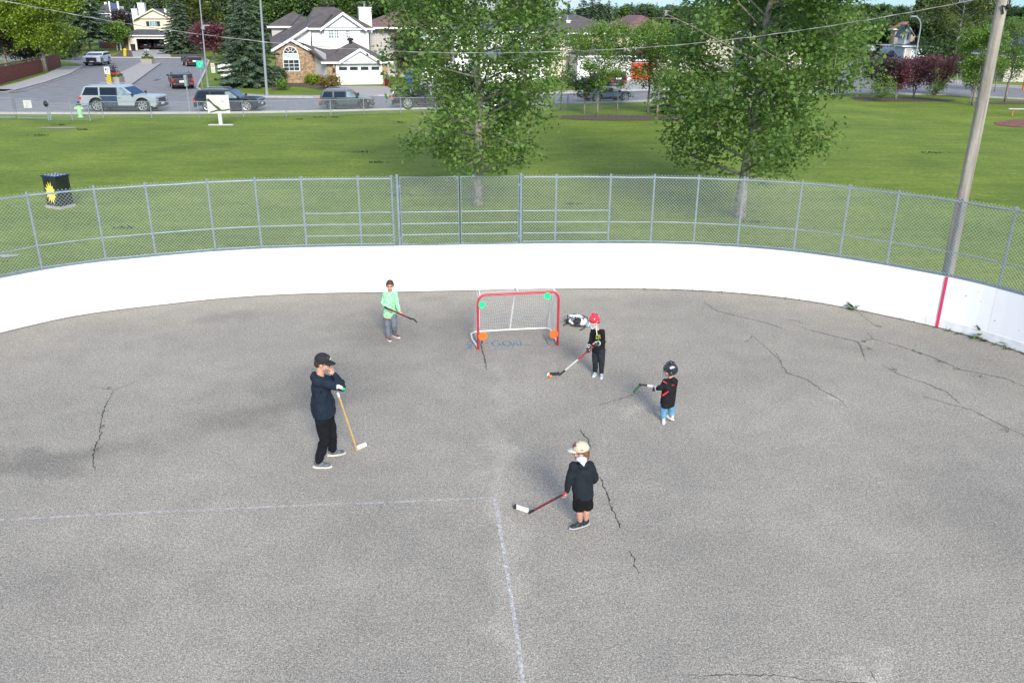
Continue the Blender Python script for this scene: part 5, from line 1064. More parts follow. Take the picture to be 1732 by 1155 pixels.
    for nm, A, Bp, o in (('windscreen', (xw,Hh-.03), (xc,zc-.03), 1), ('rear_window', (xr,xr_z), (xb,belt), -1)):
        z1_, z2_ = belt+.06, Hh-.12; n_ = Vector((abs(Bp[1]-A[1]), 0, abs(Bp[0]-A[0]))).normalized()*.012; pts = []
        for z in (z1_, z2_): x = sl(z, A, Bp); y = yy(z)-.09; pts += [(x, -y, z), (x, y, z)]
        mb = MB(); q = [Vector(pts[0]), Vector(pts[1]), Vector(pts[3]), Vector(pts[2])]; dd = Vector((o*n_.x, 0, n_.z)); mb.hexa([p_-dd for p_ in q]+[p_+dd*.8 for p_ in q]); mb.build(nm, gl, t)
    mb = MB(); mb.b2((h-.03,-W*.3,.5),(h+.015,W*.3,hood-.16)); gr = mb.build('grille', M_plast, t, bevel=.02)
    mb = MB()
    for k in range(3): mb.b2((h+.012,-W*.29,.56+k*.1),(h+.022,W*.29,.58+k*.1))
    mb.build('grille_bar', M_chrome, gr)
    mb = MB(); mb.b2((h-.14,-W/2+.04,.30),(h+.03,W/2-.04,.47)); mb.build('front_bumper', M_plast if pnt is not P_silver else M_plast, t, bevel=.04)
    mb = MB(); mb.b2((-h-.03,-W/2+.04,.32),(-h+.14,W/2-.04,.56)); mb.build('rear_bumper', M_plast, t, bevel=.04)
    mb = MB(); mb.b2((-h-.02,-.28,belt-.36),(-h+.01,.28,belt-.2)); mb.build('number_plate', M_plate, t); mb = MB(); mb.b2((h+.026,-.24,.46),(h+.04,.24,.58)); mb.build('number_plate', M_plate, t)
    for sgn in (-1, 1): mb = MB(); mb.b2((-h-.036,sgn*(W/2-.08),.46),(-h-.02,sgn*(W/2-.3),.54)); mb.build('reflector', M_tl, t)
    mb = MB(); mb.b2((xrw-.2,-W/2+.12,.22),(xf_+.2,W/2-.12,.42)); mb.build('underbody', M_plast, t)
    return t
def road_ang(px): 
    a, b = at(px-40, np.interp(px-40, [0,400,740,1100,1732],[190,189,182,170,166])), at(px+40, np.interp(px+40, [0,400,740,1100,1732],[190,189,182,170,166])); return math.atan2(b.y-a.y, b.x-a.x)
def side(px0, px1, py, ang, W, top, pnt, lb, nm='suv', ct='car', Lk=1., **k):
    pm = (px0+px1)/2; p = at(pm, py); p.y += W/2; p.z = 0; s = F/(p.y*_ct+2.2); Lw = (px1-px0)/s*Lk; Hh = ptY(pm, top, p.y).z; return vehicle(nm, lb, ct, p, ang, Lw, W, Hh, pnt, **k)
side(138,267,190,R(0),1.98,144,P_silver,'silver full size suv with a dark blue rear door, leftmost on the near road',reardoor=P_slate,r=.40,Lk=.985)
side(328,438,190,R(2),1.9,151,P_navy,'very dark navy suv behind the bird picture sign on the near road',r=.37,Lk=.97)
side(538,631,187,R(7),1.8,151,P_grey,'grey green crossover in front of the white garage door',ct='car',nm='crossover',r=.34,Lk=.96,rim=M_rimd)
side(660,783,185,R(8),1.95,147,P_black,'long black suv partly hidden by the left poplar',r=.39,Lk=.97)
side(812,905,181,R(10),1.8,152,P_dblue,'deep blue car glimpsed behind the right side of the left poplar',nm='parked_car',style='sedan',r=.34,Lk=.95)
side(986,1065,173.5,R(22),1.75,146,P_gblue,'grey blue sedan behind the young trees with its red tail light showing',nm='parked_car',style='sedan',r=.34,Lk=1.12)
def inplace(px, py, ang, L, W, top, pnt, lb, nm='suv', ct='car', dy=0., **k):
    p = at(px, py); q = Vector((math.cos(ang), math.sin(ang), 0)); p = p+q*L/2*(1 if dy >= 0 else -1)*(1 if True else 0) if dy else p; Hh = ptY(px, top, p.y).z; p.z = 0; return vehicle(nm, lb, ct, p, ang, L, W, Hh, pnt, **k)
va = at(310,152); vb = at(332,113); sa = math.atan2(vb.y-va.y, vb.x-va.x)+.12
inplace(311,151.5,sa,4.5,1.8,123,P_black,'black crossover driving away up the side street',nm='crossover',dy=1,r=.35,belt=.93)
inplace(331,113,sa+.1,4.4,1.8,95.5,P_black,'black suv farther up the side street beside the green sign',dy=1,r=.35,belt=.93)
inplace(156,112,R(-80),5.4,2.05,88.5,P_white,'white suv coming down the side street towards the viewer',nm='suv',dy=-1,r=.40,belt=1.16)
for px, lb in ((241,'dark car parked nose in at the left side of the open garage'),(264,'dark car parked nose in at the right side of the open garage')):
    p = at(px, 85); p.y += 3.4; p.z = .03; vehicle('garaged_car', lb, 'car', p, R(94), 4.4, 2.0, 1.75, P_navy, grp='cars inside the open garage', rim=M_rimd)
side(1500,1536,97,R(178),2.2,86,P_silver,'silver suv parked in front of the pale blue gabled house',r=.45,Lk=.97)
# box truck
p = at(1478,95.5); s = F/(p.y*_ct+2.2); T = thing('box_truck', 'white cutaway box truck parked left of the silver suv', 'truck', (p.x, p.y+1.2, 0), R(180)); Lx = (1518-1472)/s; zt = ptY(1500,76,p.y).z
def tx(px): return -(px-1478)/s
mb = MB(); mb.b2((tx(1488),-1.2,.7),(tx(1518),1.2,zt)); mb.build('cargo_box', mat('white_box_panel', (.62,.66,.68), .5, .04), T, bevel=.06)
mb = MB(); mb.prism([(tx(1488)+.02,.5),(tx(1472),.5),(tx(1471.5),1.3),(tx(1475),1.75),(tx(1481),zt-1.0),(tx(1488)+.02,zt-.8)], lambda x, z: (x,-1.05,z), lambda x, z: (x,1.05,z)); cb = mb.build('cab', P_white, T, bevel=.1)
mb = MB(); mb.prism([(tx(1487),1.9),(tx(1478),1.9),(tx(1481.5),zt-1.25),(tx(1487),zt-1.15)], lambda x, z: (x,1.04,z), lambda x, z: (x,1.062,z)); mb.build('window', M_cglass, cb)
for sg in (-1, 1):
    for px in (1478, 1508): w_ = MB(Matrix.Translation((tx(px), sg*.95, .48)) @ Matrix.Rotation(PI/2, 4, 'X')); w_.rings([(0,0,-.15,.4,.4),(0,0,-.13,.48,.48),(0,0,.13,.48,.48),(0,0,.15,.4,.4)], 16); w_.build('wheel', M_tyre, T)
for k in range(5):
    mb = MB(); xx = tx(1493+k*5.2); mb.b2((xx-.12,1.19,zt-.35),(xx+.12,1.215,zt-.2)); mb.build('marker_light', M_plast, T)
mb = MB(); mb.ell((tx(1488.5),1.2,1.5),(.25,.02,.3)); mb.build('side_emblem', mat('brown_emblem', (.2,.1,.07), .6), T)

# ================================================================ STREET FURNITURE
M_post = mat('steel_post', (.27,.30,.32), .45, .1, metal=.3)
def lightpole(px, py, tx_, ty, label, r=.09, H=9.5, cam_=False):
    p = at(px, py); t = thing('street_light', label, 'street light', p); q = ptY(tx_, ty, p.y)-p; up = q*(H/q.z)
    mb = MB(); mb.tube([(0,0,-.03), (0,0,.5), up], [r*1.3, r, r*.6], 10); mb.build('pole', M_post, t, smooth=False)
    mb = MB(); mb.rings([(0,0,0,r*2.2,r*2.2),(0,0,.06,r*2.2,r*2.2),(0,0,.1,r*1.4,r*1.4)], 10); mb.build('base_plate', M_post, t)
    mb = MB(); mb.tube([up, up+Vector((-.6,-.3,.35)), up+Vector((-1.8,-.8,.5))], [.05,.045,.035], 6); a_ = mb.build('arm', M_post, t)
    mb = MB(); mb.ell(up+Vector((-2.1,-.95,.5)), (.4,.17,.09)); mb.build('lamp_head', M_post, t)
    if cam_: mb = MB(); z = 5.2; f_ = z/H; mb.box(up*f_+Vector((.35,-.1,0)), (.7,.12,.1)); mb.box(up*f_+Vector((.1,-.1,-.2)), (.25,.2,.3)); mb.build('bracket_box', M_post, t, bevel=.02)
    return t
lightpole(352,148,338,2,'slim grey street light pole behind the green sign at the side street',r=.075,cam_=True)
lightpole(452,163,440.5,2,'grey street light pole on the lawn in front of the large spruce',r=.11)
p = at(1548,120); t = thing('street_light', 'curved grey street light arching over the purple trees', 'street light', p); mb = MB(); zz = lambda a, b: ptY(a, b, p.y)-p
mb.tube([(0,0,0), zz(1549,95), zz(1553,70), zz(1557,48), zz(1557,38), zz(1553,31), zz(1547,28.5)], [.13,.12,.1,.085,.075,.065,.05], 8); mb.build('pole', M_post, t, smooth=True); mb = MB(); mb.ell(zz(1546,28.5), (.5,.2,.12)); mb.build('lamp_head', M_post, t)
def signpost(name, px, py, tpx, tpy, label, r=.035, cat='sign'):
    p = at(px, py); t = thing(name, label, cat, p); q = ptY(tpx, tpy, p.y)-p; mb = MB(); mb.tube([(0,0,0), q], r, 6); mb.build('post', M_post, t); return t, q, p
M_green = mat('green_sign_face', (0,.42,.26), .45, .04); M_swhite = mat('white_sign_face', (.55,.55,.54), .5, .03); M_yel = mat('yellow_sign_face', (.6,.42,.008), .45, .04); M_blk = mat('black_sign_print', (.01,.01,.01), .5)
t, q, p = signpost('playground_zone_sign', 342, 150, 338, 104, 'square teal green sign with a white outlined symbol on a thin post')
c = ptY(338, 109, p.y)-p; mb = MB(); mb.box(c+Vector((0,-.05,0)), (.62,.02,.62)); mb.build('plate', M_green, t, bevel=.01)
mb = MB(); mb.tube([c+Vector((math.cos(a)*.14, -.068, .03+math.sin(a)*.16)) for a in [R(-60)+R(300)*k/12 for k in range(13)]], .018, 4); mb.tube([c+Vector((.07,-.068,-.1)), c+Vector((.02,-.068,-.24))], .018, 4); mb.tube([c+Vector((-.07,-.068,-.1)), c+Vector((-.02,-.068,-.24))], .018, 4); mb.tube([c+Vector((.22,-.068,.22)), c+Vector((.26,-.068,.05))], .015, 4); mb.build('symbol', mat('mint_print', (.5,.8,.7), .5), t)
t, q, p = signpost('signpost', 321.5, 191, 313.5, 130, 'plain grey sign seen edge on at the near kerb before the black crossover', r=.045)
mb = MB(); mb.box(ptY(314.5,137,p.y)-p+Vector((0,0,0)), (.16,.3,.7)); mb.build('plate', M_post, t, bevel=.01)
t, q, p = signpost('median_sign', 188, 147, 181, 113, 'white number sign above yellow and black striped marker at the median tip')
c = ptY(181.5,119.5,p.y)-p; mb = MB(); mb.box(c+Vector((0,-.05,0)), (.5,.02,.62)); mb.build('plate', M_swhite, t)
mb = MB(); f = lambda x, z: c+Vector((x,-.066,z)); mb.ell(f(-.1,.08), (.07,.01,.1)); mb.tube([f(.02,.16), f(.14,.16), f(.06,-.08), f(.02,-.2)], .022, 4); mb.build('print', M_blk, t)
c = ptY(185,134,p.y)-p; mb = MB(); mb.box(c+Vector((0,-.05,0)), (.36,.02,.84)); hz = mb.build('hazard_marker', M_yel, t); mb = MB()
for k in range(4): zz_ = -.3+k*.19; mb.add([c+Vector((-.18,-.064,zz_+.12)), c+Vector((.18,-.064,zz_-.06)), c+Vector((.18,-.064,zz_+.0)), c+Vector((-.18,-.064,zz_+.18))], [(0,1,2,3)])
mb.build('stripes', mat('amber_stripe', (.10,.08,.01), .5), hz)
def planter(px, py, w_, h_, label, fl, seed):
    p = at(px, py); t = thing('planter_box', label, 'planter', p+Vector((0,.6,0))); mb = MB(); mb.hexa([(-w_/2,-.55,.0),(w_/2,-.55,.0),(w_/2,.55,.0),(-w_/2,.55,.0),(-w_/2-.06,-.6,h_),(w_/2+.06,-.6,h_),(w_/2+.06,.6,h_),(-w_/2-.06,.6,h_)]); mb.build('box', mat('exposed_concrete', (.30,.27,.23), .9, .2, 12), t, bevel=.03)
    mb = MB(); mb.b2((-w_/2+.03,-.5,h_-.02),(w_/2-.03,.5,h_+.015)); mb.build('soil', M_soil, t)
    rng = np.random.default_rng(seed); P = rng.uniform(-1,1,(500,3))*np.array([w_*.5,.5,.12])+np.array([0,0,h_+.12]); V, s4 = leaves(P, .13, rng, rng.uniform(0,1,500)); leaf_object('foliage', V, s4, ML['light'], t)
    P = rng.normal(size=(160,3))*np.array([.22,.2,.25])+np.array([-.1,0,h_+.55]); V, s4 = leaves(P, .13, rng, rng.uniform(0,1,160)); leaf_object('dark_plant', V, s4, ML['plum'], t)
    if fl: P = rng.uniform(-1,1,(90,3))*np.array([w_*.45,.45,.08])+np.array([.1,-.05,h_+.28]); V, s4 = leaves(P, .12, rng, rng.uniform(0,1,90)); leaf_object('flowers', V, s4, leafmat('red_petals', (.5,.02,.03), (.7,.12,.12)), t)
planter(191.5,145.5,1.15,.75,'concrete planter with red flowers behind the striped marker',True,5)
planter(248,110.5,1.35,.75,'concrete planter at the far end of the median',False,6)
t, q, p = signpost('street_sign', 248, 106, 248, 83, 'small grey sign above the far planter, seen from behind'); mb = MB(); mb.box(ptY(248.5,87.5,p.y)-p, (.7,.03,.6)); mb.build('plate', mat('grey_sign_back', (.35,.42,.40), .5), t)
t, q, p = signpost('yard_sign', 361.5, 125.5, 359.5, 108, 'narrow white yard sign with a red mark on the corner lawn'); c = ptY(360.5,115.5,p.y)-p; mb = MB(); mb.box(c+Vector((0,-.05,0)), (.42,.03,1.0)); mb.build('plate', M_swhite, t)
mb = MB(); mb.tube([c+Vector((math.cos(a)*.1,-.072,.25+math.sin(a)*.12)) for a in [2*PI*k/10 for k in range(10)]], .03, 4, closed=True); mb.tube([c+Vector((-.1,-.072,.25)), c+Vector((-.06,-.072,.42))], .03, 4); mb.build('red_mark', M_tl, t); mb = MB()
for k in range(3): mb.box(c+Vector((0,-.07,-.1-.12*k)), (.3,.01,.05))
mb.build('small_print', M_post, t)
# yellow hydrant-like marker near the cream house
p = at(211.5,95.5); t = thing('yellow_marker', 'small yellow utility marker beside the driveway of the cream house', 'marker', p); mb = MB(); mb.tube([(0,0,0),(.1,0,.75)], .22, 8); mb.build('stem', M_yel, t); mb = MB(); mb.ell((.12,0,.9), (.3,.25,.25), n=8); mb.build('cap', M_yel, t)
# fire hydrant
p = at(136.5,199); t = thing('fire_hydrant', 'pale green fire hydrant with black cap at the kerb', 'fire hydrant', p)
M_hyd = mat('pale_green_enamel', (.36,.62,.34), .45, .06); mb = MB(); mb.rings([(0,0,0,.2,.2),(0,0,.05,.2,.2),(0,0,.06,.13,.13),(0,0,.62,.15,.15),(0,0,.66,.19,.19),(0,0,.72,.19,.19)], 14); mb.build('barrel', M_hyd, t, bevel=.008)
mb = MB(); mb.rings([(0,0,.72,.17,.17),(0,0,.82,.14,.14),(0,0,.9,.06,.06),(0,0,.98,.05,.05)], 12); mb.build('bonnet', M_plast, t)
for sg in (-1, 1): mb = MB(); mb.tube([(0,0,.55),(sg*.24,0,.55)], .07, 10); mb.tube([(sg*.24,0,.55),(sg*.27,0,.55)], .085, 8); mb.build('outlet_cap', M_hyd, t)
# picture sign with branch and white bird
p = at(374,212); t = thing('picture_sign', 'white picture panel of a dark branch and pale bird on a short post', 'sign', p, R(3))
s = (p.y*_ct+2.2)/F; mb = MB(); mb.b2((-.72,-.14,-.02),(.72,.14,.05)); mb.build('base', mat('pale_concrete', (.42,.41,.39), .8, .1), t, bevel=.02); mb = MB(); mb.b2((-.1,-.06,.05),(.1,.06,.75)); mb.build('post', M_swhite, t)
z0 = .68; z1 = 1.72; mb = MB(); mb.b2((-.64,-.09,z0),(.64,-.05,z1)); pn = mb.build('panel', mat('white_panel', (.54,.56,.52), .5, .04, c2=(.48,.55,.43)), t, bevel=.01)
bx = lambda u, v, d=.093: (-.64+1.28*u, -d, z0+(z1-z0)*v); mb = MB(); A = [bx(.02,.80),bx(.10,.82),bx(.30,.52),(bx(.50,.36)),bx(.60,.22),bx(.56,.12),bx(.46,.2),bx(.30,.38),bx(.12,.62),bx(.02,.66)]
mb.add(A+[(x,-.088,z) for x, y, z in A], [tuple(range(10))]); A = [bx(.06,.02,.0935),bx(.12,.1,.0935),bx(.45,.22,.0935),bx(.7,.2,.0935),bx(.99,.26,.0935),bx(.99,.18,.0935),bx(.7,.12,.0935),bx(.45,.13,.0935),bx(.14,.04,.0935)]; mb.add(A, [tuple(range(9))]); mb.build('painted_branch', mat('dark_brown_print', (.05,.045,.04), .6), pn)
mb = MB(); mb.add([bx(.74+.17*math.cos(a)*(1+.15*math.sin(a)), .60+.34*math.sin(a), .0928) for a in [2*PI*k/18 for k in range(18)]], [tuple(range(18))]); mb.build('painted_bird', mat('white_print', (.58,.56,.54), .6), pn)
mb = MB()
for (u, v, rr_) in ((.66,.70,.018),(.78,.71,.018),(.72,.62,.024)): mb.add([bx(u+rr_*math.cos(a), v+rr_*1.3*math.sin(a), .0945) for a in [2*PI*k/8 for k in range(8)]], [tuple(range(8))])
mb.build('painted_face', M_blk, pn)
# stack of white panels under the spruce
for k, (x0, y0, x1, y1, lb) in enumerate([(369,121,393,107,'larger white board leaning under the lawn spruce'),(374,131,396,124,'smaller white board lying below the larger one')]):
    p = at(x0, y1+14 if k == 0 else y1+7); t = thing('white_board', lb, 'board', p, R(8), 'white boards under the spruce'); s = F/(p.y*_ct+2.2); w_ = (x1-x0)/s; mb = MB(); mb.box((w_/2,0,.42 if k == 0 else .25), (w_,.08,.8 if k == 0 else .45), Matrix.Rotation(R(-14),3,'X')); mb.build('panel', M_swhite, t, bevel=.01); mb = MB(); mb.b2((w_*.1,.1,0),(w_*.15,.16,.7 if k == 0 else .4)); mb.b2((w_*.85,.1,0),(w_*.9,.16,.7 if k == 0 else .4)); mb.build('prop', M_trim, t)
# street name sign at right
t, q, p = signpost('street_name_sign', 1618, 145, 1620, 104, 'green street name blades on a grey post between purple tree and light green tree', r=.05); c = ptY(1622,106,p.y)-p; mb = MB(); mb.box(c, (1.0,.03,.2)); mb.build('name_blade', M_green, t); mb = MB()
for k in range(6): mb.box(c+Vector((-.36+k*.14,-.018,0)), (.07,.008,.1))
mb.build('lettering', M_swhite, t); mb = MB(); mb.box(c+Vector((-.02,-.03,-.45)), (.5,.03,.5), Matrix.Rotation(R(40),3,'Z')); mb.build('plate', mat('dark_sign_back', (.03,.04,.06), .5), t)
mb = MB(); mb.tube([(.25,0,0),(.25,0,2.2)], .035, 6); mb.build('brace_post', M_post, t)
# wooden garden fence at left
M_wood = mat('red_brown_fence_boards', (.17,.042,.026), .8, .2, 4, c2=(.24,.065,.04)); M_lat = mat('fence_lattice', (.11,.07,.05), .8, .2, 6)
def woodfence(x0, y0, x1, y1, top0, top1, label, lat=True, mm=None):
    a, b = at(x0,y0), at(x1,y1); t = thing('wooden_fence', label, 'fence', a); v = b-a; L = v.length; d = v.normalized(); ha = ptY(x0, top0, a.y).z; hb = ptY(x1, top1, b.y).z; n = int(L/.16); mb = MB(); ang = math.atan2(d.y, d.x); M3 = Matrix.Rotation(ang,3,'Z')
    for k in range(n): u = (k+.5)/n; hh = (ha+(hb-ha)*u)*(.82 if lat else 1); mb.box(v*u+Vector((0,0,hh/2)), (.135,.025,hh), M3)
    mb.build('boards', mm or M_wood, t); k = 0
    m = int(L/2.4)+1
    for k in range(m+1): u = k/m; hh = ha+(hb-ha)*u; mb = MB(); mb.box(v*u+Vector((0,0,hh/2+.03))+Vector((-d.y,d.x,0))*.07, (.1,.1,hh+.06), M3); mb.build('post', mm or M_wood, t)
    if lat: mb = MB(); mb.hexa([p_+Vector((0,0,z)) for z in (0,) for p_ in ()]) if False else None; mb.tube([Vector((0,0,ha)), v+Vector((0,0,hb))], .05, 4); mb.tube([Vector((0,0,ha*.83)), v+Vector((0,0,hb*.83))], .04, 4); q = int(L/.35); [mb.tube([v*(i/q)+Vector((0,0,ha+(hb-ha)*i/q)), v*((i+1)/q)+Vector((0,0,(ha+(hb-ha)*(i+1)/q)*.83))], .02, 4) for i in range(q)]; mb.build('lattice', M_lat, t)
woodfence(-60,161,73,122,122,97,'long dark red wooden fence with lattice top at the left edge',True)
woodfence(78,121,104,113,97,90,'shorter orange brown wooden fence section right of the tree trunk',False,mat('orange_brown_boards', (.20,.075,.045), .8, .2, 4))
p = at(108,101); bush('hedge', 'small clipped green hedge at the end of the wooden fence', p.x, p.y, 1.5, 1.3, ML['poplar'], 1200, .2, 401)
# painted utility box in the park
p = at(103,349); t = thing('utility_box', 'black painted utility box with a big yellow sunburst flower on its side', 'utility box', (p.x-.0, p.y, 0), R(66))
bw, bd, bh = .54, .62, 1.02
mb = MB(); mb.b2((-bw/2,-bd/2,.06),(bw/2,bd/2,bh)); bo = mb.build('cabinet', mat('black_green_paint', (.008,.011,.016), .5, .4, 3, c2=(.02,.03,.018)), t, bevel=.015); mb = MB(); mb.b2((-bw/2-.04,-bd/2-.04,-.03),(bw/2+.04,bd/2+.04,.06)); mb.build('plinth', M_conc, t)
mb = MB(); mb.b2((-bw/2-.03,-bd/2-.03,bh+.001),(bw/2+.03,bd/2+.03,bh+.045)); li = mb.build('lid', mat('navy_lid_paint', (.02,.035,.09), .8, .2, spec=.1), t, bevel=.01); rr = random.Random(4); mb = MB()
for k in range(16):
    cx_, cy_ = (-.19+.125*(k % 4), -.22+.145*(k//4)); mb.add([(cx_+rr.uniform(.035,.05)*math.cos(a), cy_+rr.uniform(.035,.05)*math.sin(a), bh+.048+k*.0004) for a in [2*PI*j/8 for j in range(8)]], [tuple(range(8))])
mb.build('painted_petals', mat('white_petal_paint', (.62,.68,.7), .6, .1), li, fix=False)
mb = MB(); cz = .50
def star(n, r0, r1, seed):
    rr = random.Random(seed); o = []
    for k in range(n*2): a = PI*k/n; q = (r1*rr.uniform(.8,1.15)) if k % 2 == 0 else r0; o.append((q*math.cos(a)*.85, cz+q*math.sin(a)*1.15))
    return o
st = star(14, .2, .34, 3)
mb.add([(-bw/2-.006, max(-bd/2+.01, min(bd/2-.01, y)), min(bh-.03, max(.09, z))) for y, z in st], [tuple(range(len(st)))]); mb.build('painted_flower', mat('yellow_flower_paint', (.78,.62,.03), .5, .15, 12, c2=(.85,.75,.2)), bo)
# red and grey bench
p = at(1712,196); t = thing('bench', 'low bench with pale plank seat and orange legs at the right edge', 'bench', p, R(-3)); mb = MB(); mb.b2((-.35,-.14,.42),(2.2,.14,.47)); mb.build('seat', mat('pale_plank', (.5,.45,.42), .6, .1), t, bevel=.01); M_or = mat('orange_enamel', (.6,.16,.04), .5)
for x in (.0, 1.9): mb = MB(); mb.tube([(x-.05,-.1,0),(x,0,.42),(x+.05,.1,0)], .025, 6); mb.box((x,0,.40), (.06,.26,.03)); mb.build('leg', M_or, t)
p = at(1730,180); t = thing('orange_post', 'orange play equipment post at the right edge of the view', 'post', at(1731,153)); mb = MB(); mb.tube([(0,0,0),(0,0,1.0)], .16, 8); mb.build('post', M_or, t); mb = MB(); mb.ell((0,0,1.0), (.18,.18,.1), n=8); mb.build('cap', M_or, t)
# covered trailer and blue bin behind poplar
p = at(692,143); t = thing('recycling_bin', 'blue recycling bin behind the left edge of the left poplar', 'bin', p); mb = MB(); mb.hexa([(-.25,-.3,.03),(.25,-.3,.03),(.25,.3,.03),(-.25,.3,.03),(-.32,-.38,1.05),(.32,-.38,1.05),(.32,.38,1.05),(-.32,.38,1.05)]); mb.build('body', mat('blue_bin_plastic', (.01,.09,.5), .5), t, bevel=.03); mb = MB(); mb.box((0,0,1.1),(.7,.8,.07)); mb.build('lid', mat('blue_bin_plastic', (.01,.09,.5), .5), t, bevel=.02)
inplace(1046,147,R(112),4.4,1.75,121,P_black,'black suv parked nose in on the driveway behind the grey blue sedan',dy=1,r=.35,belt=1.0)
# ================================================================ GOAL, BALL, BAG
M_red = mat('red_goal_tube', (.52,.02,.035), .4, .12, 8); M_wtube = mat('white_goal_tube', (.68,.67,.66), .5, .1, 8); M_net = mat('white_netting', (.62,.62,.60), .7, .1)
pL, pR = at(809, 591), at(943, 583.5); gm = (pL+pR)/2; ga = math.atan2(pR.y-pL.y, pR.x-pL.x); GW = (pR-pL).length/2; GH = 1.12; GD = .92
goal = thing('hockey_goal', 'red framed hockey goal with white net standing before the boards', 'hockey goal', gm, ga)
mb = MB(); rc = .16
arc = lambda cx, cz, a0, a1: [(cx+rc*math.cos(a), 0, cz+rc*math.sin(a)) for a in [a0+(a1-a0)*k/6 for k in range(7)]]
mb.tube([(-GW,0,.0),(-GW,0,.5),(-GW,0,GH-rc-.02)]+arc(-GW+rc, GH-rc, PI, PI/2)+[(0,0,GH)]+arc(GW-rc, GH-rc, PI/2, 0)+[(GW,0,GH-rc-.02),(GW,0,.5),(GW,0,0)], .023, 12); mb.build('front_frame', M_red, goal, smooth=True)
for s in (-1, 1): mb = MB(); mb.tube([(s*GW,0,0),(s*GW,0,.03)], .03, 10); mb.box((s*GW,-.027,.5),(.012,.004,.9)); mb.build('foot_cap', M_red, goal)
mb = MB(); mb.tube([(-GW,.03,.03),(-GW-.06,.5,.03),(-GW-.05,GD-.12,.03),(-GW+.04,GD-.02,.03),(-GW+.15,GD,.03),(0,GD,.035),(GW-.15,GD,.03),(GW-.04,GD-.02,.03),(GW+.03,GD-.12,.03),(GW+.03,.5,.03),(GW,.03,.03)], .019, 8); mb.build('base_frame', M_wtube, goal, smooth=True)
mb = MB(); TD = .38; mb.tube([(-GW+.05,.02,GH-.03),(-GW+.06,TD-.06,GH-.01),(-GW+.14,TD,GH),(0,TD,GH),(GW-.14,TD,GH),(GW-.06,TD-.06,GH-.01),(GW-.05,.02,GH-.03)], .008, 8); mb.build('top_shelf_rod', M_wtube, goal, smooth=True)
mb = MB(); mb.tube([(0,.01,GH),(0,TD,GH),(-.01,TD+.1,GH-.25),(-.02,GD,.04)], .017, 6); mb.build('centre_bar', M_wtube, goal)
# net: grid on the back sheet, the top and the sides (real cords)
def cordgrid(mb, f, nu, nv, r=.0018):
    for i in range(nu+1): mb.tube([f(i/nu, j/12) for j in range(13)], r, 3, cap=False)
    for j in range(nv+1): mb.tube([f(i/12, j/nv) for i in range(13)], r, 3, cap=False)
mb = MB(); rn = random.Random(5)
def backf(u, v):
    x = (-GW+.07)+(2*GW-.14)*u; b = math.sin(PI*v)*(.07+.05*math.sin(u*9)); z = .05+(GH-.06)*(1-v); y = TD+(GD-TD)*v**1.15+b*(.6)-.02+.0*u; return (x+.03*math.sin(v*7+u*5)*math.sin(PI*v), y, z+.02*math.sin(u*12)*math.sin(PI*v))
cordgrid(mb, backf, 38, 28)
cordgrid(mb, lambda u, v: ((-GW+.06)+(2*GW-.12)*u, .01+TD*v, GH-.005-.02*math.sin(PI*v)), 38, 8)
for s in (-1, 1):
    def sf(u, v, s=s): z = .05+(GH-.08)*(1-v); dep = TD+(GD-TD)*v**1.15; return (s*(GW-.02)-s*.05*math.sin(PI*u)*math.sin(PI*v), .02+dep*u, z)
    cordgrid(mb, sf, 14, 24)
mb.build('net', M_net, goal, fix=False)
for (x, z, r_, c, nm, lb) in ((-GW+.075,.935,.065,(0,.72,.22),'target_disc','green target disc in the upper left corner of the goal'),(GW-.235,1.05,.065,(0,.72,.22),'target_disc','green target disc hanging from the right end of the crossbar'),
                              (-GW+.085,.29,.087,(.95,.13,.012),'target_disc','orange target disc in the lower left corner of the goal'),(GW-.085,.25,.087,(.95,.13,.012),'target_disc','orange target disc in the lower right corner of the goal')):
    q = Matrix.Translation(gm) @ Matrix.Rotation(ga, 4, 'Z') @ Vector((x, -.032, z)); t = thing(nm, lb, 'target', q, ga, 'round shooting targets in the goal')
    mb = MB(Matrix.Rotation(PI/2, 4, 'X')); mb.rings([(0,0,-.006,r_,r_),(0,0,.006,r_,r_)], 28); mb.build('disc', mat('green_target_foam' if c[1] > .5 else 'orange_target_foam', c, .6, .03), t, bevel=.002); mb = MB(); mb.tube([(0,.006,r_*.5),(0,.03,r_*.7)], .004, 5); mb.build('strap', M_plast, t)
p = at(931, 639.5); mb = MB(); mb.ell((0,0,.034), (.034,.034,.034), n=16); o = mb.build('ball', mat('orange_ball', (.85,.16,.03), .5, .05), smooth=True); o.location = p; tag(o, 'small orange street hockey ball at the blade of the red stick', 'ball')
# goalie gear / bag heap
p = at(975, 549); bag = thing('backpack', 'small white and black backpack lying crumpled beside the goal', 'backpack', p, R(-8)); mb = MB()
for c, r_ in (((0,0,.09),(.19,.13,.09)),((-.09,.05,.12),(.12,.1,.08)),((.12,-.03,.09),(.1,.11,.1)),((.02,.08,.13),(.13,.07,.07))): mb.ell(c, r_)
blob(mb, 'bag_body', mat('white_bag_fabric', (.58,.60,.62), .7, .2, 14, c2=(.75,.76,.77)), bag, .014, 2, .014, 12)
mb = MB(); mb.ell((.05,-.08,.12), (.09,.07,.07)); mb.ell((-.02,-.1,.10), (.06,.05,.05)); blob(mb, 'dark_opening', mat('black_fabric', (.02,.021,.024), .8, .2), bag, .012, 2, .01, 20)
mb = MB(); mb.ell((-.16,.03,.06), (.08,.1,.055)); mb.ell((-.06,.12,.15), (.09,.05,.05)); mb.ell((.0,-.13,.03), (.12,.03,.025)); blob(mb, 'black_padding', mat('black_fabric', (.02,.02,.02)), bag, .012, 2, .012, 20)
mb = MB(); mb.ell((-.15,.09,.14), (.035,.03,.03)); mb.build('red_patch', M_red, bag, smooth=True)
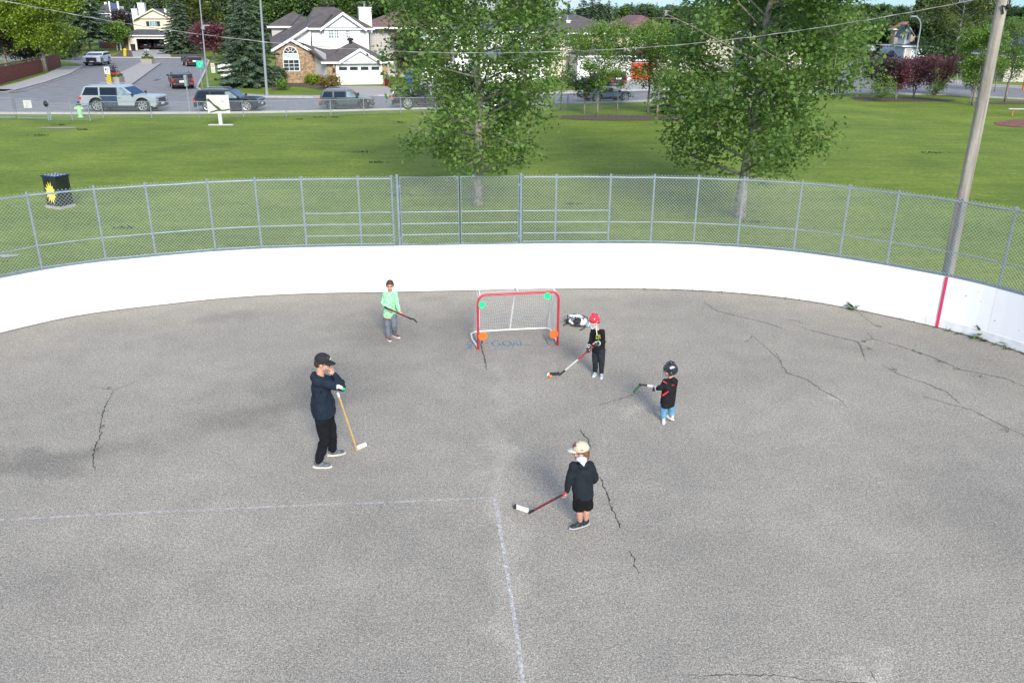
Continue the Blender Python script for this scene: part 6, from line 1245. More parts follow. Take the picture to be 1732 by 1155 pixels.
mb = MB(); mb.ell((.27,-.03,.05), (.08,.09,.05)); mb.ell((.24,-.1,.03), (.05,.06,.03)); blob(mb, 'blue_grey_panel', mat('blue_grey_check', (.14,.22,.28), .8, .6, 40, c2=(.5,.6,.66)), bag, .012, 2, .014, 22)
mb = MB()
for pl in ([(-.2,-.02,.02),(-.26,-.08,.01),(-.27,-.14,.01)], [(.2,-.14,.02),(.17,-.24,.012),(.1,-.36,.012)], [(.1,.06,.2),(.22,.02,.17),(.3,-.08,.03)], [(-.1,-.1,.13),(0,-.16,.06),(.14,-.17,.02),(.22,-.12,.03)]): mb.tube(pl, .011, 5)
rs = random.Random(21)
for _ in range(9):
    a0 = Vector((rs.uniform(-.2,.2), rs.uniform(-.14,.1), rs.uniform(.08,.19))); mb.tube([a0, a0+Vector((rs.uniform(-.08,.08), rs.uniform(-.08,.04), rs.uniform(.0,.03))), a0+Vector((rs.uniform(-.14,.14), rs.uniform(-.14,.02), -.04))], .012, 5)
mb.build('straps', M_plast, bag)
mb = MB(); mb.ell((-.03,-.09,.03), (.08,.035,.03)); mb.ell((.17,.05,.07), (.06,.05,.05)); mb.ell((-.13,-.06,.1), (.04,.03,.05)); blob(mb, 'white_flap', MATS['white_bag_fabric'], bag, .012, 2, .014, 22)

# ================================================================ PEOPLE
def fabric(n, c, v=.12, s=9, c2=None): return mat(n, c, .9, v, s, bump=.35, bscale=90, c2=c2, spec=.2)
M_skin = mat('skin', (.50,.27,.19), .55, .06, 20); M_eye = mat('eye_dark', (.02,.015,.012), .3); M_lip = mat('lips', (.42,.13,.11), .5, .05); M_brow = mat('brow_hair', (.07,.04,.025), .8)
def limb(mb, pts, rs, n=12):
    mb.tube(pts, rs, n)
    for p_, r_ in zip(pts, rs): mb.ell(p_, (r_,)*3, n=10)
def hand(mb, w_, d, nrm_, s, side=1, curl=.5):
    """palm, four fingers of unequal length and a thumb from the palm's side"""
    d = Vector(d).normalized(); nrm_ = Vector(nrm_); nrm_ = (nrm_-d*nrm_.dot(d)).normalized(); a = d.cross(nrm_).normalized()*side; w_ = Vector(w_)
    c = w_+d*.045*s; M3 = Matrix((a, d, nrm_)).transposed(); mb.ell(c, (.04*s,.052*s,.017*s), M3, n=10)
    for k, (off, L) in enumerate(((-.030,.062),(-.010,.072),(.010,.068),(.030,.052))):
        q = w_+d*.085*s+a*off*s; dd = d.copy(); pts = [w_+d*.05*s+a*off*.8*s, q]
        for j in range(3): dd = (dd*math.cos(curl)+nrm_*-math.sin(curl)).normalized() if j else (d*math.cos(curl*.7)-nrm_*math.sin(curl*.7)).normalized(); q = q+dd*L*s/3*1.1; pts.append(q); dd = (dd-nrm_*curl*.5).normalized()
        limb(mb, pts, [.0095*s,.0095*s,.0088*s,.008*s,.007*s], 7)
    t0 = w_+d*.025*s-a*.03*s; limb(mb, [t0, t0+(-a*.6+d*.8-nrm_*.3).normalized()*.03*s, t0+(-a*.35+d-nrm_*.7).normalized()*.062*s], [.013*s,.0115*s,.009*s], 7)
def person(label, loc, th, J, k=1., head=(0,0), headk=1., skin=None, top=None, legs='trousers', legm=None, shoe=None, sole=None, toes=None, belly=1., hairm=None, hair='short', hood=False, gloves=None, hand_dir=None, hem=-.04, cuffm=None, sockm=None, sleeve=1.12, legr=1., twf=.17, hemm=None):
    t = thing('person', label, 'person', loc, th); Mi = (Matrix.Translation(loc) @ Matrix.Rotation(th, 4, 'Z')).inverted(); j = {a: Mi @ Vector(b) for a, b in J.items()}
    skin = skin or M_skin; S = (j['sL']+j['sR'])/2; Hc = (j['hL']+j['hR'])/2; hw_ = abs(j['sR'].x-j['sL'].x)/2; hc = j['head']; hs = headk
    Mh = Matrix.Translation(hc) @ Matrix.Rotation(head[0], 4, 'Z') @ Matrix.Rotation(head[1], 4, 'X'); Mhi = Mh.inverted(); h3 = Mh.to_3x3()
    # ---- body: one continuous skin
    mb = MB(); E3 = lambda c, r_: mb.ell(Mh @ Vector([x*hs for x in c]), [x*hs for x in r_], h3, n=16)
    E3((0,-.012,.022),(.077,.094,.09)); E3((0,.022,-.045),(.058,.062,.07)); E3((0,.052,-.088),(.028,.026,.022)); E3((0,.088,-.018),(.012,.022,.022)); E3((0,.096,-.032),(.016,.014,.011))
    E3((0,.07,.028),(.052,.02,.012)); E3((0,.072,-.064),(.024,.014,.012)); E3((-.079,-.008,-.012),(.009,.02,.03)); E3((.079,-.008,-.012),(.009,.02,.03)); E3((-.04,.058,-.03),(.022,.02,.022)); E3((.04,.058,-.03),(.022,.02,.022))
    nb = S+Vector((0,0,.03*k)); limb(mb, [nb, hc+h3 @ Vector((0,-.02,-.06))*hs], [.06*k,.05*k]); tw = max(hw_*.88, twf*k)
    rg = []
    for u, fx, fy in ((-.02,.82,.60),(.15,.80,.58),(.4,.80,.58),(.7,.98,.64),(.9,1.0,.58),(1.04,.72,.42),(1.1,.4,.34)): c = Hc.lerp(S, u); rg.append((c.x, c.y, c.z, tw*fx*.84, tw*fy*.84))
    mb.rings(rg, 18)
    for s in 'LR':
        limb(mb, [j['s'+s], j['s'+s].lerp(j['e'+s], .5), j['e'+s], j['e'+s].lerp(j['w'+s], .4), j['w'+s]], [.05*k,.042*k,.036*k,.036*k,.024*k])
        limb(mb, [j['h'+s], j['h'+s].lerp(j['k'+s], .5), j['k'+s], j['k'+s].lerp(j['a'+s], .35), j['a'+s]], [.085*k,.07*k,.052*k,.05*k,.034*k]); limb(mb, [S, j['s'+s]], [.05*k,.045*k])
        hd = (hand_dir or {}).get(s) or ((j['w'+s]-j['e'+s]), Vector((0,1,.2))); hand(mb, j['w'+s], Mi.to_3x3() @ Vector(hd[0]) if (hand_dir or {}).get(s) else hd[0], Mi.to_3x3() @ Vector(hd[1]) if (hand_dir or {}).get(s) else hd[1], k*1.0, 1 if s == 'R' else -1, hd[2] if len(hd) > 2 else .6)
        td = (Mi.to_3x3() @ Vector(toes[s])).normalized(); g_ = Vector((j['a'+s].x, j['a'+s].y, .03*k)); limb(mb, [g_-td*.02*k, g_+td*.13*k], [.032*k,.024*k])
    def pick(c):
        q = (Mhi @ Vector(c))/hs
        if q.y > .045 and q.length < .2:
            if (abs(abs(q.x)-.030) < .013) and abs(q.z-.006) < .0075: return 1
            if abs(q.x) < .024 and abs(q.z+.066) < .0075 and q.y > .07: return 2
            if (abs(abs(q.x)-.032) < .02) and abs(q.z-.030) < .006: return 3
        return 0
    body = blob(mb, 'body', [skin, M_eye, M_lip, M_brow], t, .0072, 2, pick=pick)
    # ---- top
    if top:
        mb = MB(); rg = []; z_h = hem
        for u, fx, fy in ((z_h,1.0*belly,.76*belly),(z_h+.03,1.05*belly,.80*belly),(.12,1.06*belly,.82*belly),(.35,1.06*belly,.82*belly),(.6,1.08,.78),(.82,1.08,.82),(.97,.94,.66),(1.05,.62,.46),(1.1,.42,.38)): c = Hc.lerp(S, u); rg.append((c.x, c.y, c.z, tw*fx, tw*fy))
        mb.rings(rg, 20)
        if hemm: c = Hc.lerp(S, hem-.01); m5 = MB(); m5.rings([(c.x,c.y,c.z-.012,tw*1.02*belly,tw*.78*belly),(c.x,c.y,c.z+.012,tw*1.05*belly,tw*.81*belly)], 20); m5.build('hem_band', hemm, t)
        for s in 'LR':
            q0, q1, q2 = j['s'+s], j['e'+s], j['w'+s]; limb(mb, [S+(q0-S)*.5, q0, q0.lerp(q1,.5), q1, q1.lerp(q2,.5), q1.lerp(q2,.96)], [x*k*sleeve for x in (.06,.064,.056,.050,.045,.033)])
        if hood: mb.ell(S+Vector((0,-.075*k,.055*k)), (.10*k,.065*k,.075*k)); mb.ell(S+Vector((0,-.03*k,.06*k)), (.095*k,.085*k,.05*k))
        blob(mb, 'hoodie' if hood else 'shirt', top, t, .009*max(.8, k), 2, .013*k, 12, seed=len(label))
    # ---- legs
    if legs:
        mb = MB(); rg = []
        for u, f_ in ((-.16,.62),(-.08,.80),(.05,.86),(.2,.84)): c = Hc.lerp(S, u); rg.append((c.x, c.y, c.z, tw*f_, tw*f_*.78))
        mb.rings(rg, 16); end = 1. if legs == 'trousers' else .0
        for s in 'LR':
            h_, kn, an = j['h'+s], j['k'+s], j['a'+s]
            if legs == 'trousers': limb(mb, [h_, h_.lerp(kn,.5), kn, kn.lerp(an,.5), kn.lerp(an,.93)], [x*k*legr for x in (.098,.088,.070,.062,.054)])
            else: mb.tube([h_+Vector((0,0,.03)), h_.lerp(kn,.35), h_.lerp(kn,.72)], [.09*k,.105*k,.112*k], 14)
        blob(mb, legs, legm, t, .009*max(.8, k), 2, .013*k, 15, seed=3)
    for s in 'LR':
        td = (Mi.to_3x3() @ Vector(toes[s])).normalized(); sd_ = Vector((td.y, -td.x, 0)); g_ = Vector((j['a'+s].x, j['a'+s].y, max(0, j['a'+s].z-.085*k))); M3 = Matrix((sd_, td, Vector((0,0,1)))).transposed(); tilt = Matrix.Identity(3)
        mb = MB(); mb.ell(g_+td*.02*k+Vector((0,0,.055*k)), (.043*k,.075*k,.05*k), M3); mb.ell(g_+td*.11*k+Vector((0,0,.04*k)), (.045*k,.07*k,.03*k), M3); mb.ell(g_-td*.02*k+Vector((0,0,.08*k)), (.04*k,.045*k,.05*k), M3); sh_ = blob(mb, 'shoe', shoe, t, .007, 2)
        mb = MB(); pts = []
        for q in range(24):
            a = 2*PI*q/24; pts.append((.05*k*math.cos(a)*(1 if math.sin(a) > 0 else .85), .145*k*math.sin(a)+.055*k))
        mb.prism(pts, lambda x, y: g_+M3 @ Vector((x, y, .002)), lambda x, y: g_+M3 @ Vector((x*.97, y*.97, .026*k))); mb.build('sole', sole, sh_)
        if sockm: mb = MB(); limb(mb, [j['a'+s]+Vector((0,0,-.02*k)), j['a'+s].lerp(j['k'+s], .16)], [.044*k,.041*k]); mb.build('sock', sockm, t, smooth=True)
        if gloves:
            q2, q1 = j['w'+s], j['e'+s]; d = (q2-q1).normalized(); mb = MB(); limb(mb, [q2-d*.06*k, q2+d*.0*k], [.058*k,.05*k]); mb.ell(q2+d*.055*k, (.058*k,.058*k,.05*k))
            sd_ = d.cross(Vector((0,0,1))).normalized()
            for f_ in (-.033,-.011,.011,.033): limb(mb, [q2+d*.08*k+sd_*f_*k, q2+d*.125*k+sd_*f_*k-Vector((0,0,.02*k)), q2+d*.11*k+sd_*f_*k-Vector((0,0,.06*k))], [.016*k,.016*k,.014*k], 8)
            limb(mb, [q2+d*.02*k-sd_*.05*k, q2+d*.08*k-sd_*.055*k-Vector((0,0,.03*k))], [.02*k,.016*k], 8)
            gv = blob(mb, 'glove', gloves[0], t, .008, 2); mb = MB(); c = q2-d*.05*k; mb.tube([c-d*.012*k, c+d*.012*k], [.064*k]*2, 14); mb.box(q2+d*.05*k+Vector((0,0,.048*k)), (.05*k,.05*k,.012*k)); mb.build('glove_trim', gloves[1], gv)
    if hair:
        mb = MB(); E4 = lambda c, r_: mb.ell(Mh @ Vector([x*hs for x in c]), [x*hs for x in r_], h3, n=16)
        E4((0,-.022,.045),(.084,.096,.082)); E4((0,-.06,-.005),(.074,.055,.07)); E4((0,.035,.09),(.062,.055,.036)); E4((-.068,-.01,.03),(.018,.04,.04)); E4((.068,-.01,.03),(.018,.04,.04))
        if hair == 'long': E4((0,-.07,-.05),(.066,.04,.06))
        blob(mb, 'hair', hairm, t, .008, 1, .007, 60)
    return t, j, Mh, hs, Mi
def cap(t, Mh, hs, m, mbrim, logo, flat=False):
    M = Mh @ Matrix.Translation((0,-.01*hs,.045*hs)) @ Matrix.Rotation(R(-6), 4, 'X'); mb = MB(M); mb.ell((0,0,0), (.091*hs,.107*hs,.098*hs), n=22, z0=-.12); mb.ell((0,0,.098*hs), (.01,.01,.006), n=8)
    c = mb.build('cap', m, t, smooth=True); mb = MB(M); n = 14; vs = []
    for k in range(n+1):
        a = PI*k/n; x = math.cos(a); y = math.sin(a); vs += [(x*.082*hs, .058*hs+y*.035*hs, .0), (x*.082*hs, .055*hs+y*.125*hs, -.004-.016*hs*(x*x))]
    fs = [(2*k, 2*k+1, 2*k+3, 2*k+2) for k in range(n)]; N = len(vs); vs2 = [(x, y, z+.006) for x, y, z in vs]; fs += [tuple(i+N for i in f_) for f_ in fs]+[(2*k+1, N+2*k+1, N+2*k+3, 2*k+3) for k in range(n)]
    mb.add(vs, [] ); mb.v += [tuple(M @ Vector(p_)) for p_ in vs2]; mb.f += fs; mb.mi += [0]*len(fs); mb.build('brim', mbrim, c, smooth=True)
    if logo: mb = MB(M); mb.ell((0,.093*hs,.045*hs), (.03*hs,.012,.024*hs)); mb.ell((-.088*hs,-.02,.02), (.004,.02,.006)); mb.build('emblem', logo, c)
    return c
def helmet(t, Mh, hs, m, trim, cage, jaw=True):
    M = Mh @ Matrix.Translation((0,-.012*hs,.03*hs)); mb = MB(M); mb.ell((0,0,.012*hs), (.104*hs,.125*hs,.112*hs), n=24, z0=-.28); mb.ell((0,-.03*hs,-.01*hs), (.10*hs,.098*hs,.09*hs), n=20, z0=-.85, z1=.5)
    for s in (-1, 1): mb.ell((s*.088*hs,-.01*hs,-.05*hs), (.018*hs,.036*hs,.042*hs)); mb.tube([(s*.035*hs,.085*hs,.088*hs),(s*.045*hs,.0,.13*hs),(s*.04*hs,-.08*hs,.105*hs)], [.008*hs,.012*hs,.006*hs], 6)
    h_ = mb.build('helmet', m, t, smooth=True); mb = MB(M)
    for s in (-1, 1): mb.ell((s*.108*hs,-.015*hs,-.045*hs), (.004,.012*hs,.012*hs), n=8); mb.ell((s*.055*hs,.06*hs,.098*hs), (.01*hs,.018*hs,.005), n=8); mb.ell((s*.06*hs,-.05*hs,.105*hs), (.01*hs,.018*hs,.005), n=8)
    mb.build('vent_holes', trim, h_)
    mb = MB(M); r_ = .0036
    for x in (-.07,-.042,-.014,.014,.042,.07): y = .118-.9*x*x*6; mb.tube([(x*hs,(y-.02)*hs,.012*hs),(x*hs,(y+.012)*hs,-.045*hs),(x*hs*.8,(y-.005)*hs,-.125*hs)], r_, 4)
    for z in (.012,-.03,-.07,-.115): mb.tube([(x*hs*(1 if z > -.1 else .85), (.118-5.*x*x+(.008 if -.1 < z < 0 else -.008))*hs, z*hs) for x in (-.095,-.06,-.03,0,.03,.06,.095)], r_, 4)
    mb.build('face_cage', cage, h_)
    return h_
def stick(label, top, heel, toe, parts, bladem, tape=None, up=(0,0,1), bh=.065, grp='hockey sticks'):
    top, heel, toe = Vector(top), Vector(heel), Vector(toe); t = thing('hockey_stick', label, 'hockey stick', heel, 0, grp); d = top-heel; L = d.length; dn = d.normalized(); toe = toe-heel; ax = toe.cross(dn).normalized(); b2_ = dn.cross(ax); M3 = Matrix((b2_, ax, dn)).transposed(); heel = Vector((0,0,0))
    for (u0, u1, m, nm) in parts: mb = MB(); c = dn*L*(u0+u1)/2; mb.box(c, (.030 if nm != 'grip' else .034, .019 if nm != 'grip' else .023, L*(u1-u0)-.0005), M3); mb.build(nm, m, t, bevel=.003)
    bn = toe.normalized(); u_ = Vector(up); u_ = (u_-bn*u_.dot(bn)).normalized(); sid = bn.cross(u_); n = 10; A, B = [], []
    for k in range(n+1):
        q = k/n; cv = sid*(.025*math.sin(q*PI*.5)**2); hgt = bh*(1 if q < .85 else math.cos((q-.85)/.15*1.2)); c = toe*q+cv+u_*.004; A.append(c); B.append(c+u_*hgt)
    mb = MB(); vs = [p_+sid*.005 for p_ in A]+[p_+sid*.005 for p_ in B]+[p_-sid*.005 for p_ in A]+[p_-sid*.005 for p_ in B]; m_ = n+1; fs = []
    for k in range(n): fs += [(k,k+1,m_+k+1,m_+k), (2*m_+k,3*m_+k,3*m_+k+1,2*m_+k+1), (k,2*m_+k,2*m_+k+1,k+1), (m_+k,m_+k+1,3*m_+k+1,3*m_+k)]
    fs += [(0,m_,3*m_,2*m_), (n,2*m_+n,3*m_+n,m_+n)]; mb.add(vs, fs); bl_ = mb.build('blade', bladem, t)
    if tape: i0, i1, tm = tape; mb = MB(); vs = [p_+sid*.0072-u_*.001 for p_ in A[i0:i1+1]]+[p_+sid*.0072+u_*.002 for p_ in B[i0:i1+1]]+[p_-sid*.0072-u_*.001 for p_ in A[i0:i1+1]]+[p_-sid*.0072+u_*.002 for p_ in B[i0:i1+1]]; m_ = i1-i0+1; n = m_-1; fs = []; [fs.extend([(k,k+1,m_+k+1,m_+k), (2*m_+k,3*m_+k,3*m_+k+1,2*m_+k+1), (k,2*m_+k,2*m_+k+1,k+1), (m_+k,m_+k+1,3*m_+k+1,3*m_+k)]) for k in range(n)]; fs += [(0,m_,3*m_,2*m_), (n,2*m_+n,3*m_+n,m_+n)]; mb.add(vs, fs); mb.build('blade_tape', tm, bl_)
    return t
def q_(px, py, Y): return ptY(px, py, Y)
M_tapew = mat('white_tape', (.66,.64,.60), .8, .1, 30); M_tapeb = mat('black_tape', (.02,.02,.022), .8, .2); M_shr = mat('red_shaft', (.45,.03,.05), .4, .2, 20); M_wood2 = mat('pale_wood_shaft', (.52,.36,.15), .5, .15, 10); M_shw = mat('white_shaft', (.65,.64,.6), .4, .1); M_shd = mat('dark_shaft', (.04,.03,.035), .4)
Z = Vector((0,0,1))
# ---- man in cap
Y0 = 10.78; aR, aL = at(539,791), at(563,770.5); o = (aR+aL)/2; o.z = 0
J = dict(head=q_(546,614,Y0), sR=q_(537,645,Y0-.19), sL=q_(546,641,Y0+.17), eR=q_(577,655,Y0-.16), eL=q_(576,647,Y0+.10), wR=q_(565,634,Y0-.05), wL=q_(565,633,Y0+.05), hR=q_(544,702,Y0-.10), hL=q_(552,699,Y0+.10), kR=q_(549,744,Y0-.13), kL=q_(561,735,Y0+.13), aR=aR+Z*.09, aL=aL+Z*.09)
t, j, Mh, hs, Mi = person('man in black cap, navy hoodie and black trousers, hands at his face', o, R(-85), J, 1.0, head=(R(-4), R(-12)), headk=1.06, top=fabric('navy_hoodie', (.012,.02,.033), .2), legs='trousers', legm=fabric('black_trousers', (.007,.008,.011), .25), legr=1.12,
    shoe=mat('grey_knit_shoe', (.07,.08,.09), .8, .5, 30, c2=(.16,.18,.2)), sole=mat('pale_sole', (.50,.48,.44), .7), toes=dict(R=(1,.06,0), L=(.94,.34,0)), belly=1.24, hairm=mat('dark_brown_hair', (.03,.018,.012), .7, .3, 40), hood=True, hem=.0, sleeve=1.22,
    hand_dir=dict(R=((-.35,.1,.95),(.9,-.3,.3),.9), L=((-.3,-.1,.95),(.9,.3,.3),.9)))
cap(t, Mh, hs, mat('black_cap_cloth', (.010,.011,.014), .85), mat('black_cap_cloth', (.01,.01,.01)), mat('grey_print', (.35,.42,.42), .6), True)
mb = MB(Mh); mb.box((0,.098*hs,.008*hs), (.125*hs,.02,.03*hs)); mb.tube([(-.062*hs,.095*hs,.012*hs),(-.08*hs,.0,.012*hs)], .004, 4); mb.tube([(.062*hs,.095*hs,.012*hs),(.08*hs,.0,.012*hs)], .004, 4); mb.build('sunglasses', mat('dark_lens', (.01,.01,.01), .1), t, bevel=.004)
e = Mi @ q_(577,655,Y0-.235); mb = MB(Matrix.Translation(e)); M3 = Matrix.Rotation(R(20),3,'Y')
for (dx, dz, m_, sx, sz) in ((-.06,.045,'w',.05,.03),(-.03,.02,'w',.05,.045),(-.075,.015,'w',.03,.03)): mb.ell((.045, dx+.03, dz), (.012, sx*.6, sz*.6), n=8)
mb.build('sleeve_lettering', M_swhite, t); mb = MB(Matrix.Translation(e)); mb.ell((.038,.03,-.008), (.02,.03,.022), n=10); mb.build('sleeve_patch', mat('green_patch', (.02,.45,.2), .6), t)
hT = q_(571,664,Y0-.02); hh = at(604,762)
stick('pale wooden hockey stick with white taped blade leaned on by the man', hT, hh, hh+Vector((.10,.16,0)), [(0,.93,M_wood2,'shaft'),(.93,1.,M_tapew,'grip')], M_tapew, bh=.075)
# ---- boy in green
Y0 = 15.78; aR, aL = at(657,574), at(668,569.5); o = (aR+aL)/2; o.z = 0
J = dict(head=q_(659.5,483.5,Y0), sR=q_(651.5,497,Y0+.03), sL=q_(668.5,497,Y0-.02), eR=q_(647.5,513,Y0-.01), eL=q_(672,514,Y0-.06), wR=q_(657,522,Y0-.17), wL=q_(675,526,Y0-.17), hR=q_(655,534,Y0+.02), hL=q_(664.5,534,Y0-.01), kR=q_(656,553,Y0), kL=q_(666.5,551,Y0-.02), aR=aR+Z*.06, aL=aL+Z*.06)
gm_ = fabric('green_white_top', (.05,.40,.15), .3, 55); r_ = [n for n in gm_.node_tree.nodes if n.type == 'VALTORGB'][0]; r_.color_ramp.elements[0].color = (.13,.48,.21,1); r_.color_ramp.elements[1].color = (.42,.72,.47,1); r_.color_ramp.elements[0].position = .42; r_.color_ramp.elements[1].position = .56
t, j, Mh, hs, Mi = person('boy in speckled green top and grey trousers standing left of the goal', o, R(196), J, .74, head=(R(-14), R(-8)), headk=.92, top=gm_, legs='trousers', legm=fabric('grey_trousers', (.13,.15,.18), .15), legr=1.15,
    shoe=mat('navy_red_shoe', (.03,.04,.07), .7, .3, 30, c2=(.35,.08,.06)), sole=mat('white_sole', (.66,.66,.65), .6), toes=dict(R=(.45,-.9,0), L=(.8,-.6,0)), hairm=mat('brown_hair', (.06,.035,.025), .7, .4, 40), sleeve=1.15, hem=-.07, hemm=mat('red_trim', (.45,.05,.04), .8),
    hand_dir=dict(R=((.75,-.5,-.3),(-.2,-.5,.8),1.0), L=((.5,-.7,-.3),(-.3,-.4,.8),1.0)))
stick('thin dark red stick held by the boy in green', q_(650,519,Y0-.2), q_(697,540,Y0-.42), q_(706,545.5,Y0-.45), [(0,.12,M_tapeb,'shaft_end'),(.12,.9,mat('dark_red_shaft', (.11,.025,.03), .5),'shaft'),(.9,1.,M_tapeb,'grip')], M_tapeb, bh=.028)
# ---- child in red helmet
Y0 = 13.96; aR, aL = at(1006.5,633.5), at(1017,636); o = (aR+aL)/2; o.z = 0
J = dict(head=q_(1005,543,Y0-.02), sR=q_(1002.5,560,Y0+.06), sL=q_(1019,561,Y0-.05), eR=q_(999,577,Y0-.0), eL=q_(1021.5,578,Y0-.10), wR=q_(996,588,Y0-.2), wL=q_(1010,581,Y0-.26), hR=q_(1008,592,Y0+.04), hL=q_(1017,592,Y0-.03), kR=q_(1007,612,Y0+.01), kL=q_(1017.5,613,Y0-.05), aR=aR+Z*.06, aL=aL+Z*.06)
t, j, Mh, hs, Mi = person('child in red helmet and black long sleeved top playing the orange ball', o, R(150), J, .70, head=(R(5), R(-14)), headk=.90, top=fabric('black_top', (.010,.011,.013), .25), legs='trousers', legm=fabric('charcoal_trousers', (.020,.024,.030), .2), legr=1.12,
    shoe=mat('pale_blue_shoe', (.30,.38,.42), .7, .2, 20), sole=mat('white_sole', (.6,.6,.6)), toes=dict(R=(-.35,-.9,0), L=(-.1,-1,0)), hair='long', hairm=mat('auburn_hair', (.16,.06,.03), .7, .3, 40), gloves=(mat('black_glove', (.02,.022,.026), .7), mat('white_glove_trim', (.6,.62,.62), .6)), hem=-.10, sleeve=1.1)
h_ = helmet(t, Mh, hs, mat('red_helmet_shell', (.58,.02,.04), .25, .05, coat=.5), mat('dark_vent', (.2,.02,.03), .5), mat('white_cage_wire', (.7,.7,.7), .4))
mb = MB(Mh); mb.tube([(-.07*hs,.07*hs,-.06*hs),(0,.11*hs,-.12*hs),(.07*hs,.07*hs,-.06*hs)], .009, 6); mb.build('chin_strap', M_shw, h_); mb = MB(); a_ = Mi @ q_(1008,553,Y0-.13); b_ = Mi @ q_(1010,567,Y0-.17); mb.tube([a_, b_], .008, 5); mb.build('strap_end', M_shw, t)
c = Mi @ q_(1012,569,Y0-.13); mb = MB(Matrix.Translation(c)); rr = random.Random(2)
for k in range(14): mb.ell((rr.uniform(-.035,.035), rr.uniform(-.01,.01), rr.uniform(-.05,.05)), (.014,.012,.014), n=6)
pr_ = mb.build('chest_print', mat('yellow_green_print', (.28,.30,.03), .7, .3, 30), t)
hh = at(946,634.5); top_ = q_(1011,580,Y0-.3)
stick('red and white hockey stick with black blade behind the orange ball', top_, hh, at(925.5,637), [(0,.16,M_tapeb,'shaft_end'),(.16,.50,M_shw,'shaft'),(.50,.9,M_shr,'shaft'),(.9,1.,M_tapeb,'grip')], M_tapeb, (8,10,M_tapew), bh=.06)
# ---- small child in black helmet
Y0 = 12.14; aL, aR = at(1122,712.5), at(1135.5,711.5); o = (aR+aL)/2; o.z = 0
J = dict(head=q_(1133,627,Y0), sL=q_(1125,645,Y0-.07), sR=q_(1141.5,645,Y0+.06), eL=q_(1118,657,Y0-.10), eR=q_(1140,662,Y0+.16), wL=q_(1110,657,Y0+.04), wR=q_(1120,655,Y0+.2), hL=q_(1124,682,Y0-.03), hR=q_(1134.5,681,Y0+.03), kL=q_(1122,697,Y0+.0), kR=q_(1135.5,696,Y0+.08), aL=aL+Z*.06, aR=aR+Z*.085)
t, j, Mh, hs, Mi = person('small child in black caged helmet, black jacket and light blue jeans', o, R(48), J, .66, head=(R(28), R(-5)), headk=.90, top=fabric('black_jacket', (.012,.012,.014), .2), legs='trousers', legm=fabric('light_blue_jeans', (.13,.30,.46), .15), legr=1.15,
    shoe=mat('white_shoe', (.70,.70,.68), .6, .05), sole=mat('white_sole', (.6,.6,.6)), toes=dict(L=(-.1,-.8,0), R=(-.45,.6,0)), hair='short', hairm=mat('sandy_hair', (.2,.12,.06), .7), hood=True, gloves=(MATS['black_glove'], MATS['white_glove_trim']), hem=-.13, sleeve=1.2, twf=.20)
h_ = helmet(t, Mh, hs*1.04, mat('black_helmet_shell', (.012,.015,.024), .2, .1, coat=.6), mat('dark_vent', (.2,.02,.03)), mat('steel_cage_wire', (.35,.36,.38), .4, metal=.5))
hm = Mi @ q_(1137,621.5,Y0-.105); mb = MB(Matrix.Translation(hm) @ Matrix.Rotation(R(-48),4,'Z')); 
for (x, z, a, b) in ((0,0,.035,.017),(-.02,-.008,.02,.02),(.02,.004,.024,.013),(.0,.012,.02,.012)): mb.ell((x, 0, z), (a, .012, b), n=8)
mb.build('helmet_sticker', M_swhite, h_)
for (a0, b0, a1, b1, r_) in ((1121.5,644.5,1128.5,649,.011),(1121,668.5,1131,661.5,.016),(1136.5,651.5,1140.5,650.8,.009)): mb = MB(); mb.tube([Mi @ q_(a0,b0,Y0-.175), Mi @ q_((a0+a1)/2,(b0+b1)/2,Y0-.185), Mi @ q_(a1,b1,Y0-.17)], [r_, r_*.8, r_*.4], 6); mb.build('red_stripe', mat('red_piping', (.55,.02,.03), .7), t)
stick('short white stick with green and black curved blade held by the small child', q_(1128,656.5,Y0+.22), q_(1086,650.5,Y0+.06), q_(1074,667,Y0+.0), [(0,.2,M_tapeb,'shaft_end'),(.2,.85,M_shw,'shaft'),(.85,1.,M_tapeb,'grip')], mat('green_blade', (.02,.10,.04), .5, .3), (0,2,M_tapeb), up=(-.5,-.3,.8), bh=.05)
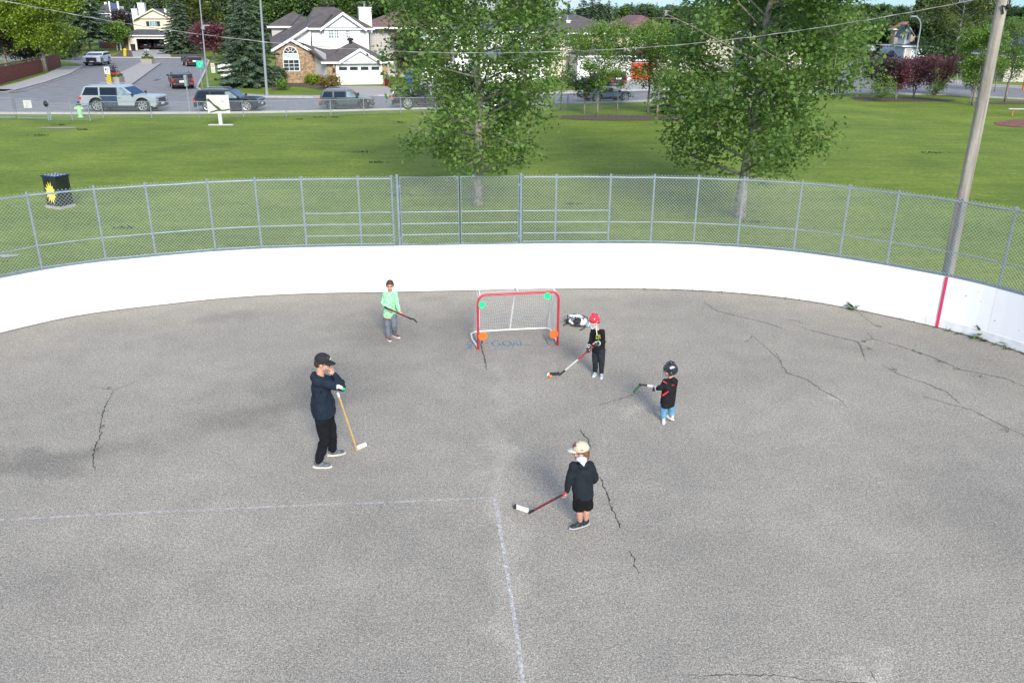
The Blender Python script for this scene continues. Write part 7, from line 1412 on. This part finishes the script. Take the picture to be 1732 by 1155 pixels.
# ---- boy in beige cap
Y0 = 9.07; aL, aR = at(981,892), at(990,889); o = (aR+aL)/2; o.z = 0
J = dict(head=q_(982,764,Y0), sL=q_(970,789,Y0-.05), sR=q_(998,787,Y0+.05), eL=q_(963,811,Y0-.06), eR=q_(1007,809,Y0+.06), wL=q_(959,831,Y0-.03), wR=q_(999,817,Y0+.19), hL=q_(979,838,Y0-.03), hR=q_(993,838,Y0+.03), kL=q_(980,868,Y0-.0), kR=q_(991.5,866,Y0+.03), aL=aL+Z*.075, aR=aR+Z*.075)
t, j, Mh, hs, Mi = person('boy in beige cap, dark hoodie and black shorts seen from behind with a hockey stick', o, R(14), J, .78, head=(R(66), R(-4)), headk=.98, top=fabric('charcoal_hoodie', (.014,.018,.024), .2), legs='shorts', legm=fabric('black_shorts', (.006,.006,.007), .2),
    shoe=mat('black_trainer', (.012,.014,.016), .6, .3, 20), sole=mat('grey_sole', (.35,.38,.4), .6), toes=dict(L=(-.95,-.35,0), R=(-.9,-.35,0)), hair='long', hairm=mat('auburn_hair', (.16,.06,.03)), hood=True, hem=-.06, sleeve=1.25, sockm=M_tapeb, twf=.165,
    hand_dir=dict(L=((-.2,-.1,-.95),(.8,-.2,.2),1.0), R=((-.8,.3,-.2),(.2,.9,.1),.6)))
cap(t, Mh, hs, mat('beige_cap_cloth', (.50,.44,.31), .85, .1, 30), mat('pale_cap_brim', (.58,.54,.45), .85), mat('navy_emblem', (.03,.06,.12), .6))
mb = MB(Mh); mb.box((0,.098*hs,.008*hs), (.12*hs,.018,.026*hs)); mb.tube([(.062*hs,.095*hs,.012*hs),(.08*hs,.0,.012*hs)], .004, 4); mb.tube([(-.062*hs,.095*hs,.012*hs),(-.08*hs,.0,.012*hs)], .004, 4); mb.build('sunglasses', mat('dark_lens', (.01,.01,.01)), t, bevel=.004)
s0 = Mi @ q_(984.5,781,Y0-.14); mb = MB(); a_, b_, c_ = Mi @ q_(974,775.5,Y0-.10), Mi @ q_(995,775,Y0-.075), Mi @ q_(988,789.5,Y0-.172); d_ = Mi @ q_(984,774,Y0-.07)
mb.ell(s0+Vector((0,.035,.022)), (.068,.045,.03), n=14); mb.hexa([a_-Vector((0,-.03,.0)), c_-Vector((0,-.03,.0)), b_-Vector((0,-.03,0)), d_-Vector((0,-.03,0)), a_, c_, b_, d_]); blob(mb, 'hood_lining', mat('pale_blue_lining', (.50,.58,.64), .85, .06), t, .008, 2, .004, 20)
hh = at(894,867.5); stick('dark red hockey stick with white taped blade held by the beige cap boy', q_(957.5,833,Y0-.06), hh, at(867,861), [(0,.16,M_tapeb,'shaft_end'),(.16,.72,mat('deep_red_shaft', (.16,.02,.035), .4, .3, 20),'shaft'),(.72,.92,M_shd,'shaft'),(.92,1.,mat('red_grip', (.5,.03,.06), .6),'grip')], M_tapew, (8,10,M_tapeb), bh=.07)
